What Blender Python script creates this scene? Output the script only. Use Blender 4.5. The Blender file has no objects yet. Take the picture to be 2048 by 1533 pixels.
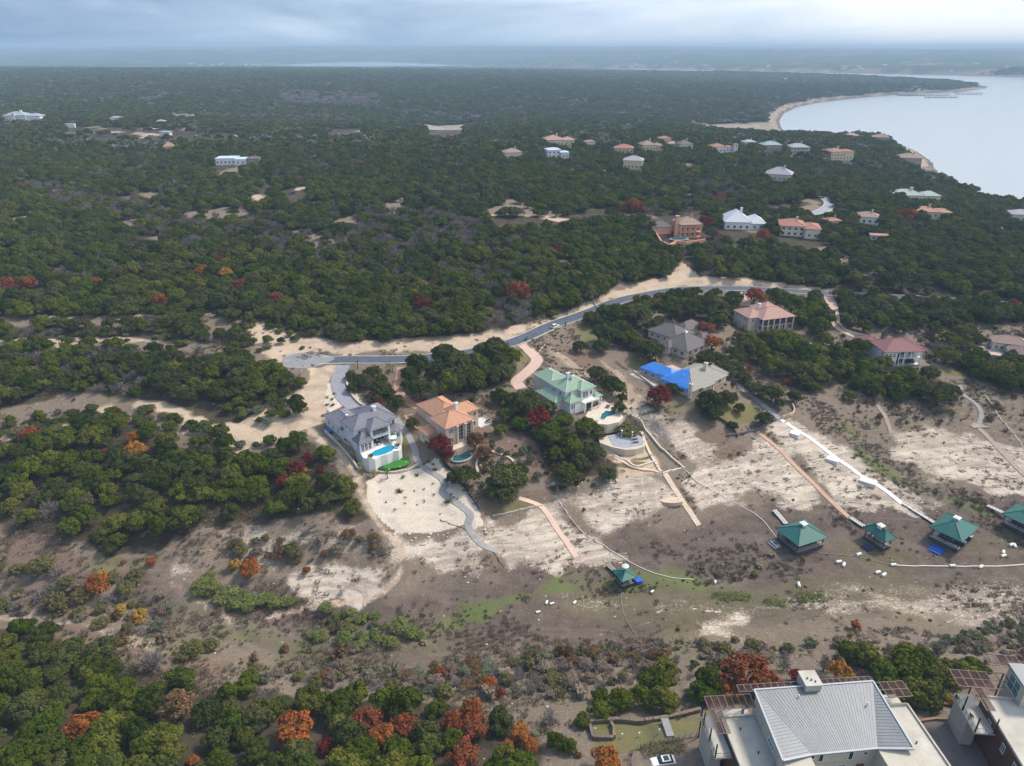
import bpy, bmesh, math, random
import numpy as np
from mathutils import Vector, Matrix
random.seed(7); RNG = np.random.default_rng(7)
SC = bpy.context.scene
COL = SC.collection
R = math.radians

# ---------------------------------------------------------------- camera
FPX, CAMZ, VHOR = 1422.0, 142.0, 100.0          # focal length in photo pixels, drone height, horizon row
PITCH = math.atan((766.5 - VHOR) / FPX)
cam_d = bpy.data.cameras.new('camera'); cam = bpy.data.objects.new('camera', cam_d); COL.objects.link(cam)
cam_d.sensor_width = 36.0; cam_d.lens = FPX / 2048 * 36.0; cam_d.clip_start = 1.0; cam_d.clip_end = 60000.0
cam.location = (0, 0, CAMZ); cam.rotation_euler = (math.pi / 2 - PITCH, 0, 0)
SC.camera = cam

# ---------------------------------------------------------------- sky, sun, exposure
SUN_EL, SUN_AZ = R(50), R(62)                    # azimuth from +Y towards +X
def nd(nt, t, **kw):
    n = nt.nodes.new(t)
    for k, v in kw.items():
        if k.startswith('_'): setattr(n, k[1:], v)
        else: n.inputs[k.replace('__', ' ')].default_value = v
    return n
world = bpy.data.worlds.new('World'); SC.world = world; world.use_nodes = True
def build_world():
    nt = world.node_tree; nt.nodes.clear(); L = nt.links.new
    out = nd(nt, 'ShaderNodeOutputWorld'); bg = nd(nt, 'ShaderNodeBackground')
    sky = nd(nt, 'ShaderNodeTexSky'); sky.sky_type = 'NISHITA'; sky.sun_disc = False
    sky.sun_elevation = SUN_EL; sky.sun_rotation = SUN_AZ; sky.dust_density = 2.0; sky.air_density = 1.0
    tc = nd(nt, 'ShaderNodeTexCoord'); sep = nd(nt, 'ShaderNodeSeparateXYZ'); L(tc.outputs['Generated'], sep.inputs[0])
    # stratus deck: noise on the direction, flattened so that the bands lie level near the horizon
    mp = nd(nt, 'ShaderNodeMapping'); mp.inputs['Scale'].default_value = (1.6, 1.6, 9.0); L(tc.outputs['Generated'], mp.inputs[0])
    n1 = nd(nt, 'ShaderNodeTexNoise', Scale=1.9, Detail=8.0, Roughness=0.6, Distortion=0.5); L(mp.outputs[0], n1.inputs[0])
    n2 = nd(nt, 'ShaderNodeTexNoise', Scale=0.9, Detail=3.0); L(mp.outputs[0], n2.inputs[0])
    # the cloud is thinner (paler) towards the east, where the sun stands behind it
    m1 = nd(nt, 'ShaderNodeMath', _operation='MULTIPLY_ADD'); L(sep.outputs[0], m1.inputs[0]); m1.inputs[1].default_value = 0.62; m1.inputs[2].default_value = 0.03
    m2 = nd(nt, 'ShaderNodeMath', _operation='MULTIPLY_ADD'); L(n1.outputs[0], m2.inputs[0]); m2.inputs[1].default_value = 0.95; L(m1.outputs[0], m2.inputs[2])
    m3 = nd(nt, 'ShaderNodeMath', _operation='MULTIPLY_ADD'); L(n2.outputs[0], m3.inputs[0]); m3.inputs[1].default_value = 0.25; L(m2.outputs[0], m3.inputs[2])
    cr = nd(nt, 'ShaderNodeValToRGB'); L(m3.outputs[0], cr.inputs[0])
    e = cr.color_ramp.elements
    e[0].position = 0.18; e[0].color = (0.070, 0.122, 0.225, 1)
    e[1].position = 0.98; e[1].color = (0.54, 0.56, 0.585, 1)
    a = cr.color_ramp.elements.new(0.42); a.color = (0.17, 0.235, 0.34, 1)
    b = cr.color_ramp.elements.new(0.66); b.color = (0.32, 0.39, 0.485, 1)
    sk = nd(nt, 'ShaderNodeMix', _data_type='RGBA'); sk.blend_type = 'MIX'; sk.inputs[0].default_value = 0.86
    sc_ = nd(nt, 'ShaderNodeVectorMath', _operation='SCALE'); L(sky.outputs[0], sc_.inputs[0]); sc_.inputs['Scale'].default_value = 0.06
    L(sc_.outputs[0], sk.inputs[6]); L(cr.outputs[0], sk.inputs[7])
    L(sk.outputs[2], bg.inputs[0]); bg.inputs[1].default_value = 0.87
    L(bg.outputs[0], out.inputs[0])
build_world()
sun_d = bpy.data.lights.new('sun', 'SUN'); sun = bpy.data.objects.new('sun', sun_d); COL.objects.link(sun)
sun_d.energy = 1.5; sun_d.angle = R(10); sun_d.color = (1.0, 0.92, 0.80)
sun.rotation_euler = (math.pi / 2 - SUN_EL, 0, math.pi - SUN_AZ)   # shines from azimuth SUN_AZ
_d = Vector((math.sin(SUN_AZ) * math.cos(SUN_EL), math.cos(SUN_AZ) * math.cos(SUN_EL), math.sin(SUN_EL)))
sun.rotation_euler = (-_d).to_track_quat('-Z', 'Y').to_euler(); sun.location = (0, 0, 400)
vs = SC.view_settings; vs.view_transform = 'Standard'; vs.look = 'None'; vs.gamma = 1.0; vs.use_curve_mapping = False
vs.exposure = 1.4
cy = SC.cycles
cy.max_bounces = 3; cy.diffuse_bounces = 1; cy.glossy_bounces = 1; cy.transmission_bounces = 1; cy.volume_bounces = 0
cy.transparent_max_bounces = 4; cy.use_denoising = True; cy.use_light_tree = False
cy.sample_clamp_indirect = 6.0; cy.caustics_reflective = False; cy.caustics_refractive = False
try: cy.denoiser = 'OPENIMAGEDENOISE'; cy.denoising_input_passes = 'RGB_ALBEDO_NORMAL'; cy.denoising_prefilter = 'NONE'; cy.use_adaptive_sampling = True; cy.adaptive_threshold = .02
except Exception: pass

# ---------------------------------------------------------------- projection helpers (layout is surveyed from the photo)
_c, _s = math.cos(PITCH), math.sin(PITCH)
def ray(px, py):
    a = (px - 1024) / FPX; b = -(py - 766.5) / FPX
    return (a, _c + b * _s, -_s + b * _c)
def at(px, py, z):
    d = ray(px, py); t = (z - CAMZ) / d[2]
    return (d[0] * t, d[1] * t)
def proj(x, y, z):
    x, y, z = np.asarray(x, float), np.asarray(y, float), np.asarray(z, float) - CAMZ
    dep = y * _c - z * _s; up = y * _s + z * _c
    dep = np.where(dep < 1, 1, dep)
    return 1024 + FPX * x / dep, 766.5 - FPX * up / dep, dep

# ---------------------------------------------------------------- numpy noise and polygons
def _h(i, j, seed):
    n = (i * 374761393 + j * 668265263 + seed * 974711) & 0xffffffff
    n = ((n ^ (n >> 13)) * 1274126177) & 0xffffffff
    return ((n ^ (n >> 16)) & 0xffff) / 65535.0
def vnoise(x, y, seed=0):
    x = np.asarray(x, float); y = np.asarray(y, float)
    xi = np.floor(x).astype(np.int64); yi = np.floor(y).astype(np.int64); fx = x - xi; fy = y - yi
    fx = fx * fx * (3 - 2 * fx); fy = fy * fy * (3 - 2 * fy)
    a, b, c, d = _h(xi, yi, seed), _h(xi + 1, yi, seed), _h(xi, yi + 1, seed), _h(xi + 1, yi + 1, seed)
    return (a * (1 - fx) + b * fx) * (1 - fy) + (c * (1 - fx) + d * fx) * fy
def fbm(x, y, o=4, seed=0):
    s = 0; amp = .5; t = 0
    for k in range(o):
        s = s + amp * vnoise(x, y, seed + k); t += amp; x = x * 2.03 + 5.1; y = y * 2.03 + 1.7; amp *= .5
    return s / t
def sdist(poly, x, y):
    """signed distance to a polygon, positive inside"""
    d = np.full(x.shape, 1e18); ins = np.zeros(x.shape, bool); n = len(poly)
    for i in range(n):
        x0, y0 = poly[i]; x1, y1 = poly[(i + 1) % n]; ex, ey = x1 - x0, y1 - y0
        t = np.clip(((x - x0) * ex + (y - y0) * ey) / (ex * ex + ey * ey + 1e-9), 0, 1)
        d = np.minimum(d, (x - x0 - t * ex) ** 2 + (y - y0 - t * ey) ** 2)
        cond = (y0 > y) != (y1 > y)
        ins ^= cond & (x < (x1 - x0) * (y - y0) / ((y1 - y0) if abs(y1 - y0) > 1e-12 else 1e-12) + x0)
    d = np.sqrt(d)
    return np.where(ins, d, -d)
def ldist(line, x, y):
    """distance to a polyline and the parameter (index + fraction) of the nearest point"""
    d = np.full(x.shape, 1e18); par = np.zeros(x.shape)
    for i in range(len(line) - 1):
        x0, y0 = line[i][:2]; x1, y1 = line[i + 1][:2]; ex, ey = x1 - x0, y1 - y0
        t = np.clip(((x - x0) * ex + (y - y0) * ey) / (ex * ex + ey * ey + 1e-9), 0, 1)
        q = (x - x0 - t * ex) ** 2 + (y - y0 - t * ey) ** 2
        m = q < d; d = np.where(m, q, d); par = np.where(m, i + t, par)
    return np.sqrt(d), par
def sm(a, b, v):
    t = np.clip((v - a) / (b - a), 0, 1); return t * t * (3 - 2 * t)
def inpoly(poly, x, y):
    return sdist(poly, np.asarray(x, float), np.asarray(y, float)) > 0
def spline(pts, n):
    """Catmull-Rom through 2D/3D points, n steps for each span"""
    P = [np.array(p, float) for p in pts]; P = [2 * P[0] - P[1]] + P + [2 * P[-1] - P[-2]]; out = []
    for i in range(1, len(P) - 2):
        for k in range(n):
            t = k / n; a, b, c, d = P[i - 1], P[i], P[i + 1], P[i + 2]
            out.append(.5 * (2 * b + (c - a) * t + (2 * a - 5 * b + 4 * c - d) * t * t + (3 * b - a - 3 * c + d) * t ** 3))
    out.append(P[-2]); return out

# ---------------------------------------------------------------- materials
MATS = {}
def rgb(c): return (c[0], c[1], c[2], 1.0)
def mat(name, col, rough=.8, var=.12, scale=3.0, spec=.3, metal=0.0, col2=None, bump=0.0, stretch=None, obj_var=0.0):
    """Principled material with two scales of noise in the base colour"""
    if name in MATS: return MATS[name]
    m = bpy.data.materials.new(name); m.use_nodes = True; nt = m.node_tree; L = nt.links.new
    b = nt.nodes['Principled BSDF']; b.inputs['Roughness'].default_value = rough; b.inputs['Metallic'].default_value = metal
    b.inputs['Specular IOR Level'].default_value = spec
    tc = nd(nt, 'ShaderNodeTexCoord'); mp = nd(nt, 'ShaderNodeMapping'); L(tc.outputs['Object'], mp.inputs[0])
    if stretch: mp.inputs['Scale'].default_value = stretch
    n = nd(nt, 'ShaderNodeTexNoise', Scale=scale, Detail=6.0, Roughness=.65); L(mp.outputs[0], n.inputs[0])
    r = nd(nt, 'ShaderNodeMapRange'); L(n.outputs[0], r.inputs[0]); r.inputs[1].default_value = .3; r.inputs[2].default_value = .7
    mx = nd(nt, 'ShaderNodeMix', _data_type='RGBA'); L(r.outputs[0], mx.inputs[0])
    c2 = col2 or tuple(c * (1 - 2 * var) for c in col); c1 = col if col2 else tuple(min(1, c * (1 + var)) for c in col)
    mx.inputs[6].default_value = rgb(c1); mx.inputs[7].default_value = rgb(c2)
    o = mx.outputs[2]
    if obj_var:
        oi = nd(nt, 'ShaderNodeObjectInfo'); hs = nd(nt, 'ShaderNodeHueSaturation'); L(o, hs.inputs['Color'])
        mr = nd(nt, 'ShaderNodeMapRange'); L(oi.outputs['Random'], mr.inputs[0]); mr.inputs[3].default_value = 1 - obj_var; mr.inputs[4].default_value = 1 + obj_var
        L(mr.outputs[0], hs.inputs['Value']); o = hs.outputs[0]
    L(o, b.inputs['Base Color'])
    if bump:
        bp = nd(nt, 'ShaderNodeBump', Strength=bump, Distance=.05); L(n.outputs[0], bp.inputs['Height']); L(bp.outputs[0], b.inputs['Normal'])
    MATS[name] = m; return m
def glass(name, col=(.03, .045, .055), rough=.08):
    if name in MATS: return MATS[name]
    m = bpy.data.materials.new(name); m.use_nodes = True; b = m.node_tree.nodes['Principled BSDF']
    b.inputs['Base Color'].default_value = rgb(col); b.inputs['Roughness'].default_value = rough; b.inputs['Specular IOR Level'].default_value = .6
    MATS[name] = m; return m

# ---------------------------------------------------------------- objects
def tag(o, label=None, cat=None, group=None, kind=None):
    if label: o['label'] = label
    if cat: o['category'] = cat
    if group: o['group'] = group
    if kind: o['kind'] = kind
    return o
def empty(name, loc, rz=0.0):
    o = bpy.data.objects.new(name, None); o.empty_display_size = .5; o.location = loc; o.rotation_euler = (0, 0, rz); COL.objects.link(o); return o
def link(name, me, parent=None, loc=None, rz=0.0):
    o = bpy.data.objects.new(name, me); COL.objects.link(o)
    if parent: o.parent = parent
    if loc is not None: o.location = loc
    if rz: o.rotation_euler = (0, 0, rz)
    return o
class MB:
    """collects faces for one mesh"""
    def __init__(s): s.v = []; s.f = []; s.m = []
    def add(s, vs, fs, mi=0):
        k = len(s.v); s.v += [tuple(p) for p in vs]; s.f += [tuple(i + k for i in f) for f in fs]; s.m += [mi] * len(fs); return s
    def box(s, x0, x1, y0, y1, z0, z1, mi=0):
        return s.add([(x0, y0, z0), (x1, y0, z0), (x1, y1, z0), (x0, y1, z0), (x0, y0, z1), (x1, y0, z1), (x1, y1, z1), (x0, y1, z1)],
                     [(0, 3, 2, 1), (4, 5, 6, 7), (0, 1, 5, 4), (1, 2, 6, 5), (2, 3, 7, 6), (3, 0, 4, 7)], mi)
    def bar(s, a, b, w, h=None, mi=0):
        """square bar between two points"""
        a, b = Vector(a), Vector(b); d = (b - a).normalized(); h = h or w
        u = d.cross(Vector((0, 0, 1))); u = u.normalized() if u.length > 1e-4 else Vector((1, 0, 0)); v = u.cross(d).normalized()
        q = [(-1, -1), (1, -1), (1, 1), (-1, 1)]
        vs = [p + u * i * w / 2 + v * j * h / 2 for p in (a, b) for i, j in q]
        return s.add(vs, [(3, 2, 1, 0), (4, 5, 6, 7), (0, 1, 5, 4), (1, 2, 6, 5), (2, 3, 7, 6), (3, 0, 4, 7)], mi)
    def cyl(s, x, y, z0, z1, r0, r1=None, n=10, mi=0):
        r1 = r0 if r1 is None else r1
        vs = [(x + r * math.cos(2 * math.pi * k / n), y + r * math.sin(2 * math.pi * k / n), z) for z, r in ((z0, r0), (z1, r1)) for k in range(n)]
        return s.add(vs, [(k, (k + 1) % n, n + (k + 1) % n, n + k) for k in range(n)] + [tuple(range(n, 2 * n)), tuple(range(n - 1, -1, -1))], mi)
    def prism(s, pts, z0, z1, mi=0):
        n = len(pts); vs = [(p[0], p[1], z0) for p in pts] + [(p[0], p[1], z1) for p in pts]
        a = sum(pts[i][0] * pts[(i + 1) % n][1] - pts[(i + 1) % n][0] * pts[i][1] for i in range(n))
        fs = [(k, (k + 1) % n, n + (k + 1) % n, n + k) for k in range(n)] + [tuple(range(n, 2 * n)), tuple(range(n - 1, -1, -1))]
        if a < 0: fs = [tuple(reversed(f)) for f in fs]
        return s.add(vs, fs, mi)
    def mesh(s, name, mats):
        me = bpy.data.meshes.new(name); me.from_pydata(s.v, [], s.f)
        for m in (mats if isinstance(mats, (list, tuple)) else [mats]): me.materials.append(m)
        if any(s.m): me.polygons.foreach_set('material_index', s.m)
        me.update(); return me
    def build(s, name, mats, parent=None, loc=None, rz=0.0):
        return link(name, s.mesh(name, mats), parent, loc, rz)
# ================================================================ TERRAIN
CTRL = [ # photo column, row, height above the dry cove floor
 (0,1533,17),(300,1533,17),(600,1533,17),(900,1533,17.5),(1200,1533,19),(1500,1533,20),(2048,1533,21),(1000,1950,23),(0,1950,22),(2048,1950,24),(-500,1500,18),(2600,1450,22),
 (0,1400,13.5),(400,1400,12),(800,1430,13),(1100,1450,15),(1250,1455,17.5),(1400,1440,18),(1650,1420,18.5),(2048,1380,19),
 (0,1290,7.5),(300,1290,6.5),(700,1345,6.5),(1100,1355,8),(1400,1310,9),(1700,1285,9.5),(2048,1270,10),
 (0,1215,4),(300,1225,2.5),(600,1250,1),(900,1235,.4),(1200,1200,0),(1500,1170,0),(1800,1140,0),(2048,1130,0),(1900,1200,2),(1500,1240,2.5),(1200,1260,1.8),
 (0,1080,9),(200,1110,8),(450,1140,5.5),(700,1150,5),(650,1190,2.5),(900,1120,6),(1000,1125,4.2),(1150,1125,3),(1250,1160,.6),(1400,1060,3),(1350,1110,1.4),(1560,1090,1.0),(1700,1045,1.6),(1810,1010,3.4),(1900,1050,1.2),(2048,1020,2),
 (100,1060,11),(400,1060,11.5),(640,1040,13),(780,1060,11),(960,1060,10),(1050,1000,12.2),(1200,960,12.6),(1320,945,13),(1250,1000,9.5),(1500,870,13.4),(1450,950,8.5),(1600,930,8),(1580,830,16),(1700,910,8),(1850,850,11),(1900,930,6.5),(2048,900,8),(2048,800,14),(1700,820,14),
 (750,960,14.5),(850,1000,13),(930,1040,11.5),(860,940,15.5),(960,960,15),(1050,930,16),(1130,900,17),(1260,900,16.5),(1320,860,17),(1450,830,18),(1220,850,18.5),
 (620,1000,14.5),(690,950,16.5),(300,960,14),(0,960,13.5),(500,900,17),(100,860,17),(300,840,18.5),(560,850,19.5),(620,850,20.5),(660,790,22.5),
 (760,840,20),(900,840,19.8),(1000,830,19.5),(1140,800,20.3),(1060,860,18.6),(1370,760,21),(1350,690,22.5),(1250,760,20.5),(1180,720,22.5),(1530,660,21.5),(1450,700,20.5),(1600,720,18),(1780,720,19.5),(1700,680,21.5),(2020,690,22),(1900,760,16.5),(1900,690,20),(1650,800,15.5),(1500,790,17.5),
 (620,722,25),(700,720,25),(820,719,25),(970,701,25.2),(1110,650,26),(1230,604,27),(1360,580,28),(1500,577,28),(1640,586,27),(1830,594,26),(2048,606,25),(760,780,23),(900,770,22.5),(1020,740,24),
 (850,675,27.5),(1080,640,28.5),(1220,575,31),(1400,545,32),(1700,560,30),(600,670,27),(450,690,26.5),(300,700,25.5),(100,740,23.5),(0,760,22),(550,780,23),(350,770,22),(200,640,28),(0,650,27),
 (0,600,30),(300,590,31),(600,600,31),(900,590,33),(1200,500,36),(1500,510,35),(1800,520,32),(2048,560,28),(2400,560,22),(-400,600,30),
 (0,450,38),(400,450,40),(800,450,42),(1200,410,42),(1360,470,37),(1500,460,37),(1600,470,36),(1800,450,33),(2048,480,25),(2048,440,16),
 (0,350,43),(400,340,46),(800,340,47),(1100,330,46),(1400,320,43),(1600,320,37),(1700,320,33),(1800,340,22),(1880,375,13),(1980,405,11),(1650,400,40),(1850,420,32),(-500,300,45),
 (0,280,47),(250,268,48),(450,268,47),(700,272,45),(860,285,43),(1150,290,46),(1400,285,42),(1600,285,34),(1720,285,22),(1780,300,20),
 (890,264,2),(1000,252,22),(1200,252,24),(1450,259,1),(1530,262,0),(1330,253,22),(780,252,22),(700,250,24),(500,244,25),(1300,264,33),(1050,268,38),
 (60,242,46),(360,240,44),(200,220,44),(0,200,48),(400,200,44),(700,215,26),(1000,215,24),(1250,222,20),(1430,225,18),(1530,225,13),
 (0,160,60),(400,160,58),(700,160,50),(1000,165,42),(1300,170,32),(1500,185,22),(1650,175,22),(1800,171,18),(1900,175,9),(1500,165,18),
 (0,142,66),(350,142,62),(700,143,50),(1000,146,42),(1250,152,20),(1500,157,9),(1700,160,9),(1850,165,6),
 (1000,128,30),(1200,132,30),(1400,135,30),(1600,139,30),(1800,143,30),(2048,146,35),(2400,146,40)]
FAR_HILL = [ # column, row and distance of far hill shoulders
 (0,128,6500),(250,130,6500),(450,128,7500),(0,113,9500),(150,108,9500),(330,112,9000),(430,107,9800),(250,119,8500),(480,118,9000),(600,116,10000),(800,118,10500),(1000,120,9500),(1300,122,8000),(1600,122,7000),(1850,121,6500),(1950,114,8000),(2048,116,7500),(2400,115,8000),(700,115,11000),(1500,108,10000),(1750,112,9000)]
FAR_RIDGE = [ # row of the skyline at the far ridge
 (-600,95),(0,95),(60,94),(150,97),(220,94),(300,93.5),(420,94.5),(560,93.5),(700,92.5),(900,92),(1100,92.5),(1300,93.5),(1500,95),(1700,97),(1850,98),(1960,97),(2048,96.5),(2700,96)]
LAKE_Z = -1.0
LAKE_PX = [(2700,560),(2300,468),(2120,432),(2040,408),(1985,398),(1945,388),(1918,379),(1885,357),(1868,338),(1862,325),(1835,305),(1800,290),(1770,281),(1735,275),(1680,272),(1610,269),(1572,267),
 (1562,258),(1557,243),(1566,228),(1592,215),(1640,205),(1700,198),(1780,191),(1860,187),(1925,184),(1970,178),(1978,173),(1930,167),(1860,163),(1780,160),(1690,156),(1600,154),(1500,151.5),(1400,149),(1330,147),
 (1200,144),(1050,141),(900,138.5),(780,137),(650,136.5),(570,135),(515,132.5),(560,130),(620,127.5),(690,125),(770,124.5),(850,128),(960,133),(1080,135),(1200,136.5),(1340,139),(1500,143),(1640,145.5),(1760,148),(1900,151),(2048,154.5),(2400,158),(3600,175)]
def grow(a, b, step, g):
    out = []; x = a; s = step
    while x < b: s *= g; x += s; out.append(x)
    return out
xs_mid = np.concatenate([np.arange(-470, -215, 2.6), np.arange(-215, 262, 1.05), np.arange(262, 520, 2.6)])
XS = np.array(sorted([-470 - (v - 470) for v in grow(470, 13000, 2.6, 1.06)]) + list(xs_mid) + grow(xs_mid[-1], 13000, 2.6, 1.06))
ys_mid = np.concatenate([np.arange(20, 60, 3), np.arange(60, 325, 1.05), np.arange(325, 720, 2.2)])
YS = np.array(list(ys_mid) + grow(ys_mid[-1], 18000, 2.2, 1.03))
GX, GY = np.meshgrid(XS, YS)               # shape (ny, nx)
def _warp(x, y):
    r = np.sqrt(x * x + y * y) + 1e-6
    return np.arctan2(x, y), np.log(r) * .62
def build_height():
    P = []
    for px, py, z in CTRL:
        x, y = at(px, py, z); P.append((x, y, z))
    for px, py, Y in FAR_HILL:
        d = ray(px, py); t = Y / d[1]; P.append((d[0] * t, Y, CAMZ + d[2] * t))
    for px, py in FAR_RIDGE:
        d = ray(px, py); t = 13500 / d[1]; P.append((d[0] * t, 13500, CAMZ + d[2] * t)); P.append((d[0] * t * 1.3, 17500, CAMZ + d[2] * t - 40))
    P = np.array(P); u, v = _warp(P[:, 0], P[:, 1]); n = len(P); c2 = .018 ** 2
    D = np.sqrt((u[:, None] - u) ** 2 + (v[:, None] - v) ** 2 + c2)
    A = np.zeros((n + 1, n + 1)); A[:n, :n] = D - np.eye(n) * .004; A[n, :n] = 1; A[:n, n] = 1
    w = np.linalg.solve(A, np.append(P[:, 2], 0))
    gu, gv = _warp(GX, GY); H = np.full(GX.shape, w[n])
    for i in range(n):
        H += w[i] * np.sqrt((gu - u[i]) ** 2 + (gv - v[i]) ** 2 + c2)
    return H
HT = build_height(); KEEP = np.ones_like(HT)
# lake basin: exact waterline, then a bare drawdown slope above it
LAKE = [at(px, py, LAKE_Z) for px, py in LAKE_PX]
LD = sdist(LAKE, GX, GY)
_w = fbm(GX / 60, GY / 60, 3, 3) * 14 - 7
_near = sm(900, 2500, GY)
_out = -LD
ramp = LAKE_Z + np.where(_out < 0, np.maximum(_out * .2, -9), np.maximum(_out, 0) * (.20 + .12 * (1 - _near)) )
HT = np.where(_out < 0, np.minimum(HT, ramp), np.minimum(np.maximum(HT, LAKE_Z + .4 + 0 * HT), np.maximum(ramp, HT * sm(0, 160, _out))))
HT += (fbm(GX / 45, GY / 45, 3, 11) - .5) * 2.2 * sm(250, 500, np.hypot(GX, GY)) * sm(5, 60, _out)
HT += (fbm(GX / 420, GY / 420, 4, 17) - .5) * 40 * sm(3500, 9000, GY) * sm(50, 900, _out)
HT += (np.abs(fbm(GX / 1300, GY / 900, 3, 27) - .5) * -2 + .35) * 90 * sm(5200, 7500, GY) * sm(200, 1200, _out) * (1 - sm(10500, 12500, GY))
HT += (fbm(GX / 160, GY / 160, 3, 19) - .5) * 10 * sm(900, 2200, GY) * sm(30, 200, _out)

def hz(x, y):
    """terrain height (bilinear)"""
    x = np.asarray(x, float); y = np.asarray(y, float)
    i = np.clip(np.searchsorted(XS, x) - 1, 0, len(XS) - 2); j = np.clip(np.searchsorted(YS, y) - 1, 0, len(YS) - 2)
    fx = np.clip((x - XS[i]) / (XS[i + 1] - XS[i]), 0, 1); fy = np.clip((y - YS[j]) / (YS[j + 1] - YS[j]), 0, 1)
    return (HT[j, i] * (1 - fx) + HT[j, i + 1] * fx) * (1 - fy) + (HT[j + 1, i] * (1 - fx) + HT[j + 1, i + 1] * fx) * fy
_T = np.geomspace(40, 16000, 900)
def G(px, py, off=0.0):
    """where the view ray through a photo pixel meets the terrain raised by off"""
    d = ray(px, py); q = math.sqrt(d[0] ** 2 + d[1] ** 2 + d[2] ** 2); d = [c / q for c in d]
    x, y, z = d[0] * _T, d[1] * _T, CAMZ + d[2] * _T
    below = z < hz(x, y) + off; k = int(np.argmax(below)) if below.any() else len(_T) - 1
    t0, t1 = _T[max(k - 1, 0)], _T[k]
    for _ in range(18):
        t = (t0 + t1) / 2
        if CAMZ + d[2] * t < float(hz(d[0] * t, d[1] * t)) + off: t1 = t
        else: t0 = t
    return (d[0] * t1, d[1] * t1, float(hz(d[0] * t1, d[1] * t1)))
def GP(pts, off=0.0): return [G(px, py, off) for px, py in pts]
def gxy(pts): return [p[:2] for p in GP(pts)]

# ---------------------------------------------------------------- roads and paths: terrain is graded under each of them
class Way:
    def __init__(s, px, width, n=5, grade=3.0, smooth=3, flat=True):
        w = GP(px); pts = spline([p[:2] for p in w], n); s.w = width
        z = np.array([float(hz(p[0], p[1])) for p in pts])
        for _ in range(smooth * n):
            z[1:-1] = (z[:-2] + 2 * z[1:-1] + z[2:]) / 4
        s.pts = [(p[0], p[1], zz) for p, zz in zip(pts, z)]
        if flat: s.apply(grade)
    def apply(s, grade):
        P = np.array(s.pts); x0, y0 = P[:, :2].min(0) - 15; x1, y1 = P[:, :2].max(0) + 15
        ii = np.where((XS > x0) & (XS < x1))[0]; jj = np.where((YS > y0) & (YS < y1))[0]
        if not len(ii) or not len(jj): return
        sl = np.ix_(jj, ii); x, y = GX[sl], GY[sl]
        d, par = ldist(s.pts, x, y); i0 = np.clip(par.astype(int), 0, len(P) - 2); f = par - i0
        z = P[i0, 2] * (1 - f) + P[i0 + 1, 2] * f
        k = 1 - sm(s.w / 2 + .6, s.w / 2 + .6 + grade, d)
        HT[sl] = HT[sl] * (1 - k) + (z - .12) * k; KEEP[sl] = np.minimum(KEEP[sl], 1 - k)
def pad(o, deg, x0, x1, y0, y1, z, blend=4.0):
    """levels the terrain under a rectangle given in a house's own axes"""
    a = R(deg); c, s_ = math.cos(a), math.sin(a)
    dx, dy = GX - o[0], GY - o[1]; u = dx * c + dy * s_; v = -dx * s_ + dy * c
    d = np.maximum(np.maximum(x0 - u, u - x1), np.maximum(y0 - v, v - y1))
    k = 1 - sm(0, blend, d); m = k > 0
    HT[m] = HT[m] * (1 - k[m]) + (z - .08) * k[m]; KEEP[m] = np.minimum(KEEP[m], 1 - k[m])
def padpoly(pts, z, blend=3.0):
    d = -sdist(pts, GX, GY); k = 1 - sm(0, blend, d); m = k > 0
    HT[m] = HT[m] * (1 - k[m]) + (z - .08) * k[m]; KEEP[m] = np.minimum(KEEP[m], 1 - k[m])

# house frames: origin on the ground plan, heading in degrees, pad height
HF = dict(white=((-52.9, 207.5), 38.5, 20.0), peach=((-22.5, 209.2), 38, 19.6), green=((19.8, 235.4), 35, 20.5), tarp=((52.5, 266.8), -49, 21.0),
          grey=((68.2, 310.8), -49, 22.6), mansion=((116.9, 312.2), 18, 21.3), maroon=((158.0, 278.3), 4, 19.6), condo=((45.2, 95.5), 4, 20.0))
pad(*HF['white'][:2], 0, 17, 0, 24, 20.0); pad(*HF['white'][:2], 0, 15, -9.5, 0, 15.0, 3)
pad(*HF['peach'][:2], -2, 20, 0, 28, 19.6); pad(*HF['green'][:2], -4, 13, -4, 20, 20.5)
pad(*HF['green'][:2], 1, 17, -14, -4, 20.0, 1.5)
pad(*HF['tarp'][:2], -3, 29, -3, 22, 21.0); pad(*HF['grey'][:2], -1, 30, -19, 18, 22.6)
pad(*HF['mansion'][:2], -6, 20, 0, 20, 21.3); pad(*HF['maroon'][:2], -1, 20, 0, 20, 19.6)
pad(*HF['condo'][:2], -14, 62, -40, 4, 20.0, 5); pad(*HF['condo'][:2], -45, -14, -40, -7.5, 19.0, 3)
padpoly([at(*p, 16.8) for p in ((1215,855),(1300,850),(1330,880),(1300,905),(1240,905),(1195,885))], 14.2, 4)
WAYS = {}
_cd = G(622, 721); CIRCLE = [(_cd[0] - 2 + 10.5 * (1 + .07 * math.sin(3 * a + 1) + .05 * math.sin(5 * a)) * math.cos(a), _cd[1] + 8.2 * (1 + .07 * math.sin(3 * a + 1)) * math.sin(a)) for a in [k / 28 * 2 * math.pi for k in range(28)]]
_cz = float(hz(*at(655, 720, 25))); padpoly(CIRCLE, _cz, 7)
WAYS['road'] = Way([(640,721),(700,720),(760,720),(816,719),(890,713),(969,701),(1010,690),(1051,675),(1110,650),(1179,625),(1230,605),(1281,592),(1358,580),(1435,577),(1499,578),(1585,583),(1639,587),(1698,590),(1754,593),(1831,597),(1900,601),(2000,608),(2120,615)], 7.2, 5, 5)
WAYS['upper'] = Way([(1600,432),(1640,424),(1657,414),(1660,405),(1648,394),(1632,388)], 8, 5, 4)
WAYS['wdrive'] = Way([(686,731),(677,755),(680,783),(698,806),(722,826)], 5.6, 5, 2)
WAYS['pdrive'] = Way([(804,735),(800,760),(799,780),(810,800),(836,815)], 4.2, 5, 2)
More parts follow.
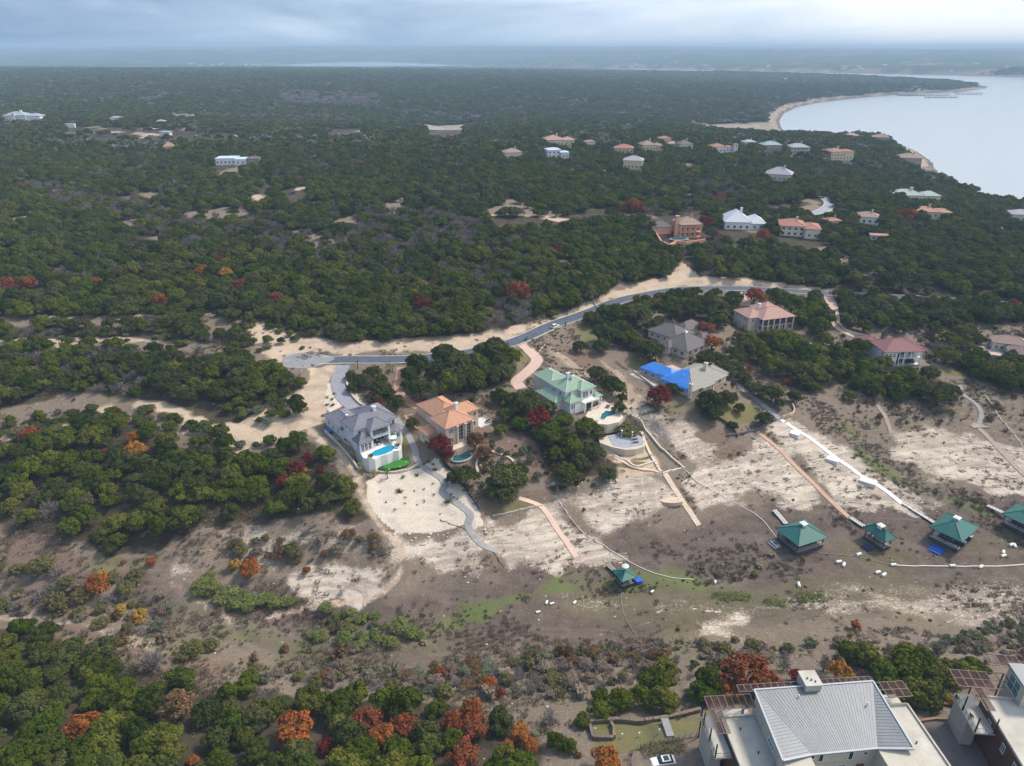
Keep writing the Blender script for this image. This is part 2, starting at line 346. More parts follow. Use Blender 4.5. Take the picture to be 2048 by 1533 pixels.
WAYS['gdrive'] = Way([(1040,684),(1062,706),(1074,722),(1056,743),(1034,762),(1042,778)], 5.0, 5, 2)
WAYS['mdrive'] = Way([(1655,590),(1664,610),(1668,632),(1678,655),(1700,668),(1722,675)], 5.0, 5, 2)
WAYS['xdrive'] = Way([(1495,580),(1487,597),(1492,612)], 5.5, 4, 2)
WAYS['lane'] = Way([(790,834),(816,870),(829,898),(834,921),(854,939),(880,955),(890,970),(885,985),(900,998),(923,1013),(941,1030),(936,1050),(951,1077),(971,1094),(994,1102)], 2.3, 5, 2)
WAYS['pink'] = Way([(1038,997),(1062,1004),(1082,1013),(1097,1030),(1113,1056),(1133,1084),(1153,1115)], 1.9, 5, 1.5)
WAYS['sand'] = Way([(1328,944),(1343,969),(1356,989),(1366,1003),(1381,1026),(1398,1051)], 2.0, 5, 1.5)
WAYS['tan'] = Way([(1515,864),(1555,896),(1585,926),(1626,967),(1662,1003),(1698,1035)], 1.8, 5, 1.5)
WAYS['pale'] = Way([(1562,840),(1593,860),(1626,880),(1667,914),(1698,934),(1726,955),(1754,970),(1780,988),(1805,1009)], 1.9, 5, 1.5)
WAYS['terrace'] = Way([(1455,752),(1487,780),(1524,808),(1562,840)], 2.4, 4, 1.5)
WAYS['boards'] = Way([(1956,855),(1976,874),(1997,898),(2018,919),(2050,952),(2090,985)], 2.0, 4, 1.5)
WAYS['winding'] = Way([(1920,771),(1926,789),(1944,802),(1957,814),(1963,830),(1956,853)], 1.6, 5, 1.5)
WAYS['stub'] = Way([(1753,809),(1762,822),(1770,832),(1777,850),(1783,868)], 1.5, 4, 1.5)
TRACK1 = Way([(664,734),(640,752),(626,790),(618,830),(600,850),(560,864),(520,872),(480,860),(430,840),(390,826),(340,816),(290,806)], 6, 4, 3)
TRACK2 = Way([(610,850),(650,888),(700,932),(733,990),(755,1045),(790,1080),(806,1110),(797,1150),(772,1180),(720,1200),(650,1208)], 3.4, 4, 2.5)
# limestone ledges and small relief on the bare slopes
_bare = sm(2.5, 4.5, HT) * (1 - sm(12.5, 14.5, HT)) * (1 - sm(320, 380, GY)) * sm(100, 130, GY)
_zz = HT * 1.15 + (fbm(GX / 14, GY / 14, 3, 5) - .5) * 2.0
_st = (_zz - np.floor(_zz)); _step = (sm(.35, .62, _st) - _st) / 1.15
HT += _bare * _step * 1.25 * KEEP
HT += (fbm(GX / 3.2, GY / 3.2, 3, 23) - .5) * .5 * KEEP * (1 - sm(330, 500, GY))
# ================================================================ GROUND COVER MASKS (what the ground is made of, surveyed from the photo)
def mask_poly(arr, px, soft=4.0, rag=4.0, amt=1.0, world=None):
    P = world or gxy(px); Q = np.array(P); x0, y0 = Q.min(0) - soft - rag; x1, y1 = Q.max(0) + soft + rag
    ii = np.where((XS > x0) & (XS < x1))[0]; jj = np.where((YS > y0) & (YS < y1))[0]
    if not len(ii) or not len(jj): return
    sl = np.ix_(jj, ii); x, y = GX[sl], GY[sl]
    d = sdist(P, x, y) + (fbm(x / 7, y / 7, 3, 31) - .5) * 2 * rag
    arr[sl] = np.maximum(arr[sl], sm(-soft / 2, soft / 2, d) * amt)
def mask_line(arr, pts, w, soft=2.0, rag=1.5, amt=1.0):
    Q = np.array([p[:2] for p in pts]); x0, y0 = Q.min(0) - w - soft - rag; x1, y1 = Q.max(0) + w + soft + rag
    ii = np.where((XS > x0) & (XS < x1))[0]; jj = np.where((YS > y0) & (YS < y1))[0]
    if not len(ii) or not len(jj): return
    sl = np.ix_(jj, ii); x, y = GX[sl], GY[sl]
    d, _ = ldist(pts, x, y); d = w / 2 - d + (fbm(x / 4, y / 4, 3, 37) - .5) * 2 * rag
    arr[sl] = np.maximum(arr[sl], sm(-soft / 2, soft / 2, d) * amt)
Z = lambda: np.zeros_like(HT)
M_rock, M_dirt, M_green, M_lawn, M_grav, M_wood, M_soil, M_weed = [Z() for _ in range(8)]
# bare limestone slopes of the drawn-down cove
for amt, P in [(.95, [(985,1075),(1040,1035),(1095,1010),(1150,1050),(1235,1120),(1180,1145),(1010,1150),(985,1110)]),
          (.8, [(1090,990),(1180,965),(1260,950),(1330,955),(1370,1000),(1300,1040),(1220,1060),(1160,1050)]),
          (.85, [(1340,960),(1420,930),(1500,890),(1530,880),(1600,930),(1650,990),(1690,1030),(1600,1010),(1500,990),(1400,1010)]),
          (.95, [(1545,850),(1600,850),(1680,890),(1760,950),(1850,985),(1890,1015),(1830,1030),(1760,1030),(1700,1020),(1640,970),(1580,910)]),
          (.75, [(1760,860),(1850,850),(1950,870),(2060,900),(2080,1000),(1990,990),(1890,960),(1800,920)]),
          (.6, [(1280,860),(1350,840),(1400,860),(1480,900),(1440,940),(1380,930),(1320,900)]),
          (.9, [(590,1150),(660,1130),(760,1150),(800,1170),(760,1200),(680,1205),(610,1190)]),
          (.55, [(450,1070),(560,1060),(700,1055),(760,1070),(750,1110),(640,1110),(500,1120)]),
          (.75, [(790,1080),(860,1070),(960,1070),(1000,1150),(960,1165),(850,1130),(800,1130)]),
          (.7, [(1380,1240),(1440,1225),(1500,1235),(1470,1275),(1390,1275)]),
          (.5, [(1600,1210),(1700,1185),(1850,1180),(2060,1170),(2060,1250),(1900,1245),(1750,1225),(1650,1240)]),
          (.8, [(330,1125),(380,1130),(400,1160),(350,1170)]),
          (.6, [(1230,800),(1330,830),(1400,880),(1330,900),(1250,840)]), (.35, [(1080,1160),(1250,1190),(1500,1215),(1700,1160),(2060,1150),(2060,1200),(1700,1210),(1400,1240),(1100,1210)])]:
    mask_poly(M_rock, P, 9, 7, amt)
# cleared earth, caliche and road cuts
for amt, P in [(1, [(350,805),(430,830),(500,800),(560,790),(612,770),(625,735),(665,733),(650,790),(640,850),(600,860),(560,880),(500,900),(470,905),(440,880),(380,870)]),
          (.9, [(540,690),(600,675),(700,682),(800,678),(900,672),(1000,660),(1100,640),(1180,607),(1240,580),(1290,560),(1350,545),(1370,525),(1400,548),(1500,560),(1620,564),(1700,574),(1720,582),(1640,580),(1500,570),(1360,574),(1230,598),(1120,640),(1000,683),(900,703),(800,708),(680,708),(600,705)]),
          (.85, [(480,640),(560,640),(610,675),(600,720),(540,730),(520,700),(500,680)]), (.7, [(0,676),(120,670),(230,660),(330,682),(300,690),(230,684),(120,700),(0,692)]), (.7, [(70,628),(150,625),(160,640),(90,642)]), (.75, [(230,628),(310,622),(320,634),(240,642)]),
          (.6, [(0,860),(60,855),(130,838),(220,805),(330,808),(350,822),(230,820),(140,860),(60,880),(0,905)]),
          (.9, [(640,880),(690,900),(750,1040),(730,1000),(700,945)]), (.8, [(1240,860),(1330,930),(1330,955),(1240,960),(1215,920),(1270,900)]),
          (.8, [(965,428),(1100,432),(1200,416),(1238,412),(1240,424),(1110,446),(985,448)]), (.85, [(498,398),(530,366),(545,368),(520,402)]), (.85, [(560,376),(612,372),(614,398),(580,404)]),
          (.5, [(130,255),(260,252),(420,262),(500,266),(500,290),(380,288),(130,284)]), (.8, [(660,258),(730,258),(725,272),(660,272)]), 
          (.5, [(1090,690),(1180,690),(1240,740),(1290,800),(1240,830),(1190,790),(1120,730)]), (.7, [(1660,398),(1690,398),(1700,412),(1662,415)])]:
    mask_poly(M_dirt, P, 6, 4, amt)
mask_line(M_dirt, TRACK1.pts, 8, 3, 2)
for P in ([(130,284),(200,278),(262,274),(330,281),(420,263)], [(200,262),(250,272),(330,270),(400,281)], [(300,262),(330,250),(350,246)], [(330,282),(420,288),(500,280)]): mask_line(M_dirt, spline(gxy(P), 6), 7, 4, 2, 1.0); mask_line(M_dirt, TRACK2.pts, 3.0, 2.5, 1.8, .62)
mask_line(M_dirt, spline(gxy([(650,1208),(560,1230),(500,1246),(440,1228),(385,1190),(340,1165)]), 6), 2.6, 2.5, 1.6, .55); mask_line(M_dirt, spline(gxy([(0,1240),(60,1238),(160,1262),(260,1275),(330,1330)]), 6), 7, 5, 3, .5); mask_line(M_dirt, spline(gxy([(1100,1300),(1240,1260),(1400,1230)]), 6), 1.2, 1.5, .8, .4)
# green grass in the damp bottom and along the ravine
for amt, P in [(.9, [(880,1235),(960,1205),(1050,1175),(1150,1155),(1250,1135),(1390,1145),(1400,1170),(1280,1185),(1150,1185),(1050,1205),(980,1235),(900,1265),(820,1275)]),
          (.8, [(1685,850),(1705,860),(1760,920),(1850,975),(1940,1005),(1960,1020),(1900,1010),(1800,975),(1730,930)]), (.5, [(400,1240),(520,1255),(640,1255),(700,1290),(560,1310),(420,1290)]),
          (.55, [(150,1105),(300,1105),(330,1125),(200,1150)]), (.4, [(1440,1190),(1560,1195),(1560,1210),(1440,1205)]), (.6, [(1540,1090),(1600,1110),(1560,1125)]), (.6, [(1710,1090),(1760,1100),(1740,1112)])]:
    mask_poly(M_green, P, 8, 6, amt)
# mown lawns
for P in [[(1150,655),(1185,648),(1200,670),(1175,690)], [(1415,825),(1460,800),(1510,810),(1512,840),(1450,855)], [(1020,700),(1060,700),(1062,722),(1025,728)], [(990,1015),(1060,1000),(1075,1012),(985,1030)],
          [(1250,720),(1290,705),(1300,725),(1270,740)], [(800,850),(815,868),(828,905),(812,908),(805,880)], [(1180,1445),(1240,1440),(1400,1435),(1420,1460),(1260,1505),(1190,1510)], [(1210,930),(1290,925),(1280,940)], [(1690,608),(1740,615),(1735,630),(1690,622)], [(1880,735),(1940,740),(1930,752),(1880,750)]]:
    mask_poly(M_lawn, P, 1.5, .8)
# pale stone mulch of the terraced yards
mask_poly(M_grav, [(732,962),(760,948),(800,945),(850,935),(880,955),(890,985),(925,1013),(940,1030),(930,1048),(900,1060),(850,1068),(800,1068),(765,1045),(735,1000)], 1.2, .6)
mask_poly(M_grav, [(845,930),(870,915),(905,945),(950,1000),(965,1050),(945,1060),(930,1010),(895,985)], 1.2, .6)
mask_poly(M_grav, [(650,810),(655,770),(672,760),(680,790),(685,812),(660,825)], 1.2, .6); mask_poly(M_grav, [(690,760),(700,790),(720,812),(740,812),(720,800),(705,770)], 1.2, .4)
# terracotta soil beds
for P in [[(940,1000),(1035,998),(1040,1010),(985,1025)], [(1050,985),(1100,978),(1110,1005),(1070,1008)], [(1100,690),(1180,690),(1260,790),(1200,770)], [(1380,870),(1420,850),(1500,880),(1440,900)], [(415,690),(480,690),(520,700),(450,708)], [(720,1510),(800,1510),(800,1560),(700,1560)], [(1420,905),(1480,880),(1500,900),(1440,925)], [(860,820),(1000,790),(1080,880),(1110,960),(1000,955),(900,925)], [(690,745),(780,735),(860,760),(850,800),(760,815),(710,790)], [(-20,1075),(100,1068),(160,1112),(300,1112),(230,1170),(80,1150),(-20,1135)], [(-20,1240),(180,1255),(330,1315),(450,1330),(450,1365),(250,1335),(100,1285),(-20,1258)]]:
    mask_poly(M_soil, P, 3, 2, .8)
# woodland floor
FORESTS = dict(
 main=[(-400,625),(0,625),(240,622),(420,618),(480,634),(560,634),(620,664),(700,675),(800,668),(900,662),(1000,648),(1100,628),(1180,595),(1240,560),(1330,548),(1362,515),(1400,545),(1500,550),(1620,566),(1700,576),(1760,584),(1850,589),(1950,594),(2300,612),(2600,300),(2600,100),(-800,100)],
 strip=[(-50,655),(120,649),(235,656),(320,650),(330,638),(400,641),(416,672),(400,684),(330,684),(200,676),(-50,676)],
 patch=[(-50,708),(60,698),(130,703),(230,693),(250,706),(355,704),(367,724),(364,746),(435,720),(495,716),(520,743),(592,744),(606,778),(570,795),(500,830),(430,850),(330,806),(230,795),(130,785),(60,806),(-50,830)],
 midleft=[(-40,890),(80,876),(150,855),(220,843),(290,855),(330,876),(350,893),(430,906),(480,924),(520,915),(600,884),(645,900),(685,945),(700,985),(715,1020),(735,1040),(690,1042),(600,1036),(500,1036),(400,1050),(370,1085),(250,1105),(160,1095),(90,1060),(-40,1050)],
 corner=[(-60,1262),(60,1258),(130,1292),(200,1312),(280,1338),(360,1350),(400,1390),(440,1385),(500,1382),(600,1395),(700,1402),(830,1412),(900,1405),(1000,1440),(1070,1480),(1090,1600),(-60,1600)],
 northgrey=[(1300,606),(1330,592),(1400,590),(1470,598),(1475,650),(1440,655),(1400,645),(1335,636)],
 belowmansion=[(1475,692),(1560,676),(1600,690),(1650,705),(1655,735),(1640,785),(1580,775),(1500,730)],
 eastslope=[(1600,600),(1650,594),(1760,600),(1900,604),(2100,612),(2100,640),(1990,650),(1900,655),(1850,645),(1790,650),(1700,640),(1640,680),(1600,660)],
 eastedge=[(1850,692),(1930,674),(1980,700),(2100,735),(2100,800),(2000,775),(1900,738)], lawnoaks=[(1225,600),(1290,602),(1305,640),(1300,712),(1245,700),(1190,665),(1180,640)],
 belowmaroon=[(1652,718),(1720,708),(1750,742),(1850,745),(1900,778),(1850,808),(1740,800),(1670,772)],
 between=[(1000,785),(1090,800),(1110,835),(1180,855),(1195,900),(1235,930),(1225,955),(1150,965),(1100,935),(1080,900),(1030,865),(1000,830)],
 upperpeach=[(850,715),(1000,708),(1030,715),(1028,765),(960,785),(905,798),(870,770)])
FW = {k: gxy(v) if k != 'main' else None for k, v in FORESTS.items()}
for k, P in FW.items():
    if P: mask_poly(M_wood, None, 6, 4, 1, world=P)
_px, _py, _dp = proj(GX, GY, HT + 2)
OPENN = sm(.62, .68, fbm(GX / 27, GY / 27, 4, 88)) * sm(330, 420, GY)
_m = inpoly(FORESTS['main'], _px, _py) & (LD < -25) & (HT > 4)
M_wood = np.maximum(M_wood, np.where(_m, 1.0, 0.0)); del _px, _py, _dp
M_bed = np.where((GY > 330), sm(0, 6, -LD) * (1 - sm(np.where(GY > 1500, 4, 9.5), np.where(GY > 1500, 8, 13), HT)) * (LD < 0), 0.0) * (1 - sm(6000, 9000, GY))
M_wood *= 1 - M_bed; M_dirt = np.maximum(M_dirt, OPENN * .34 * (_m & (GY < 4200))); M_wood *= 1 - .85 * OPENN; M_rock = np.maximum(M_rock, M_bed * .5)
M_weed = fbm(GX / 22, GY / 22, 4, 41)

def ground_material():
    m = bpy.data.materials.new('ground'); m.use_nodes = True; nt = m.node_tree; L = nt.links.new
    b = nt.nodes['Principled BSDF']; b.inputs['Roughness'].default_value = .95; b.inputs['Specular IOR Level'].default_value = .15
    geo = nd(nt, 'ShaderNodeNewGeometry'); pos = geo.outputs['Position']
    def noise(scale, det=5.0, ro=.6, st=None, dist=0.0):
        mp = nd(nt, 'ShaderNodeMapping'); L(pos, mp.inputs[0])
        if st: mp.inputs['Scale'].default_value = st
        n = nd(nt, 'ShaderNodeTexNoise', Scale=scale, Detail=det, Roughness=ro, Distortion=dist); L(mp.outputs[0], n.inputs[0]); return n.outputs[0]
    def rng(v, a, b_, lo=0., hi=1.):
        r = nd(nt, 'ShaderNodeMapRange'); L(v, r.inputs[0])
        for i, x in zip((1, 2, 3, 4), (a, b_, lo, hi)): r.inputs[i].default_value = x
        return r.outputs[0]
    def mix(f, a, b_):
        x = nd(nt, 'ShaderNodeMix', _data_type='RGBA')
        if isinstance(f, float): x.inputs[0].default_value = f
        else: L(f, x.inputs[0])
        for i, c in ((6, a), (7, b_)):
            if isinstance(c, tuple): x.inputs[i].default_value = rgb(c)
            else: L(c, x.inputs[i])
        return x.outputs[2]
    def math_(op, a, b_):
        x = nd(nt, 'ShaderNodeMath', _operation=op); x.use_clamp = op == 'ADD'
        for i, c in ((0, a), (1, b_)):
            if isinstance(c, float): x.inputs[i].default_value = c
            else: L(c, x.inputs[i])
        return x.outputs[0]
    a1 = nd(nt, 'ShaderNodeVertexColor'); a1.layer_name = 'cover_a'; a2 = nd(nt, 'ShaderNodeVertexColor'); a2.layer_name = 'cover_b'
    s1 = nd(nt, 'ShaderNodeSeparateColor'); L(a1.outputs[0], s1.inputs[0]); s2 = nd(nt, 'ShaderNodeSeparateColor'); L(a2.outputs[0], s2.inputs[0])
    rock, dirt, green, lawn = s1.outputs[0], s1.outputs[1], s1.outputs[2], a1.outputs['Alpha']
    grav, wood, soil, weed = s2.outputs[0], s2.outputs[1], s2.outputs[2], a2.outputs['Alpha']
    fine = noise(1.3, 5.0, .74); mid = noise(.22, 4.0, .65); big = noise(.035, 3.0, .55)
    # dry weeds on silt (the default cover)
    c = mix(rng(mid, .3, .7), (.156, .118, .097), (.090, .067, .055))
    sepz = nd(nt, 'ShaderNodeSeparateXYZ'); L(pos, sepz.inputs[0]); streak = noise(1.0, 5.0, .6, (.018, .13, .0), .5)
    c = mix(rng(streak, .52, .70, 0, .55), c, (.235, .188, .160)); sl = mix(rng(fine, .35, .65), (.262, .205, .160), (.135, .102, .076))
    c = mix(rng(math_('ADD', rng(sepz.outputs[2], 2.0, 6.5), rng(big, .3, .7, -.45, .45)), .3, .7), c, sl)
    c = mix(rng(fine, .56, .74, 0, .65), c, (.37, .305, .24))
    c = mix(math_('MULTIPLY', rng(weed, .56, .74), rng(fine, .4, .6, .1, .6)), c, (.155, .145, .062))
    # limestone: beds follow the height, so they run along the slope
    strata = noise(1.0, 4.0, .6, (.05, .05, 1.5), .6); st2 = noise(1.0, 3.0, .6, (.16, .16, 3.4), .4)
    rk = mix(rng(strata, .42, .58), (.60, .51, .42), (.385, .31, .25))
    rk = mix(rng(st2, .54, .70, 0, .6), rk, (.25, .195, .158)); rk = mix(rng(fine, .54, .72, 0, .7), rk, (.70, .62, .525)); rk = mix(rng(mid, .56, .74, 0, .6), rk, (.27, .21, .168))
    c = mix(rng(math_('ADD', rock, rng(fine, .2, .8, -.32, .32)), .34, .68), c, rk)
    # caliche and earth
    dt = mix(rng(mid, .3, .7), (.57, .44, .325), (.43, .32, .23)); dt = mix(rng(fine, .5, .75, 0, .6), dt, (.65, .545, .43)); dt = mix(rng(strata, .55, .7, 0, .5), dt, (.31, .245, .185))
    c = mix(rng(math_('ADD', dirt, rng(fine, .2, .8, -.25, .25)), .35, .65), c, dt)
    so = mix(rng(fine, .3, .7), (.225, .155, .115), (.145, .102, .077)); c = mix(rng(math_('ADD', soil, rng(fine, .2, .8, -.2, .2)), .35, .65), c, so)
    gr = mix(rng(mid, .3, .7), (.115, .150, .045), (.165, .165, .075)); gr = mix(rng(fine, .45, .7, 0, .7), gr, (.085, .120, .030))
    c = mix(math_('MULTIPLY', rng(math_('ADD', green, rng(fine, .2, .8, -.35, .35)), .35, .75), .9), c, gr)
    lw = mix(rng(mid, .3, .7), (.155, .150, .055), (.20, .16, .085)); lw = mix(rng(fine, .45, .75, 0, .5), lw, (.095, .12, .034)); c = mix(rng(lawn, .3, .6), c, lw)
    wd = mix(rng(mid, .35, .65), (.085, .066, .045), (.042, .036, .022)); wd = mix(rng(fine, .62, .8, 0, .4), wd, (.18, .145, .105))
    # beyond the built trees the woodland is too far to pick apart
    sep = nd(nt, 'ShaderNodeSeparateXYZ'); L(pos, sep.inputs[0]); far = rng(sep.outputs[1], 4200., 5200.)
    fcan = mix(rng(noise(.025, 4.0, .7), .35, .65), (.030, .045, .016), (.068, .082, .034)); fcan = mix(rng(noise(.006, 3.0, .6), .55, .68, 0, .6), fcan, (.22, .20, .15))
    c = mix(rng(wood, .3, .7), c, mix(far, wd, fcan))
    vo = nd(nt, 'ShaderNodeTexVoronoi', Scale=3.6); L(pos, vo.inputs['Vector'])
    vs_ = nd(nt, 'ShaderNodeSeparateColor'); L(vo.outputs['Color'], vs_.inputs[0])
    gv = mix(vs_.outputs[0], (.72, .625, .52), (.63, .54, .445)); gv = mix(rng(vo.outputs['Distance'], .36, .6, 0, .5), gv, (.46, .385, .31)); gv = mix(rng(mid, .5, .75, 0, .35), gv, (.66, .56, .46))
    c = mix(rng(grav, .35, .65), c, gv)
    L(c, b.inputs['Base Color'])
    bp = nd(nt, 'ShaderNodeBump', Strength=.7, Distance=.35); L(fine, bp.inputs['Height']); L(bp.outputs[0], b.inputs['Normal'])
    return m
def build_ground():
    ny, nx = HT.shape; me = bpy.data.meshes.new('ground')
    co = np.stack([GX, GY, HT], -1).reshape(-1, 3).astype(np.float32)
    idx = np.arange(ny * nx).reshape(ny, nx)
    q = np.stack([idx[:-1, :-1], idx[:-1, 1:], idx[1:, 1:], idx[1:, :-1]], -1).reshape(-1, 4).astype(np.int32)
    me.vertices.add(len(co)); me.vertices.foreach_set('co', co.ravel())
    me.loops.add(q.size); me.loops.foreach_set('vertex_index', q.ravel())
    me.polygons.add(len(q)); me.polygons.foreach_set('loop_start', np.arange(0, q.size, 4, dtype=np.int32))
    me.polygons.foreach_set('use_smooth', np.ones(len(q), bool)); me.update(calc_edges=True)
    for nm, ch in (('cover_a', (M_rock, M_dirt, M_green, M_lawn)), ('cover_b', (M_grav, M_wood, M_soil, M_weed))):
        at_ = me.color_attributes.new(nm, 'FLOAT_COLOR', 'POINT'); at_.data.foreach_set('color', np.stack(ch, -1).reshape(-1).astype(np.float32))
    me.materials.append(ground_material())
    o = link('ground', me); tag(o, kind='structure', label='dry limestone slopes, silt flats and woodland floor of the valley'); return o
ground = build_ground()
# ---------------------------------------------------------------- water
def water_material(name, col, rough=.12, bump=.05, scale=.08):
    m = bpy.data.materials.new(name); m.use_nodes = True; nt = m.node_tree; L = nt.links.new; b = nt.nodes['Principled BSDF']
    b.inputs['Base Color'].default_value = rgb(col); b.inputs['Roughness'].default_value = rough; b.inputs['IOR'].default_value = 1.33
    g = nd(nt, 'ShaderNodeNewGeometry'); n = nd(nt, 'ShaderNodeTexNoise', Scale=scale, Detail=5.0); L(g.outputs['Position'], n.inputs[0])
    bp = nd(nt, 'ShaderNodeBump', Strength=bump, Distance=1.0); L(n.outputs[0], bp.inputs['Height']); L(bp.outputs[0], b.inputs['Normal']); return m
_wm = MB(); _wm.add([(-9000, 400, LAKE_Z), (13000, 400, LAKE_Z), (13000, 17800, LAKE_Z), (-9000, 17800, LAKE_Z)], [(0, 1, 2, 3)])
_wo = _wm.build('lake_water', water_material('lake water', (.33, .37, .41), .22, .02, .012)); tag(_wo, kind='structure', label='pale calm lake water')

# ---------------------------------------------------------------- road, kerbs, paths
def ribbon(name, way, m, lift=.06, thick=.35, width=None, off=0.0, parent=None, kind='structure', label=None):
    w = (width or way.w) / 2; P = way.pts; vs, fs = [], []
    for i, p in enumerate(P):
        a = Vector(P[max(i - 1, 0)][:2]); b = Vector(P[min(i + 1, len(P) - 1)][:2]); t = (b - a).normalized(); n = Vector((-t.y, t.x)); c = Vector(p[:2]) + n * off
        for s_, dz in ((w, -thick), (w, lift), (-w, lift), (-w, -thick)):
            q = c + n * s_; vs.append((q.x, q.y, p[2] + dz))
    for i in range(len(P) - 1):
        k = 4 * i; fs += [(k, k + 4, k + 5, k + 1), (k + 1, k + 5, k + 6, k + 2), (k + 2, k + 6, k + 7, k + 3)]
    fs += [(0, 1, 2, 3), tuple(len(vs) - 4 + j for j in (3, 2, 1, 0))]
    o = MB().add(vs, fs).build(name, m, parent); return tag(o, kind=kind, label=label) if not parent else o
asphalt = mat('asphalt', (.062, .074, .105), .75, .2, .35, .35, col2=(.105, .118, .150), stretch=None)
oldasph = mat('worn asphalt', (.30, .29, .30), .9, .15, .25, .2, col2=(.22, .21, .22)); kerbm = mat('kerb concrete', (.56, .52, .47), .9, .1, .6)
road = ribbon('road', WAYS['road'], asphalt, label='dark asphalt residential road curving past the houses')
for s_ in (-1, 1):
    ribbon('kerb', WAYS['road'], kerbm, .18, .35, .42, s_ * 3.82, parent=road)
o = MB().prism(CIRCLE, _cz - 1.5, _cz + .035).build('turning_circle', oldasph); tag(o, kind='structure', label='worn grey asphalt turning circle at the road end')
up = ribbon('road', WAYS['upper'], mat('pale asphalt', (.33, .34, .37), .8, .1, .3)); tag(up, label='pale bend of the upper road between the trees')
for s_ in (-1, 1): ribbon('kerb', WAYS['upper'], kerbm, .16, .3, .5, s_ * 4.2, parent=up)
pav = dict(grey=mat('grey pavers', (.29, .29, .32), .85, .12, 1.2), red=mat('red gravel drive', (.40, .22, .15), .95, .15, .8, col2=(.47, .29, .20)), pinkc=mat('pink concrete', (.52, .36, .29), .9, .1, .8, col2=(.60, .45, .37)),
           slab=mat('pale concrete', (.30, .29, .295), .9, .1, .7), pink=mat('pink path concrete', (.60, .40, .32), .9, .1, .5, col2=(.66, .50, .40)), sand=mat('sandstone path', (.62, .49, .38), .9, .12, .6), tan=mat('tan path', (.44, .27, .19), .9, .15, .5, col2=(.52, .36, .26)),
           white=mat('white concrete', (.74, .72, .70), .85, .06, .6), plank=mat('weathered boards', (.36, .29, .24), .9, .15, 1.0))
_ct = [at(px, py, 19.75) for px, py in ((806,800),(845,803),(866,815),(862,850),(840,862),(818,850),(804,826))]; _o = MB().prism(_ct, 18.2, 19.72).build('forecourt', pav['red']); tag(_o, 'reddish gravel court in front of the peach house garage', kind='structure')
for k, nm, m_, lb in (('wdrive', 'driveway', 'grey', 'curving grey paved driveway down to the white house'), ('pdrive', 'driveway', 'red', 'narrow reddish driveway to the peach house'), ('gdrive', 'driveway', 'pinkc', 'pink driveway looping down to the green-roofed house'),
        ('mdrive', 'driveway', 'pinkc', 'tan driveway curving down to the maroon-roofed house'), ('xdrive', 'driveway', 'pinkc', 'short pink driveway behind the columned mansion'), ('lane', 'footpath', 'slab', 'grey concrete path winding down past the pale stone yard'),
        ('pink', 'footpath', 'pink', 'pink concrete path down the bare slope'), ('sand', 'footpath', 'sand', 'sandy path ending on the silt slope'), ('tan', 'footpath', 'tan', 'long tan path down to a green-roofed boat dock'),
        ('pale', 'footpath', 'white', 'white concrete path with three square landings'), ('terrace', 'footpath', 'slab', 'grey walk beside the tarp-covered house'), ('boards', 'footpath', 'plank', 'board path running down to the right edge'),
        ('winding', 'footpath', 'slab', 'winding grey garden path above the board path'), ('stub', 'footpath', 'plank', 'short pale path among weeds on the east slope')):
    o = ribbon(nm, WAYS[k], pav[m_], .07, .3); tag(o, label=lb)
# ================================================================ VEGETATION
def leaf_material(name, cols, trans=.15, val=.32, hue=.02):
    """cols: list of leaf base colours; each plant takes its own mixture, each leaf clump its own shade of it"""
    m = bpy.data.materials.new(name); m.use_nodes = True; nt = m.node_tree; L = nt.links.new; nt.nodes.clear()
    out = nd(nt, 'ShaderNodeOutputMaterial'); oi = nd(nt, 'ShaderNodeObjectInfo')
    cr = nd(nt, 'ShaderNodeValToRGB'); L(oi.outputs['Random'], cr.inputs[0]); e = cr.color_ramp.elements
    while len(e) < len(cols): e.new(.5)
    for i, c in enumerate(cols): e[i].position = i / max(1, len(cols) - 1); e[i].color = rgb(c)
    at_ = nd(nt, 'ShaderNodeAttribute'); at_.attribute_name = 'leaf'
    hs = nd(nt, 'ShaderNodeHueSaturation'); L(cr.outputs[0], hs.inputs['Color'])
    mv = nd(nt, 'ShaderNodeMapRange'); L(at_.outputs['Fac'], mv.inputs[0]); mv.inputs[3].default_value = 1 - val; mv.inputs[4].default_value = 1 + val; L(mv.outputs[0], hs.inputs['Value'])
    mh = nd(nt, 'ShaderNodeMapRange'); L(at_.outputs['Fac'], mh.inputs[0]); mh.inputs[3].default_value = .5 + hue; mh.inputs[4].default_value = .5 - hue; L(mh.outputs[0], hs.inputs['Hue'])
    d = nd(nt, 'ShaderNodeBsdfDiffuse'); L(hs.outputs[0], d.inputs[0]); t = nd(nt, 'ShaderNodeBsdfTranslucent'); L(hs.outputs[0], t.inputs[0])
    mx = nd(nt, 'ShaderNodeMixShader'); mx.inputs[0].default_value = trans; L(d.outputs[0], mx.inputs[1]); L(t.outputs[0], mx.inputs[2]); L(mx.outputs[0], out.inputs[0])
    MATS[name] = m; return m
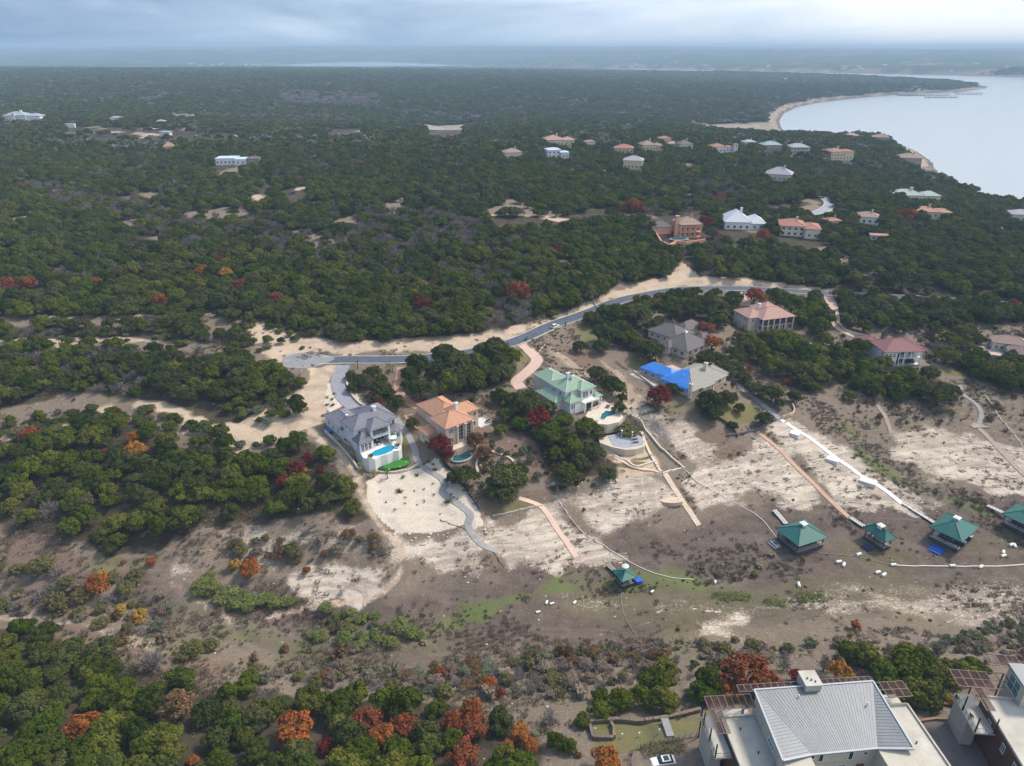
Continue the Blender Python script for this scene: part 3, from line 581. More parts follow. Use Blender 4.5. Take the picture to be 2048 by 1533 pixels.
LM = dict(ever=leaf_material('juniper leaves', [(.052, .076, .009), (.104, .122, .014), (.037, .055, .010), (.138, .138, .027), (.064, .098, .010), (.104, .100, .042)]),
          oak=leaf_material('live oak leaves', [(.054, .068, .018), (.080, .090, .028), (.044, .058, .017), (.094, .098, .034)]),
          bright=leaf_material('bright leaves', [(.145, .175, .050), (.185, .200, .065)]), yellow=leaf_material('yellow leaves', [(.36, .22, .045), (.42, .29, .06)]),
          orange=leaf_material('orange leaves', [(.36, .145, .032), (.30, .105, .030), (.38, .18, .036)], .15, .42, .022), rust=leaf_material('rust leaves', [(.26, .078, .032), (.20, .072, .036), (.29, .098, .032)], .15, .45, .024),
          red=leaf_material('red leaves', [(.180, .030, .027), (.135, .026, .027), (.21, .042, .030)], .15, .45, .02), brown=leaf_material('brown leaves', [(.17, .095, .050), (.20, .125, .062), (.14, .08, .047)], .15, .42, .03),
          olive=leaf_material('olive leaves', [(.13, .125, .045), (.16, .15, .06), (.12, .105, .05)]), grey=leaf_material('grey-green leaves', [(.135, .150, .095), (.17, .18, .12)]),
          dry=leaf_material('dry weeds', [(.255, .20, .155), (.20, .15, .118), (.165, .125, .10), (.22, .18, .115), (.29, .235, .18)], .1), green=leaf_material('green weeds', [(.11, .15, .04), (.16, .18, .055), (.095, .125, .045)], .2), reed=leaf_material('reeds', [(.155, .195, .045), (.20, .22, .07)], .2),
          twig=leaf_material('bare twigs', [(.175, .152, .145), (.21, .185, .175), (.15, .128, .12)], 0, .2, .0))
bark = mat('bark', (.115, .092, .074), .95, .2, 6.0); palebark = mat('pale bark', (.24, .215, .20), .95, .15, 6.0)
class LeafMesh:
    def __init__(s): s.v = []; s.f = []; s.a = []
    def leaf(s, c, n, size, val, asp=1.0):
        """one four-cornered leaf spray at c facing n"""
        n = n / (np.linalg.norm(n) + 1e-9); t = RNG.normal(size=3); u = np.cross(n, t); u /= np.linalg.norm(u) + 1e-9; w = np.cross(n, u); k = len(s.v)
        j = RNG.uniform(.65, 1.25, 4)
        s.v += [c + u * size * j[0], c + w * size * asp * j[1] + n * size * .2, c - u * size * j[2], c - w * size * asp * j[3] - n * size * .15]; s.f.append((k, k + 1, k + 2, k + 3)); s.a.append(val)
    def mesh(s, name, m):
        me = bpy.data.meshes.new(name); me.from_pydata([tuple(p) for p in s.v], [], s.f); me.materials.append(m)
        at_ = me.attributes.new('leaf', 'FLOAT', 'FACE'); at_.data.foreach_set('value', np.array(s.a, np.float32)); me.update(); return me
def crown_mesh(name, m, seed, lobes=13, per=120, size=.115, flat=.8, spread=.62, gap=.12, bottom=.25):
    """crown of unit radius standing on z=0..~1.5: lobes of leaf sprays on a rough dome, gaps between them"""
    global RNG; RNG = np.random.default_rng(seed); lm = LeafMesh(); L = []
    for i in range(lobes):
        a = i * 2.399 + RNG.uniform(-.4, .4); h = (i + .5) / lobes
        rr = spread * math.sqrt(1 - (h * .92) ** 2) * RNG.uniform(.55, 1.32); L.append((np.array([rr * math.cos(a), rr * math.sin(a), bottom + .34 + h * .78 * flat + RNG.uniform(-.1, .14)]), RNG.uniform(.20, .42) * (1.1 - .25 * h), RNG.uniform(0, 1)))
    for c, r, tone in L:
        for k in range(per):
            n = RNG.normal(size=3); n /= np.linalg.norm(n)
            if n[2] < -.35: n[2] *= -.7
            if RNG.uniform() < gap: continue
            p = c + n * r * RNG.uniform(.78, 1.08) * np.array([1, 1, .82])
            nn = n + RNG.normal(size=3) * .42 + np.array([0, 0, .25])
            lm.leaf(p, nn, size * RNG.uniform(.6, 1.25), np.clip(.5 * tone + .5 * RNG.uniform(), 0, 1))
    return lm.mesh(name, m)
def trunk_mesh(name, m, seed, h=.75, r=.07, limbs=5, up=.75):
    rd = random.Random(seed); mb = MB(); mb.cyl(0, 0, -.25, h * .5, r * 1.25, r * .8, 7)
    for k in range(limbs):
        a = k * 2 * math.pi / limbs + rd.uniform(-.4, .4); l = rd.uniform(.4, .62); p0 = Vector((0, 0, h * rd.uniform(.3, .5))); p1 = p0 + Vector((l * .5 * math.cos(a), l * .5 * math.sin(a), up * .32)); p2 = p1 + Vector((l * .5 * math.cos(a + .3), l * .5 * math.sin(a + .3), up * .35))
        mb.bar(p0, p1, r * .95); mb.bar(p1, p2, r * .55)
    return mb.mesh(name, m)
def bare_mesh(name, m, seed, n1=9, n2=8, n3=9):
    """leafless crown: limbs, branches and a haze of fine twigs, unit radius"""
    global RNG; RNG = np.random.default_rng(seed); lm = LeafMesh()
    def blade(p, q, w, val):
        d = q - p; t = np.cross(d, RNG.normal(size=3)); t = t / (np.linalg.norm(t) + 1e-9) * w; k = len(lm.v)
        lm.v += [p - t, p + t, q + t * .45, q - t * .45]; lm.f.append((k, k + 1, k + 2, k + 3)); lm.a.append(val)
    for i in range(n1):
        a = i * 2.4 + RNG.uniform(-.3, .3); el = RNG.uniform(.45, 1.3); d = np.array([math.cos(a) * math.cos(el), math.sin(a) * math.cos(el), math.sin(el)])
        p = np.array([0, 0, .15]); q = p + d * RNG.uniform(.5, .75); blade(p, q, .028, .2); blade(p, q, .028, .2)
        for j in range(n2):
            b0 = p + (q - p) * RNG.uniform(.3, 1); d2 = d + RNG.normal(size=3) * .55 + np.array([0, 0, .3]); d2 /= np.linalg.norm(d2); q2 = b0 + d2 * RNG.uniform(.25, .5); blade(b0, q2, .013, .4)
            for k in range(n3):
                c0 = b0 + (q2 - b0) * RNG.uniform(.2, 1); d3 = d2 + RNG.normal(size=3) * .7; d3 /= np.linalg.norm(d3); blade(c0, c0 + d3 * RNG.uniform(.12, .28), .010, RNG.uniform(.4, 1))
    return lm.mesh(name, m)
def tuft_mesh(name, m, seed, n=70, h=1.0, w=.07, lean=.5, rad=.5):
    """clump of stems and blades, unit radius"""
    global RNG; RNG = np.random.default_rng(seed); lm = LeafMesh()
    for i in range(n):
        a = RNG.uniform(0, 6.283); r = rad * math.sqrt(RNG.uniform()); p = np.array([r * math.cos(a), r * math.sin(a), -.05]); d = np.array([math.cos(a) * lean * RNG.uniform(0, 1.2), math.sin(a) * lean * RNG.uniform(0, 1.2), 1.0]) + RNG.normal(size=3) * .25
        q = p + d * h * RNG.uniform(.45, 1); t = np.cross(q - p, RNG.normal(size=3)); t = t / (np.linalg.norm(t) + 1e-9) * w; k = len(lm.v)
        lm.v += [p - t * .7, p + t * .7, q + t, q - t * .6]; lm.f.append((k, k + 1, k + 2, k + 3)); lm.a.append(RNG.uniform())
    return lm.mesh(name, m)
def merged(name, *ms):
    """one mesh out of several (for plants that stand in a mass)"""
    bm = bmesh.new(); mats = []
    me = bpy.data.meshes.new(name); vals = []
    v, f, mi = [], [], []
    for m in ms:
        k = len(v); mats.append(m.materials[0]); a = m.attributes.get('leaf')
        vv = np.zeros(len(m.vertices) * 3, np.float32); m.vertices.foreach_get('co', vv); v += [tuple(p) for p in vv.reshape(-1, 3)]
        for i, p in enumerate(m.polygons):
            f.append(tuple(j + k for j in p.vertices)); mi.append(len(mats) - 1); vals.append(a.data[i].value if a else .5)
    bm.free(); me.from_pydata(v, [], f)
    for m in mats: me.materials.append(m)
    me.polygons.foreach_set('material_index', mi); at_ = me.attributes.new('leaf', 'FLOAT', 'FACE'); at_.data.foreach_set('value', np.array(vals, np.float32)); me.update(); return me
CR = {}
for i in range(5): CR['ever', i] = crown_mesh('juniper_crown', LM['ever'], 100 + i, 22 + i % 4, 160, .078, .72 + .08 * (i % 3), .62, .08)
for i in range(4): CR['oak', i] = crown_mesh('oak_crown', LM['oak'], 130 + i, 24, 150, .072, .62, .70, .14, .3)
for k_, s_ in (('orange', 150), ('rust', 160), ('red', 170), ('yellow', 180), ('brown', 190), ('olive', 200), ('bright', 210), ('grey', 220), ('dry', 230)):
    for i in range(2): CR[k_, i] = crown_mesh(k_ + '_crown', LM[k_], s_ + i, 21, 130, .070, .75, .64, .30)
for i in range(3): CR['bare', i] = bare_mesh('bare_crown', LM['twig'], 240 + i)
TRK = [trunk_mesh('trunk', bark, 300 + i) for i in range(3)]; TRKP = trunk_mesh('pale_trunk', palebark, 310, .6, .06, 4)
TREES = []           # every single tree placed (x, y, r) so that nothing else grows there
CLEAR = []           # circles kept free of scattered trees
def tree(kind, x, y, z, r, label, group, cat='tree', name=None, hscale=1.0, rnd=random):
    nv = sum(1 for k in CR if k[0] == kind); i = rnd.randrange(nv)
    nm = name or {'ever': 'juniper_tree', 'oak': 'live_oak_tree', 'bare': 'bare_tree'}.get(kind, 'autumn_tree' if kind in ('orange', 'rust', 'red', 'yellow', 'brown') else 'leafy_tree')
    t = empty(nm, (x, y, z - .1), rnd.uniform(0, 6.28)); t.scale = (r * rnd.uniform(.84, 1.12), r * rnd.uniform(.84, 1.12), r * hscale); tag(t, label, cat, group)
    c = link('crown', CR[kind, i], t); link('trunk', TRKP if kind == 'bare' else rnd.choice(TRK), t)
    TREES.append((x, y, r)); return t
def tpx(kind, px, py, wpx, label, group=None, cat='tree', name=None, hs=1.0):
    """a tree whose crown is centred on a photo pixel and wpx wide there"""
    r = 3.0
    for _ in range(3):
        g = G(px, py, r * .85 * hs); dep = g[1] * _c - (g[2] + r * .8 - CAMZ) * _s; r = max(.4, wpx / 2 * dep / FPX * .95)
    return tree(kind, g[0], g[1], g[2], r, label, group, cat, name, hs)
# ================================================================ HOUSES
WM = dict(white=mat('white stucco', (.80, .79, .77), .9, .04, .6), cream=mat('cream stucco', (.70, .63, .52), .9, .06, .5), peach=mat('peach stucco', (.68, .54, .43), .9, .06, .5), pinkst=mat('pink-beige stucco', (.68, .55, .465), .9, .06, .5),
          orange=mat('orange stucco', (.80, .41, .27), .9, .08, .4), yellow=mat('yellow stucco', (.68, .56, .36), .9, .06, .4), brownst=mat('brown stone', (.40, .30, .23), .95, .2, .9), stone=mat('limestone wall', (.62, .55, .45), .95, .14, 1.6, col2=(.50, .42, .33)), beige=mat('beige panels', (.52, .48, .40), .85, .05, .8), paleorange=mat('tan stone', (.66, .50, .36), .95, .1, .8))
def roofm(n, c, c2=None, rough=.85): return mat('roof ' + n, c, rough, .14, 1.1, .2, col2=c2, bump=.3)
RM = dict(slate=roofm('slate grey', (.225, .222, .262), (.165, .162, .195)), terra=roofm('terracotta', (.56, .305, .195), (.43, .225, .145)), green=roofm('verdigris', (.29, .40, .30), (.22, .315, .235)), greyb=roofm('grey brown', (.175, .152, .152), (.130, .112, .113)), greysh=roofm('grey shingle', (.345, .325, .285), (.27, .25, .225)),
          pinkt=roofm('pink clay', (.48, .30, .25), (.38, .23, .19)), maroon=roofm('maroon', (.30, .15, .145), (.23, .115, .112)), brown=roofm('brown', (.37, .26, .215), (.27, .19, .155)), white=roofm('white', (.60, .62, .66), (.52, .53, .58)), red=roofm('red clay', (.41, .20, .155), (.32, .15, .115)), orange=roofm('orange clay', (.47, .27, .18), (.37, .20, .14)),
          sage=roofm('sage metal', (.40, .455, .43), (.34, .385, .37)), lilac=roofm('lilac grey', (.40, .385, .42), (.32, .305, .34)), teal=roofm('teal grey', (.34, .40, .43), (.27, .33, .36)), blue=roofm('pale blue metal', (.52, .62, .72), (.45, .54, .64)), dockgreen=mat('green metal roof', (.020, .115, .102), .5, .1, .5, .45, col2=(.026, .145, .128)))
GL = glass('window glass'); GLT = glass('teal glass', (.10, .22, .22)); trim = mat('white trim', (.78, .77, .75), .7, .03, 1.0); darkm = mat('dark metal', (.035, .035, .04), .5, .2, 3.0, .5); dark = mat('deep shade interior', (.045, .04, .04), .9, .2, 1.0)
ridgecap = mat('ridge caps', (.17, .165, .19), .8, .1, 2.0)
_WC = {}
def window_meshes(w, h, nx, ny, gl):
    k = (round(w, 2), round(h, 2), nx, ny, gl.name)
    if k not in _WC:
        f = MB(); t = .09 if w > .7 else .07; d = .10
        f.box(-w / 2, w / 2, -d, .02, h - t, h); f.box(-w / 2, w / 2, -d - .05, .02, 0, t); f.box(-w / 2, -w / 2 + t, -d, .02, t, h - t); f.box(w / 2 - t, w / 2, -d, .02, t, h - t)
        for i in range(1, nx): x = -w / 2 + w * i / nx; f.box(x - .04, x + .04, -d + .01, .02, t, h - t)
        for i in range(1, ny): z = h * i / ny; f.box(-w / 2 + t, w / 2 - t, -d + .02, .02, z - .03, z + .03)
        g = MB(); g.box(-w / 2 + t * .6, w / 2 - t * .6, -.045, .015, t * .6, h - t * .6); _WC[k] = (f.mesh('window', trim), g.mesh('pane', gl))
    return _WC[k]
class House:
    def __init__(s, name, o, deg, z, label, cat='house', group=None):
        s.o = o; s.deg = deg; s.z = z; s.root = empty(name, (o[0], o[1], z), R(deg)); tag(s.root, label, cat, group); s.a = R(deg)
    def loc(s, x, y, z): return (x, y, z)
    def world(s, x, y): c, n = math.cos(s.a), math.sin(s.a); return (s.o[0] + x * c - y * n, s.o[1] + x * n + y * c)
    def local(s, wx, wy): c, n = math.cos(s.a), math.sin(s.a); dx, dy = wx - s.o[0], wy - s.o[1]; return (dx * c + dy * n, -dx * n + dy * c)
    def clear(s, x, y, r): CLEAR.append((*s.world(x, y), r))
    def part(s, name, mb, m, parent=None): return mb.build(name, m, parent or s.root)
    def wall(s, x0, x1, y0, y1, z0, z1, m): return s.part('wall', MB().box(x0, x1, y0, y1, z0, z1), m)
    def hip(s, x0, x1, y0, y1, z, rise, m, over=.55, ridge=True, gable=None, cap=None, name='roof'):
        x0 -= over; x1 += over; y0 -= over; y1 += over; w, d = x1 - x0, y1 - y0; t = .22; b = MB(); along = w >= d; k = min(w, d) / 2
        if gable == 'x' or (gable is True and along): r0, r1 = (x0, (y0 + y1) / 2), (x1, (y0 + y1) / 2)
        elif gable == 'y' or gable is True: r0, r1 = ((x0 + x1) / 2, y0), ((x0 + x1) / 2, y1)
        elif along: r0, r1 = (x0 + k, (y0 + y1) / 2), (x1 - k, (y0 + y1) / 2)
        else: r0, r1 = ((x0 + x1) / 2, y0 + k), ((x0 + x1) / 2, y1 - k)
        C = [(x0, y0), (x1, y0), (x1, y1), (x0, y1)]
        vs = [(p[0], p[1], z - t) for p in C] + [(p[0], p[1], z) for p in C] + [(r0[0], r0[1], z + rise), (r1[0], r1[1], z + rise)]
        fs = [(3, 2, 1, 0), (0, 1, 5, 4), (1, 2, 6, 5), (2, 3, 7, 6), (3, 0, 4, 7)]
        ax = (gable == 'x') or (gable != 'y' and along)
        if ax: fs += [(4, 5, 9, 8), (6, 7, 8, 9), (5, 6, 9), (7, 4, 8)]; hips = [(4, 8), (7, 8), (5, 9), (6, 9), (8, 9)]
        else: fs += [(5, 6, 9, 8), (7, 4, 8, 9), (4, 5, 8), (6, 7, 9)]; hips = [(4, 8), (5, 8), (6, 9), (7, 9), (8, 9)]
        o = s.part(name, b.add(vs, fs), m)
        if ridge:
            r = MB()
            for i, j in hips:
                p, q = Vector(vs[i]), Vector(vs[j])
                if (p - q).length > .3: r.bar(p + Vector((0, 0, .03)), q + Vector((0, 0, .03)), .22, .14)
            s.part('ridge_cap', r, cap or m, o)
        return o
    def cone(s, x, y, r, z, rise, m, n=8, a0=.39, cap=None):
        vs = [(x + r * math.cos(a0 + 2 * math.pi * k / n), y + r * math.sin(a0 + 2 * math.pi * k / n), zz) for zz in (z - .2, z) for k in range(n)] + [(x, y, z + rise)]
        fs = [tuple(range(n - 1, -1, -1))] + [(k, (k + 1) % n, n + (k + 1) % n, n + k) for k in range(n)] + [(n + k, n + (k + 1) % n, 2 * n) for k in range(n)]
        o = s.part('roof', MB().add(vs, fs), m); r_ = MB()
        for k in range(n): r_.bar(vs[n + k], vs[2 * n], .16, .1)
        s.part('ridge_cap', r_, cap or m, o); return o
    def win(s, side, at_, u, z, w, h, nx=2, ny=1, gl=None, name='window'):
        """side S/N/W/E of the plane at_; u along the wall"""
        f, g = window_meshes(w, h, nx, ny, gl or GL)
        rot = {'S': 0, 'N': math.pi, 'W': -math.pi / 2, 'E': math.pi / 2}[side]; p = (u, at_, z) if side in 'SN' else (at_, u, z)
        o = link(name, f, s.root, p, rot); link('pane', g, o); return o
    def wins(s, side, at_, us, z, w, h, nx=2, ny=1, gl=None):
        for u in us: s.win(side, at_, u, z, w, h, nx, ny, gl)
    def col(s, x, y, z0, z1, w=.45, m=None): return s.part('column', MB().box(x - w / 2, x + w / 2, y - w / 2, y + w / 2, z0, z1).box(x - w * .72, x + w * .72, y - w * .72, y + w * .72, z1 - .25, z1 - .003).box(x - w * .7, x + w * .7, y - w * .7, y + w * .7, z0 + .003, z0 + .3), m or trim)
    def chim(s, x, y, w, d, z0, z1, m=None):
        o = s.part('chimney', MB().box(x - w / 2, x + w / 2, y - d / 2, y + d / 2, z0, z1).box(x - w / 2 - .12, x + w / 2 + .12, y - d / 2 - .12, y + d / 2 + .12, z1 - .35, z1 - .1), m or WM['white'])
        s.part('flue', MB().cyl(x, y, z1 - .05, z1 + .35, .16, .16, 8), darkm, o); return o
    def slab(s, pts, z0, z1, m, name='terrace'): return s.part(name, MB().prism(pts, z0, z1), m)
    def rail(s, pts, z, h=1.0, m=None, step=1.4, name='railing'):
        b = MB()
        for a, c in zip(pts[:-1], pts[1:]):
            A, C_ = Vector((*a, z)), Vector((*c, z)); b.bar(A + Vector((0, 0, h)), C_ + Vector((0, 0, h)), .07); b.bar(A + Vector((0, 0, h * .5)), C_ + Vector((0, 0, h * .5)), .035); b.bar(A + Vector((0, 0, .12)), C_ + Vector((0, 0, .12)), .035); n = max(1, int((C_ - A).length / step))
            for k in range(n + 1): p = A.lerp(C_, k / n); b.bar(p, p + Vector((0, 0, h)), .06)
        return s.part(name, b, m or darkm)
poolblue = water_material('pool water', (.012, .30, .46), .08, .15, 1.2); poolteal = water_material('teal pool water', (.008, .12, .15), .08, .15, 1.2); poolcyan = water_material('cyan pool water', (.06, .46, .55), .08, .15, 1.2)
def thing_px(pts, z): return [at(px, py, z) for px, py in pts]
def ellipse(cx, cy, a, b, n=20, rot=0.0): return [(cx + a * math.cos(t) * math.cos(rot) - b * math.sin(t) * math.sin(rot), cy + a * math.cos(t) * math.sin(rot) + b * math.sin(t) * math.cos(rot)) for t in [2 * math.pi * k / n for k in range(n)]]
def pool(name, label, pts, z, water, rimm, spa=None):
    """swimming pool: coping ring round a water sheet (pts in world coordinates)"""
    cx = sum(p[0] for p in pts) / len(pts); cy = sum(p[1] for p in pts) / len(pts); t = empty(name, (cx, cy, z)); tag(t, label, 'pool')
    Lp = [(p[0] - cx, p[1] - cy) for p in pts]; n = len(Lp)
    MB().add([(p[0], p[1], .02) for p in Lp], [tuple(range(n))]).build('water', water, t)
    r = MB(); O = [(p[0] * 1.0 + .4 * p[0] / math.hypot(*p), p[1] + .4 * p[1] / math.hypot(*p)) for p in Lp]
    r.add([(p[0], p[1], .10) for p in Lp] + [(p[0], p[1], .10) for p in O] + [(p[0], p[1], -.3) for p in Lp] + [(p[0], p[1], -.3) for p in O], [(k, n + k, n + (k + 1) % n, (k + 1) % n) for k in range(n)] + [((k + 1) % n, 2 * n + (k + 1) % n, 2 * n + k, k) for k in range(n)] + [(n + k, 3 * n + k, 3 * n + (k + 1) % n, n + (k + 1) % n) for k in range(n)])
    r.build('coping', rimm, t); return t
def ccw(p):
    return p if sum(p[i][0] * p[(i + 1) % len(p)][1] - p[(i + 1) % len(p)][0] * p[i][1] for i in range(len(p))) > 0 else list(reversed(p))

# ---------------------------------------------------------------- white house with the slate roof
def white_house():
    h = House('house', *HF['white'][:2], 20.0, 'white two-storey house with dark grey hip roofs above a blue pool'); W, S = WM['white'], RM['slate']; K = ridgecap
    h.clear(8, 10, 14); h.clear(7, -5, 10)
    h.wall(.5, 16.4, .5, 9.2, -5, 6.9, W); h.wall(8.2, 16.4, 9.2, 13.3, -1, 6.9, W); h.wall(0, 8, 9.2, 22.4, -2, 3.9, W); h.wall(8, 15, 13.3, 20.5, -1, 3.6, W)
    h.hip(.5, 16.4, .5, 9.2, 7, 2.9, S, cap=K); h.hip(8.4, 16.3, 3.2, 13.2, 7.02, 2.6, S, cap=K); h.hip(0, 8, 8.6, 22.4, 4, 2.3, S, cap=K); h.hip(8.2, 15, 13.4, 20.5, 3.7, 1.9, S, cap=K)
    # balcony block in front: piers, slab, parapet, roof
    for x in (5.3, 11.9): h.part('pier', MB().box(x - .35, x + .35, -2.7, .5, 0, 6.85), W)
    h.part('balcony_floor', MB().box(5.66, 11.54, -2.75, .48, 3.2, 3.55), W); h.part('balcony_parapet', MB().box(5.66, 11.54, -2.72, -2.55, 3.552, 4.3), mat('glass balustrade', (.42, .50, .52), .15, .03, 1.0, .6)); h.part('lintel', MB().box(5.66, 11.54, -2.7, -2.3, 6.2, 6.85), W)
    h.hip(5.0, 12.2, -2.7, 3.5, 6.98, 2.35, S, .5, cap=K)
    h.win('S', .5, 8.6, 3.7, 5.2, 2.4, 4); h.win('S', .5, 8.6, .1, 5.4, 2.7, 4)
    # corner turret with tall windows
    h.wall(.3, 5.0, -3.2, .45, -5, 3.4, W); h.hip(.3, 5.0, -3.2, .9, 3.5, 3.0, S, .45, cap=K)
    h.wins('S', -3.2, (1.3, 2.65, 4.0), .3, 1.1, 2.6, 2, 2); h.wins('W', .3, (-2.0,), .3, 1.0, 2.6, 2, 2)
    # bay with the octagonal roof
    n = 8; P = [(15 + 2.5 * math.cos(.39 + k * math.pi / 4), -.7 + 2.5 * math.sin(.39 + k * math.pi / 4)) for k in range(n)]; h.part('bay', MB().prism(P, -5, 3.35), W); h.cone(15, -.7, 3.1, 3.5, 1.9, S, 8, .39, K)
    for k in (4, 5, 6):
        a = .39 + (k + .5) * math.pi / 4; x, y = 15 + 2.32 * math.cos(a), -.7 + 2.32 * math.sin(a); f, g = window_meshes(1.35, 1.9, 2, 1, GLT); o = link('window', f, h.root, (x, y, .9), a + math.pi / 2); link('pane', g, o)
    h.wins('S', .5, (2.8,), 4.6, 1.9, 1.5, 2, 2); h.wins('S', .5, (13.6, 15.3), 4.6, 1.3, 1.5, 2, 2); h.wins('W', .5, (3.2, 6.8), 4.6, .7, 1.3, 1); h.wins('W', 0, (12, 16, 19.5), 1.2, 1.1, 1.4, 2); h.wins('E', 16.4, (3, 8, 11), 4.4, 1.4, 1.4, 2)
    h.chim(10.6, 4.9, 1.1, 1.6, 8.4, 11.2); h.part('vent_dormer', MB().box(3.6, 4.6, 12.5, 13.3, 5.2, 6.6), W)
    door = h.part('garage_door', MB().box(9.5, 13.8, 20.5, 20.56, 0, 2.6), trim)
    # pool terrace on a curved retaining wall
    arc = [(.3, -3.4), (-.4, -6.4), (.4, -8.6), (2.2, -9.8), (4.5, -9.2), (7, -9.5), (9.4, -9.0), (11.2, -9.6), (13.0, -8.6), (13.6, -6.2), (13.4, -2.9), (5.0, -3.3)]
    h.slab(ccw(arc), -6, 0, W); h.part('patio_floor', MB().prism([(5.02, -3.28), (13.4, -2.88), (13.4, .45), (5.02, .45)], -.3, .02), mat('patio stone', (.62, .60, .58), .8, .08, 1.0))
    wpts = [h.world(*p) for p in [(1.9, -6.2), (4.6, -4.9), (8.5, -4.6), (11.0, -5.0), (11.6, -6.8), (9.4, -8.6), (6.8, -9.0), (4.2, -8.7), (2.3, -7.8)]]
    pool('pool', 'bright blue infinity pool on the white terrace', wpts, 20.0, poolblue, WM['white'])
    for x, y in ((1.6, -8.3), (12.0, -7.6)):
        c = h.world(x, y); t = empty('planter', (c[0], c[1], 20)); tag(t, 'round planter of pale agave at the %s end of the blue pool' % ('lower left' if x < 5 else 'right'), 'planter'); MB().cyl(0, 0, .01, .55, 1.0, 1.15, 14).build('bowl', WM['white'], t); link('plant', tuft_mesh('agave', LM['grey'], 7, 60, .9, .12, 1.0, .6), t, (0, 0, .5))
    for i, (x, y, lb) in enumerate(((8.0, -1.4, 'by the doors'), (6.7, -.9, 'beside the turret'))):
        c = h.world(x, y); t = empty('patio_table', (c[0], c[1], 20.02)); tag(t, 'round dark patio table with pale chairs ' + lb, 'table'); MB().cyl(0, 0, .68, .74, .65, .65, 14).build('table_top', darkm, t); MB().cyl(0, 0, 0, .679, .1, .1, 8).build('leg', darkm, t)
        for k in range(4):
            a = k * math.pi / 2 + .4; q = empty('patio_chair', (c[0] + 1.1 * math.cos(a), c[1] + 1.1 * math.sin(a), 20.02), a - math.pi / 2); tag(q, 'white patio chair round the dark table ' + lb, 'chair', 'patio chairs of the white house')
            MB().box(-.28, .28, -.28, .28, .38, .46).build('seat', WM['white'], q); MB().box(-.28, .28, .22, .28, .462, .95).build('backrest', WM['white'], q)
            for sx in (-.24, .24):
                for sy in (-.24, .24): MB().box(sx - .03, sx + .03, sy - .03, sy + .03, 0, .379).build('leg', WM['white'], q)
    c = h.world(12.3, -4.0); t = empty('parasol', (c[0], c[1], 20)); tag(t, 'white parasol open over the pool terrace', 'parasol'); MB().cyl(0, 0, 0, 2.5, .04, .04, 6).build('pole', darkm, t); MB().cyl(0, 0, 2.2, 2.7, 1.5, .05, 10).build('canopy', WM['white'], t)
    # service yard along the west wall
    c = h.world(-1.6, 16); t = empty('utility_cart', (c[0], c[1], 20.0), h.a); tag(t, 'blue covered utility cart at the back of the white house', 'cart'); MB().box(-.6, .6, -1, 1, .35, .8).build('body', mat('blue cover', (.03, .16, .50), .6, .1, 2.0), t); MB().box(-.45, .45, -.7, .5, .802, 1.5).build('cover', MATS['blue cover'], t)
    for sx in (-.5, .5):
        for sy in (-.7, .7): MB().bar((sx - .08, sy, .3), (sx + .08, sy, .3), .55).build('wheel', darkm, t)
    for k in range(3):
        c = h.world(-1.5, 12.6 - k * 1.5); t = empty('air_conditioner', (c[0], c[1], 20), h.a); tag(t, ('northernmost', 'middle', 'southernmost')[k] + ' of three grey air conditioners by the white wall', 'air conditioner', 'air conditioners of the white house'); MB().box(-.45, .45, -.45, .45, 0, 1.0).build('case', mat('grey metal', (.30, .31, .33), .5, .1, 2.0), t); MB().cyl(0, 0, 1.003, 1.06, .36, .36, 12).build('fan_guard', darkm, t)
    return h
# ---------------------------------------------------------------- peach house
def peach_house():
    h = House('house', *HF['peach'][:2], 19.6, 'peach stucco house with terracotta hip roofs and tall columned windows'); W, T = WM['peach'], RM['terra']; h.clear(8, 12, 15); h.clear(6, -3, 6)
    h.wall(.4, 11.4, .4, 9.5, -2.5, 7.3, W); h.wall(11.4, 17.6, 5.6, 12, -1, 7.3, W); h.wall(5.2, 15.8, 12.002, 26.5, -1, 4.3, W); h.wall(-3.2, .4, 6.2, 11.5, -2, 3.4, W)
    h.hip(.4, 11.6, .2, 9.6, 7.4, 3.1, T); h.hip(8.0, 17.6, 5.6, 12, 7.42, 2.4, T); h.hip(5.2, 15.8, 11.0, 26.5, 4.4, 3.4, T); h.hip(-3.2, 1.5, 6.2, 11.5, 3.5, 1.5, T)
    h.wins('S', .4, (2.6,), 4.6, 1.9, 1.7, 2, 2, GLT); h.wins('S', .4, (2.6,), 1.0, 1.9, 1.8, 2, 2); h.win('S', .4, 6.3, 1.0, 2.4, 5.4, 2, 4); h.win('S', .4, 9.6, 1.0, 2.3, 5.2, 2, 4); h.wins('S', 5.6, (13.6, 16.2), 4.9, 1.5, 1.5, 2, 2); h.wins('S', 5.6, (13.0, 15.6), .9, 1.5, 1.9, 2)
    for x in (4.7, 8.0, 11.0): h.col(x, -.55, -1.5, 7.15, .55, WM['peach'])
    h.wins('W', .4, (3.0,), 3.6, .8, 1.5, 1); h.wins('W', -3.2, (8.8,), 1.0, 1.5, 1.3, 2); h.chim(9.0, 6.5, 1.1, 1.1, 9.0, 12.0); h.part('garage_door', MB().box(5.1, 5.19, 16, 21, 0, 2.5), trim)
    h.slab([(17.7, 4), (23.5, 5), (23.5, 10.5), (17.7, 11)], -2, .05, mat('patio stone', (.62, .60, .58)), 'patio'); h.rail([(18, 4.1), (23.3, 5.1), (23.3, 10.3)], .05, 1.0, trim, 1.0); h.slab([(.5, -3.2), (11.5, -3.4), (11.5, .38), (.5, .38)], -2.5, .35, W, 'porch')
    pool('pool', 'dark teal kidney pool below the peach house', ellipse(*at(924, 915, 17.0), 3.6, 2.2, 18, .6), max(17.0, float(hz(*at(924, 915, 17.0))) + .2), poolteal, WM['stone'])
    CLEAR.append((*at(924, 915, 17.0), 4.5))
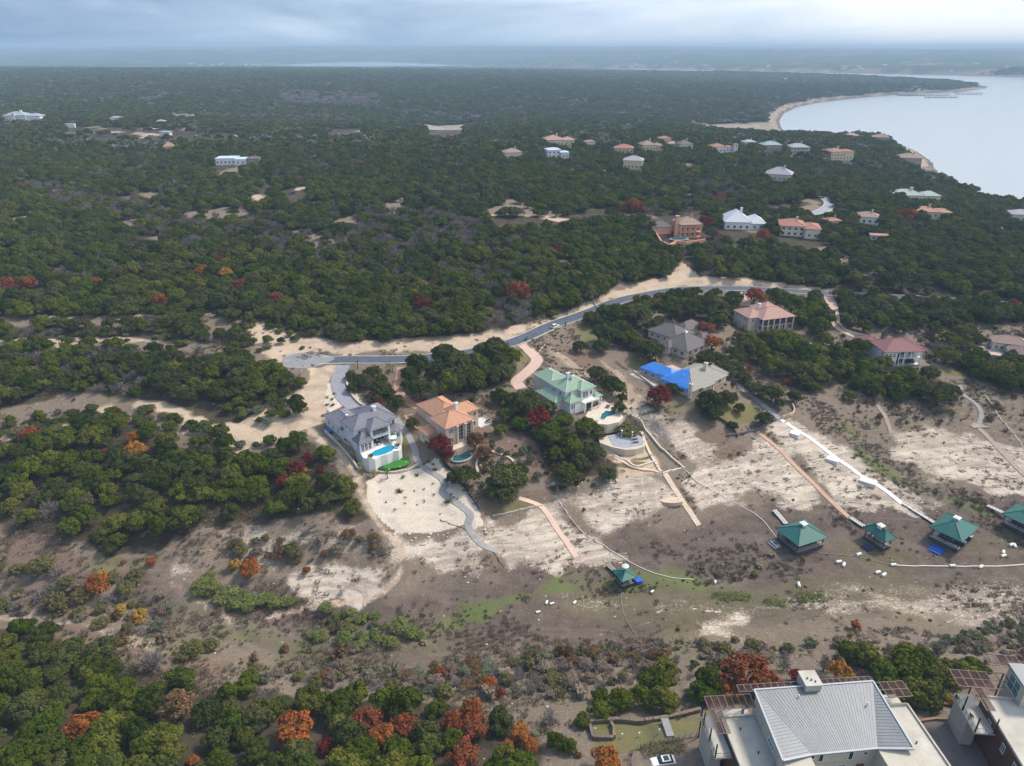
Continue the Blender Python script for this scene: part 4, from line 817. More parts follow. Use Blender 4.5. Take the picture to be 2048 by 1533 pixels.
# ---------------------------------------------------------------- green-roofed house
def green_house():
    h = House('house', *HF['green'][:2], 20.5, 'white house with pale green tiled roofs and a white balcony'); W, T = WM['white'], RM['green']; cp = mat('pale green ridge', (.50, .60, .50), .8, .1, 2.0); h.clear(5, 8, 14); h.clear(9, -9, 9)
    h.wall(0.3, 8.6, 10, 20.2, -1, 7.3, WM['cream']); h.wall(0, 12, .2, 10, -1, 7.4, W); h.wall(1.6, 7.2, -3.6, .2, -3, 3.4, W)
    h.hip(.3, 8.6, 9.0, 20.2, 7.4, 2.3, T, cap=cp); h.hip(0, 12, 0, 10, 7.5, 2.7, T, cap=cp); h.hip(5.5, 12, -2.2, 4.5, 7.48, 2.0, T, cap=cp); h.wall(6.0, 11.6, -1.9, .2, 3.6, 7.3, W)
    h.wall(-3.8, 0, 1.4, 12.2, -2, 3.9, WM['cream']); h.hip(-3.8, 2, 1.2, 12.4, 4.0, 2.0, T, cap=cp); h.wall(-.4, 4.7, -3.3, 2.5, -4, 4.3, W); h.hip(-.4, 4.7, -3.3, 3.5, 4.4, 2.0, T, cap=cp)
    h.wins('S', -3.3, (.5, 1.6, 2.7, 3.8), 1.6, .8, 1.9, 1, 2); h.wins('S', -1.9, (7.2, 8.6), 4.0, 1.2, 2.3, 2); h.wins('S', -1.9, (10.6,), 4.4, 1.2, 1.7, 2); h.win('W', -.4, 1.5, 2.9, .9, .5, 1); h.wins('W', -3.8, (4, 7, 10), 1.2, 1.2, 1.4, 2); h.wins('W', .3, (12.5, 16), 1.2, 1.4, 1.5, 2); h.wins('W', 0, (3, 7), 5.2, 1.3, 1.2, 2)
    h.part('balcony_floor', MB().box(4.75, 12.3, -5.2, -1.95, 3.3, 3.58), W); h.rail([(4.8, -5.1), (12.2, -5.1), (12.2, -2)], 3.58, 1.0, trim, .8)
    for x in (5.2, 8.6, 12.0): h.col(x, -5.0, -.4, 3.3, .4)
    h.chim(5.0, 5.2, 1.3, 1.0, 8.8, 12.2); h.chim(6.0, 3.9, .9, .9, 8.6, 11.2); h.hip(11.4, 14.6, -3.6, 1.5, 3.6, 1.2, T, .4, cap=cp); h.col(14.4, -3.4, -.4, 3.4, .4); h.col(14.4, 1.2, -.4, 3.4, .4)
    dk = [h.local(*at(px, py, 20)) for px, py in ((1188,800),(1200,792),(1215,806),(1240,822),(1247,835),(1238,845),(1215,850),(1185,848),(1170,835))]
    h.slab(ccw(dk), -4.2, -.42, mat('pool deck', (.66, .56, .46), .9, .08, .7), 'pool_deck')
    pl = [at(px, py, 20.1) for px, py in ((1200,838),(1203,829),(1212,822),(1220,823),(1228,820),(1232,828),(1224,832),(1214,834),(1208,840))]
    pool('pool', 'dark blue freeform pool beside the green-roofed house', ccw(pl), 20.10, poolteal, WM['cream'])
    for px, py, lb in ((1216, 815, 'by the curved pool edge'), (1196, 808, 'under the balcony')):
        c = at(px, py, 20.1); t = empty('patio_table', (c[0], c[1], 20.1)); tag(t, 'dark round table on the pink pool deck ' + lb, 'table'); MB().cyl(0, 0, .66, .73, .9, .9, 14).build('table_top', mat('dark brown', (.09, .06, .05), .7, .2, 2.0), t); MB().cyl(0, 0, 0, .655, .12, .12, 8).build('leg', darkm, t)
    c = at(1206, 807, 20.1); t = empty('patio_umbrella', (c[0], c[1], 20.1)); tag(t, 'closed rust-red umbrella standing on the pool deck', 'umbrella'); MB().cyl(0, 0, 0, 2.7, .04, .04, 6).build('pole', darkm, t); MB().cyl(0, 0, 1.0, 2.6, .35, .06, 10).build('canopy', mat('rust canvas', (.45, .13, .06), .9, .1, 2.0), t)
# ---------------------------------------------------------------- house under the blue tarpaulin
def tarp_house():
    h = House('house', *HF['tarp'][:2], 21.0, 'tan single-storey house half covered by a bright blue tarpaulin'); W, T = WM['peach'], RM['greysh']; h.clear(14, 9, 17); h.clear(5, 3, 8); h.clear(24, 3, 8)
    h.wall(.5, 13, .3, 8.0, -1, 2.9, W); h.wall(13, 27.5, -2.2, 20.5, -1, 2.9, W); h.hip(.5, 16, .3, 8.0, 3.0, 2.4, T); h.hip(12.6, 27.6, -2.3, 20.6, 3.0, 4.6, T); h.hip(18, 26.5, 12, 22.5, 3.02, 3.4, T)
    h.chim(22.8, 12.2, 1.3, 1.3, 5.2, 9.2, WM['cream']); h.chim(27.2, -3.0, 1.4, 1.0, 0, 6.2, WM['cream']); h.wins('S', .3, (3, 6.5, 10), .9, 1.4, 1.4, 2); h.wins('S', -2.2, (16, 19.5, 23), .9, 1.8, 1.6, 2); h.wins('E', 27.5, (3, 8, 12, 16), .9, 1.8, 1.8, 2); h.col(28.6, 4, 0, 2.8, .5); h.col(28.6, 10, 0, 2.8, .5); h.part('porch_roof', MB().box(27.52, 29.2, 3, 11, 2.78, 3.0), T)
    # tarpaulin draped over both roofs: three rumpled sheets lying on the roof planes
    tm = mat('blue tarpaulin', (.030, .175, .58), .55, .1, .7, .4, col2=(.060, .265, .74), bump=.6, stretch=(.4, 1.6, 1))
    def roof_z(x, y):
        def hp(x0, x1, y0, y1, z, rise, ov=.55):
            x0 -= ov; x1 += ov; y0 -= ov; y1 += ov; k = min(x1 - x0, y1 - y0) / 2; d = min(x - x0, x1 - x, y - y0, y1 - y)
            return z + rise * min(d, k) / k if d > 0 else z - .5 + d * .3
        return max(hp(.5, 16, .3, 8.0, 3.0, 2.4), hp(12.6, 27.6, -2.3, 20.6, 3.0, 4.6))
    def sheet(q, nu, nv, lift, seed):
        vs, fs = [], []
        for j in range(nv + 1):
            for i in range(nu + 1):
                u, v = i / nu, j / nv; x = (q[0][0] * (1 - u) + q[1][0] * u) * (1 - v) + (q[3][0] * (1 - u) + q[2][0] * u) * v; y = (q[0][1] * (1 - u) + q[1][1] * u) * (1 - v) + (q[3][1] * (1 - u) + q[2][1] * u) * v
                vs.append((x, y, roof_z(x, y) + lift + .10 * float(vnoise(x * 1.1 + seed, y * 2.3)) + .05 * float(vnoise(x * 3, y * 3, 9)))); 
        for j in range(nv):
            for i in range(nu): k = j * (nu + 1) + i; fs.append((k, k + 1, k + nu + 2, k + nu + 1))
        o = h.part('tarpaulin', MB().add(vs, fs), tm); md = o.modifiers.new('t', 'SOLIDIFY'); md.thickness = .03; return o
    sheet([(-.3, -.5), (8.6, -.7), (8.6, 8.8), (-.3, 8.6)], 26, 22, .10, 1); sheet([(8.3, -.6), (13.6, -.9), (13.2, 8.5), (8.3, 8.7)], 16, 22, .16, 2); sheet([(12.4, -3.1), (26.6, -3.1), (20.0, 5.4), (12.0, 9.4)], 40, 26, .12, 3)
    h.slab([(-2.5, -3.4), (12, -4.4), (12, .28), (-2.5, .28)], -1.2, .05, mat('patio tan', (.58, .46, .36)), 'patio'); h.slab([(1, 8.3), (12.5, 8.3), (12.5, 17), (3, 18)], -1, .03, pav['pinkc'], 'court')
# ---------------------------------------------------------------- grey-roofed house
def grey_house():
    h = House('house', *HF['grey'][:2], 22.6, 'cream house with a sprawling grey-brown hipped roof among oaks'); W, T = WM['cream'], RM['greyb']; h.clear(15, -5, 18); h.clear(6, 9, 10); h.clear(24, -10, 10)
    h.wall(.5, 15, -8, 4.5, -1, 3.3, W); h.hip(.3, 16, -8, 4.8, 3.4, 3.6, T); h.wall(14, 27.5, -16, 0, -1, 3.3, W); h.hip(13.5, 28, -16.3, -.2, 3.42, 4.6, T); h.wall(6, 13, 4.0, 15, -1, 3.3, W); h.hip(6, 13, 3, 15.5, 3.38, 2.8, T); h.wall(20, 26.5, -.5, 6, -1, 3.3, W); h.hip(20, 26.5, -3, 6, 3.41, 2.8, T)
    h.wall(15.5, 20, -18.5, -12, -1, 3.2, W); h.hip(15.5, 20, -18.5, -10, 3.3, 1.9, T); h.part('skylight', MB().add([(19.2, -8.6, 7.65), (21.2, -8.6, 7.65), (21.2, -6.8, 7.9), (19.2, -6.8, 7.9), (20.2, -7.7, 8.9)], [(0, 1, 4), (1, 2, 4), (2, 3, 4), (3, 0, 4), (3, 2, 1, 0)]), mat('pale skylight', (.7, .72, .75), .3, .05, 1.0))
    h.wins('S', -8, (3, 6.5, 10), .9, 1.3, 1.5, 2); h.wins('S', -18.5, (17.7,), .9, 1.6, 1.5, 2); h.wins('S', -16, (22, 25.5), .9, 1.6, 1.6, 2); h.wins('E', 27.5, (-13, -9, -5), .9, 1.8, 1.7, 2); h.wins('W', .5, (-5, 0), .9, 1.4, 1.5, 2)
# ---------------------------------------------------------------- mansion with the two-storey porch
def mansion():
    h = House('house', *HF['mansion'][:2], 21.3, 'large pink-beige house with a two-storey columned porch'); W, T = WM['pinkst'], RM['pinkt']; h.clear(7, 9, 16); h.clear(8, -3, 7)
    h.wall(-4.6, 4.0, 4.2, 16, -3, 6.8, W); h.wall(0, 17.2, 3.0, 12, -1, 6.8, W); h.wall(6, 17.2, 12.002, 19, -1, 6.8, W); h.hip(-4.6, 5, 4.2, 16, 6.9, 2.6, T); h.hip(0, 17.4, 0, 12, 6.9, 3.6, T); h.hip(6, 17.4, 8, 19, 6.92, 3.4, T); h.hip(3.5, 9.5, 3.2, 9, 8.4, 1.5, T, .3); h.wall(3.7, 9.3, 3.4, 8.8, 7.2, 8.32, W)
    h.part('porch_floor', MB().box(0, 17.4, -.3, 2.98, -2, .1), W); h.part('porch_gallery', MB().box(0, 17.3, -.1, 2.98, 3.3, 3.62), W)
    xs = (.2, 3.2, 6.3, 9.6, 13, 17.1)
    for x in xs: h.col(x, .05, .1, 6.68, .55, WM['pinkst'])
    for a, b in zip(xs[:-1], xs[1:]): h.part('screen', MB().box(a + .28, b - .28, .02, .08, 3.63, 6.55), mat('insect screen', (.045, .045, .055), .6, .1, 4.0))
    for x in (1.8, 4.8, 8.0, 11.3, 15): h.win('S', 3.0, x, .15, 1.9, 2.4, 2); h.win('S', 3.0, x, 3.8, 1.9, 2.2, 2)
    h.wins('S', 4.2, (-2.4,), 4.6, 1.4, 1.4, 2); h.wins('W', -4.6, (7, 10.5, 13.5), 4.9, 1.1, 1.1, 2); h.wins('W', -4.6, (7, 13.5), .8, 1.1, 1.6, 2); h.win('S', 12.6, 15.5, 7.2, 1.4, .9, 2); h.chim(4.6, 10.2, 1.2, 1.2, 8, 11.2); h.part('string_course', MB().box(-4.66, -4.605, 4.3, 15.9, 3.5, 3.75), trim)
    CLEAR.append((*at(1612, 697, 19), 6)); p = at(1614, 700, 18.6); z = float(hz(*p)) + .25
    MBd = MB().prism(ellipse(p[0] + 1, p[1] - .3, 7.5, 4.2, 20, -.3), z - 1.5, z - .04).build('pool_deck', mat('pool deck', (.66, .56, .46))); tag(MBd, 'pale deck round the cyan pool below the columned mansion', 'deck'); pool('pool', 'bright cyan round pool below the columned mansion', ellipse(p[0], p[1], 4.2, 2.4, 18, -.3), z, poolcyan, WM['cream'])
def maroon_house():
    h = House('house', *HF['maroon'][:2], 19.6, 'white house with maroon hip roof and screened corner porch'); W, T = WM['white'], RM['maroon']; h.clear(9, 9, 14); h.clear(8, -2, 8)
    h.wall(.4, 7.4, .4, 14, -2, 6.2, W); h.wall(7.4, 18.6, 3.2, 13, -2, 6.2, W); h.hip(.4, 17.4, .2, 13, 6.4, 3.6, T); h.hip(8, 19, 3.5, 13.8, 6.42, 2.9, T); h.wall(-1, 5.5, 14.002, 22, -1, 5.0, W); h.hip(-1, 6, 13, 22, 5.1, 2.3, T)
    h.part('porch_floor', MB().box(7.42, 17.3, .3, 3.18, -1.5, .05), W); h.part('porch_gallery', MB().box(7.42, 17.3, .3, 3.18, 3.0, 3.3), W)
    for x in (9.4, 12.2, 17.0): h.col(x, .5, .05, 6.18, .5)
    h.wins('S', .4, (1.4, 3.2, 4.8), 3.6, 1.2, 1.8, 2, 2, glass('amber glass', (.22, .17, .06))); h.wins('S', .4, (1.4, 3.6, 5.2), .5, 1.0, 1.3, 2); h.wins('S', 3.2, (10, 14), 3.5, 2.4, 2.2, 2); h.wins('S', 3.2, (10, 14), .1, 2.4, 2.3, 2); h.win('S', .4, 6.6, .05, 1.0, 5.6, 1, 2)
    h.win('W', .4, 2.0, 3.8, 1.2, 1.6, 2); h.wins('W', -1, (16, 20), 2.2, 1.2, 1.4, 2); h.slab([(-7, 13), (-1.02, 13), (-1.02, 21), (-7, 21)], -3, .1, pav['pinkc'], 'court'); h.slab([(-7.3, 7.5), (-6.9, 7.5), (-6.9, 13), (-7.3, 13)], -3, 1.1, W, 'garden_wall')
def east_house():
    o = at(1988, 682, 26); h = House('house', o, -22, 21.8, 'cream garage house with brown roof at the right edge'); h.clear(8, 4, 13); h.clear(0, -6, 7)
    h.wall(0, 13, 0, 8, -2, 3.6, WM['cream']); h.hip(0, 13, 0, 8, 3.7, 2.6, RM['brown']); h.wall(5, 20, -8, -.002, -3, 2.6, WM['white']); h.hip(5, 20, -9, .5, 2.7, 2.2, roofm('umber', (.24, .165, .155))); h.wins('S', 0, (1.6, 3.6), .9, 1.2, 1.4, 2); h.wins('S', -8, (8, 12), .6, 1.4, 1.4, 2); h.part('garage_door', MB().box(-.08, -.01, 2, 6, 0, 2.4), trim); h.slab([(-9, -6), (4.9, -7), (4.9, -.1), (-.1, -.1), (-.1, 5), (-6, 5)], -3, .02, pav['pinkc'], 'court')
    c = h.world(-1.6, .5)
    for k in range(2):
        t = empty('wheeled_bin', (c[0] + .7 * k, c[1] + .2 * k, 21.85)); tag(t, ('blue', 'black')[k] + ' wheeled bin by the brown-roofed garage', 'bin'); m_ = (mat('blue plastic', (.03, .13, .45), .5, .1, 2.0), darkm)[k]; MB().box(-.3, .3, -.33, .33, .1, 1.0).build('body', m_, t); MB().box(-.32, .32, -.35, .35, 1.002, 1.08).build('lid', m_, t)
        for sx in (-.22, .22): MB().bar((sx - .04, .3, .11), (sx + .04, .3, .11), .2).build('wheel', darkm, t)
# ---------------------------------------------------------------- houses farther off
def far_house(label, px, py, wpx, st, deg, wm, rm, asp=.7, wing=None, chim=True, pitch=.42, tower=None, flat=False, porch=False, clear=1.0, name='house', cat='house', win=True, group=None, base=2):
    g = G(px, py); dep = g[1] * _c - (g[2] - CAMZ) * _s; w = wpx * dep / FPX; 
    w = w / (math.cos(R(deg)) + .35 * abs(math.sin(R(deg)))); d = w * asp; H = 3.1 * st + (.9 if g[1] > 500 else 0); h = House(name, (g[0], g[1]), deg, g[2] + (1.2 if g[1] > 500 else .2), label, cat, group)
    CLEAR.append((*h.world(0, d * .4), max(w, d) * .62 * clear)); CLEAR.append((g[0] * (1 - w * .75 * clear / g[1]), g[1] - w * .9 * clear, w * .6 * clear)); CLEAR.append((g[0] * (1 - w * .4 * clear / g[1]), g[1] - w * .45 * clear, w * .66 * clear))
    x0, x1 = -w / 2, w / 2
    if wing: x1 = w * .12
    h.wall(x0, x1, 0, d, -base, H, wm)
    if flat: h.part('roof', MB().box(x0 - .3, x1 + .3, -.3, d + .3, H, H + .35), rm)
    else: h.hip(x0, x1, 0, d, H + .05, min(x1 - x0, d) * .5 * pitch, rm, .7)
    n = max(2, int((x1 - x0) / 3.2)); us = [x0 + (x1 - x0) * (i + .5) / n for i in range(n)]
    if win:
        for k in range(int(st)): h.wins('S', 0, us, .7 + 3.1 * k, min(1.7, (x1 - x0) / n * .55), 1.7, 2)
        h.wins('W' if deg > 0 else 'E', x0 if deg > 0 else x1, [d * .3, d * .7], .8 + 3.1 * (int(st) - 1), 1.4, 1.5, 2)
    if wing:
        wh = H * wing[0]; h.wall(x1 + .002, w / 2, d * wing[1], d * wing[2], -base, wh, wm)
        if flat: h.part('roof', MB().box(x1 - .2, w / 2 + .3, d * wing[1] - .3, d * wing[2] + .3, wh, wh + .33), rm)
        else: h.hip(x1 - .8, w / 2, d * wing[1], d * wing[2], wh + .04, min(w * .38, d * (wing[2] - wing[1])) * .5 * pitch, rm, .7)
        if win: h.wins('S', d * wing[1], [x1 + (w / 2 - x1) * t for t in (.3, .7)], .8, 1.5, 1.6, 2)
    if chim: h.chim(x0 + (x1 - x0) * .68, d * .45, w * .05, w * .05, H, H + min(x1 - x0, d) * .5 * pitch + 1.6, wm)
    if tower: h.wall(w / 2 * tower - 2, w / 2 * tower + 2, -1.5, 3, -base, H + 2.2, wm); h.hip(w / 2 * tower - 2, w / 2 * tower + 2, -1.5, 3, H + 2.3, 1.3, rm, .4); h.win('S', -1.5, w / 2 * tower, H - .4, 1.4, 1.8, 2)
    if porch:
        h.part('porch_floor', MB().box(x0, x1, -2.6, -.01, -base, .05), wm); h.part('porch_gallery', MB().box(x0, x1, -2.6, -.01, 3.0, 3.3), wm)
        for i in range(5): h.col(x0 + .4 + (x1 - x0 - .8) * i / 4, -2.3, .05, 3.1 * st - .1, .5, wm)
        h.hip(x0, x1, -2.6, 3, H - .1, 1.0, rm, .4)
    return h
def far_houses():
    F, w, r = far_house, WM, RM
    h = F('bright orange stucco villa with two-storey arcade and brown roof', 1378, 474, 46, 2.6, 8, w['orange'], r['brown'], .9, None, True, .5, None, porch=True); x0 = -11
    h.wall(-22, -9.2, 6, 16, -2, 5.0, w['orange']); h.hip(-22, -9, 6, 16, 5.1, 3, r['greyb']); h.chim(-8.3, 1.0, 2.2, 2.2, 0, 13, w['orange'])
    gw = [G(px, py) for px, py in ((1305,455),(1312,472),(1322,488),(1338,496),(1352,488),(1370,490),(1390,488),(1410,484))]
    o = MB()
    for a, b in zip(gw[:-1], gw[1:]): o.bar((a[0], a[1], a[2] + .6), (b[0], b[1], b[2] + .6), .6, 2.8)
    tag(o.build('garden_wall', w['orange']), 'orange garden wall stepping down beside the orange villa', 'wall')
    g = G(1358, 481); pool('pool', 'small dark pool in front of the orange villa', ellipse(g[0], g[1], 5.5, 3.2, 16, .1), g[2] + .9, poolteal, w['cream']); CLEAR.append((g[0], g[1], 10))
    F('white house with pale grey many-hipped roof beyond the orange villa', 1490, 460, 82, 1.5, -6, w['white'], r['white'], .8, (.8, .05, .9), True, .75)
    F('cream villa with terracotta roof and a low front wing', 1598, 474, 78, 2, -14, w['cream'], r['red'], .75, (.9, -.15, .8), True, .4, None)
    h = F('small white house with tall chimney and dusky red roof near the bend', 1733, 448, 46, 1.4, -20, w['white'], r['brown'], .8, None, True, .45)
    F('long low house with orange clay roof under the lakeside oaks', 1866, 439, 72, 1.0, -8, w['paleorange'], r['orange'], .55, (.9, .1, 1.0), True, .4, clear=.5)
    F('long sage-grey metal roof showing above the oaks', 1832, 406, 96, 1.2, -4, w['cream'], r['sage'], .4, (.9, .1, .9), True, .5, clear=.42)
    F('mauve-roofed house at the far right edge among trees', 2044, 446, 44, 1.4, -8, w['pinkst'], r['lilac'], .8)
    F('grey-roofed house half hidden in the oak wood above the bend', 1554, 364, 52, 1.3, -25, w['cream'], r['lilac'], .8, None, True, .6, clear=.7)
    F('cream three-bay villa with red roof overlooking the lake', 1684, 322, 56, 2.4, 12, w['yellow'], r['red'], .6, (.95, .1, .9), True, .35, porch=False)
    F('brown stone house on the point above the water', 1817, 330, 47, 2, -18, w['brownst'], r['brown'], .8, None, True, .4)
    F('red-brown roofed house on the crest at the lake edge', 1760, 285, 31, 1.6, -20, w['brownst'], r['brown'], .9)
    F('cream house with grey roof and long balcony left of the red-roofed villa', 1598, 310, 38, 2, 5, w['cream'], r['lilac'], .7, None, True, .45, porch=True)
    F('blue-grey roofed house with dark porch beside the pale balcony house', 1544, 305, 38, 1.8, 4, w['brownst'], r['teal'], .7, None, True, .5)
    F('white villa with red roof and a square white tower', 1446, 307, 46, 1.5, 6, w['white'], r['red'], .6, (.8, .2, .8), False, .4, 1.1)
    F('cream house with steep brown roof left of the towered villa', 1372, 303, 30, 1.6, 15, w['cream'], r['greyb'], .9, None, True, .6)
    F('yellow-cream house with twin brown roofs', 1306, 303, 46, 1.4, 8, w['yellow'], r['brown'], .7, (.8, .2, .9), True, .55)
    F('low house under a bright orange-red roof', 1247, 309, 38, 1.2, -8, w['paleorange'], r['red'], .8, None, False, .45)
    F('two-storey house with pale lilac roof and yellow arches', 1265, 340, 40, 1.9, -12, w['yellow'], r['lilac'], .8, None, False, .5)
    F('wide house with dusty terracotta roof behind the white modern house', 1120, 293, 62, 1.5, 6, w['peach'], r['pinkt'], .6, (.9, .1, .9), True, .45)
    F('white modern house with pale blue metal roof', 1116, 318, 44, 2, 10, w['white'], r['blue'], .7, (.7, -.2, .6), False, .25)
    F('house with pale brown hip roof alone in the wood', 1027, 320, 37, 1.5, 12, w['cream'], r['brown'], .85, None, True, .45)
    F('wide low white house with pale blue metal roofs in the western wood', 464, 331, 64, 1.2, 5, w['white'], r['blue'], .6, (.9, -.2, .7), False, .3, flat=True)
    F('small brown-roofed house beside the pale blue metal roofs', 508, 331, 24, 1.2, 10, w['brownst'], r['greyb'], .8)
    F('little orange pyramid roof peeking out of the western wood', 339, 304, 20, 1.0, 20, w['paleorange'], r['orange'], 1.0, None, False, .9)
    F('long white house on the western ridge', 366, 239, 38, 1.5, 5, w['white'], r['brown'], .4, (.9, .0, .9), False, .3, flat=True)
    F('large white estate house with blue-grey roofs at the far left', 44, 243, 68, 2, 6, w['white'], r['teal'], .5, (.8, .1, .9), True, .4, -.4)
    F('white trailer beside the open field', 141, 256, 18, .9, 3, w['white'], r['white'], .3, None, False, .2, flat=True, win=False); F('small white house below the western ridge', 322, 252, 16, 1.2, 8, w['white'], r['teal'], .8, None, False, .5, win=False); F('pale grey shed at the edge of the open field', 330, 274, 20, 1.0, -5, w['cream'], r['lilac'], .6, None, False, .4, win=False); F('small peach house at the east end of the ridge field', 1346, 299, 20, 1.2, 8, w['peach'], r['pinkt'], .8, None, False, .5, win=False)
    F('tiny white house among the far peninsula trees', 1572, 161, 8, 1.5, 0, w['white'], r['white'], .6, None, False, .4, win=False); F('low pale house on the peninsula near its shore', 1610, 167, 9, 1.3, 5, w['white'], r['white'], .5, None, False, .4, win=False)
    F('small terracotta-roofed house between the two villas near the bend', 1668, 455, 30, 1.3, 10, w['cream'], r['red'], .8); F('low white pool house below the small chimney house', 1758, 482, 34, 1.0, -15, w['white'], r['pinkt'], .5, None, False, .3); F('cream cottage on the lakeside slope below the brown point house', 1850, 350, 26, 1.2, -20, w['cream'], r['brown'], .8); F('pale gabled house right of the towered villa', 1500, 297, 26, 1.5, 8, w['cream'], r['lilac'], .8); F('terracotta house behind the yellow-cream one', 1330, 289, 24, 1.4, 5, w['peach'], r['red'], .8, None, False, .4); F('pale villa near the crest left of the red-brown crest house', 1706, 281, 26, 1.5, 10, w['cream'], r['pinkt'], .8); F('white house with red roof east of the wide terracotta house', 1180, 296, 22, 1.3, 6, w['white'], r['red'], .8, None, False, .4); F('white farmhouse above the ridge field', 232, 246, 20, 1.5, 5, w['white'], r['teal'], .7, None, False, .4, win=False)
    rd = random.Random(3)
    for i in range(44):
        px = rd.choice((rd.uniform(1380, 2040), rd.uniform(1650, 2040), rd.uniform(950, 1400), rd.uniform(330, 520))); t = (px - 950) / 1100
        py = (rd.uniform(127, 133) if px < 520 else rd.uniform(124 + t * 3, 134 + t * 12)); g = G(px, py)
        if g[1] > 9000 or g[2] < 6: continue
        W_ = rd.uniform(16, 34); h = House('lakeside_house', g[:2], rd.uniform(-40, 40), g[2], 'tiny pale house on the hazy wooded hills across the lake', 'house', 'houses across the lake'); h.wall(-W_ / 2, W_ / 2, 0, W_ * .5, -3, 6, w['white']); h.hip(-W_ / 2, W_ / 2, 0, W_ * .5, 6, 3, rd.choice((r['white'], r['pinkt'], r['lilac'])), .6, False)
white_house(); peach_house(); green_house(); tarp_house(); grey_house(); mansion(); maroon_house(); east_house(); far_houses()
# ================================================================ DOCKS, LINES, BUOYS
wood = mat('dock decking', (.34, .30, .27), .9, .15, 1.2, stretch=(6, 1, 1)); floatm = mat('pontoon', (.07, .08, .10), .6, .15, 1.0); palepl = mat('pale decking', (.58, .56, .53), .85, .1, 1.5); whitep = mat('white plastic', (.78, .75, .69), .6, .06, 1.5); bluep = mat('blue dock mat', (.02, .12, .62), .5, .1, 1.5)
def dock(L, B, Rr, z0, eave, rise, label, fingers=('L', 'R', 'B'), cup=True, gang=None, deckm=None, extra=None):
    """boat dock aground: deck fingers on pontoons, posts, green hip roof with a white cupola. L, B, Rr: photo pixels of three eave corners"""
    ze = z0 + eave; b, l, r = (Vector(at(*p, ze)) for p in (B, L, Rr)); ux = (r - b); w = ux.length; ux.normalize(); uy = Vector((-ux.y, ux.x)); d = max(4, (l - b).dot(uy)); a = math.atan2(ux.y, ux.x)
    zg = max(float(hz(*(b + ux * (w * i) + uy * (d * j)))) for i in (.1, .5, .9) for j in (.1, .5, .9)); zd = zg + .35
    h = House('boat_dock', (b.x, b.y), math.degrees(a), zd, label, 'boat dock'); CLEAR.append((*h.world(w / 2, d / 2), max(w, d) * .62)); H = ze - zd; deckm = deckm or wood; e = .9
    h.hip(e, w - e, e, d - e, H, rise, RM['dockgreen'], e, cap=RM['dockgreen'])
    F = dict(L=(.7, 2.3, .6, d - .6), R=(w - 2.3, w - .7, .6, d - .6), B=(2.31, w - 2.31, d - 2.2, d - .6), F=(2.31, w - 2.31, .6, 2.0), M=(w / 2 - .7, w / 2 + .7, .6, d - 2.21))
    for k in fingers:
        x0, x1, y0, y1 = F[k]; o = h.part('deck', MB().box(x0, x1, y0, y1, .35, .55), deckm); h.part('pontoon', MB().box(x0 + .1, x1 - .1, y0 + .1, y1 - .1, -.9, .348), floatm, o)
    for x in (1.0, w - 1.0):
        for y in (1.0, d / 2, d - 1.0): h.part('post', MB().box(x - .11, x + .11, y - .11, y + .11, .552, H - .2), darkm)
    bm_ = MB(); bm_.bar((1, 1, H - .3), (w - 1, 1, H - .3), .2); bm_.bar((1, d - 1, H - .3), (w - 1, d - 1, H - .3), .2); bm_.bar((1, 1.1, H - .31), (1, d - 1.1, H - .31), .2); bm_.bar((w - 1, 1.1, H - .31), (w - 1, d - 1.1, H - .31), .2); h.part('roof_frame', bm_, darkm)
    h.rail([(w - .75, 1.0), (w - .75, d - 1)], .55, 1.0, darkm, 1.5); h.rail([(.75, 1.0), (.75, d - 1)], .55, 1.0, darkm, 1.5); h.part('boat_lift', MB().box(3.0, w - 3.0, d * .35, d * .35 + .2, .9, 1.1).box(3.0, w - 3.0, d * .6, d * .6 + .2, .9, 1.1).box(3.3, 3.5, d * .3, d * .7, .7, .898).box(w - 3.5, w - 3.3, d * .3, d * .7, .7, .898), mat('galvanised', (.30, .31, .33), .5, .1, 2.0))
    h.part('storage_box', MB().box(w - 2.2, w - 1.2, d - 2.0, d - 1.2, .553, 1.3), palepl)
    if cup:
        c = h.part('cupola', MB().box(w / 2 - .75, w / 2 + .75, d / 2 - .75, d / 2 + .75, H + rise * .72, H + rise + .55), trim); h.part('cupola_roof', MB().add([(w / 2 - 1, d / 2 - 1, H + rise + .56), (w / 2 + 1, d / 2 - 1, H + rise + .56), (w / 2 + 1, d / 2 + 1, H + rise + .56), (w / 2 - 1, d / 2 + 1, H + rise + .56), (w / 2, d / 2, H + rise + 1.0)], [(0, 1, 4), (1, 2, 4), (2, 3, 4), (3, 0, 4), (3, 2, 1, 0)]), trim, c)
    if gang:
        g0, g1 = G(*gang[0]), G(*gang[1]); t = empty('gangway', (g0[0], g0[1], 0)); tag(t, gang[2], 'gangway'); p0, p1 = Vector((0, 0, g0[2] + .6)), Vector((g1[0] - g0[0], g1[1] - g0[1], zd + .62)); sd = Vector((p1 - p0).to_2d()).normalized(); sd = Vector((-sd.y, sd.x, 0))
        MB().bar(p0, p1, 1.6, .14).build('deck', gang[3] if len(gang) > 3 else palepl, t); 
        for s_ in (-1, 1):
            q = MB(); n = 6; q.bar(p0 + sd * .75 * s_ + Vector((0, 0, 1)), p1 + sd * .75 * s_ + Vector((0, 0, 1)), .06)
            for k in range(n + 1): c = p0.lerp(p1, k / n) + sd * .75 * s_; q.bar(c, c + Vector((0, 0, 1)), .05)
            q.build('railing', darkm, t)
        m_ = p0.lerp(p1, .25); MB().box(m_.x - .8, m_.x + .8, m_.y - .6, m_.y + .6, -.4 + m_.z - .6, m_.z - .09).build('pontoon', floatm, t)
    if extra: extra(h, w, d)
    return h
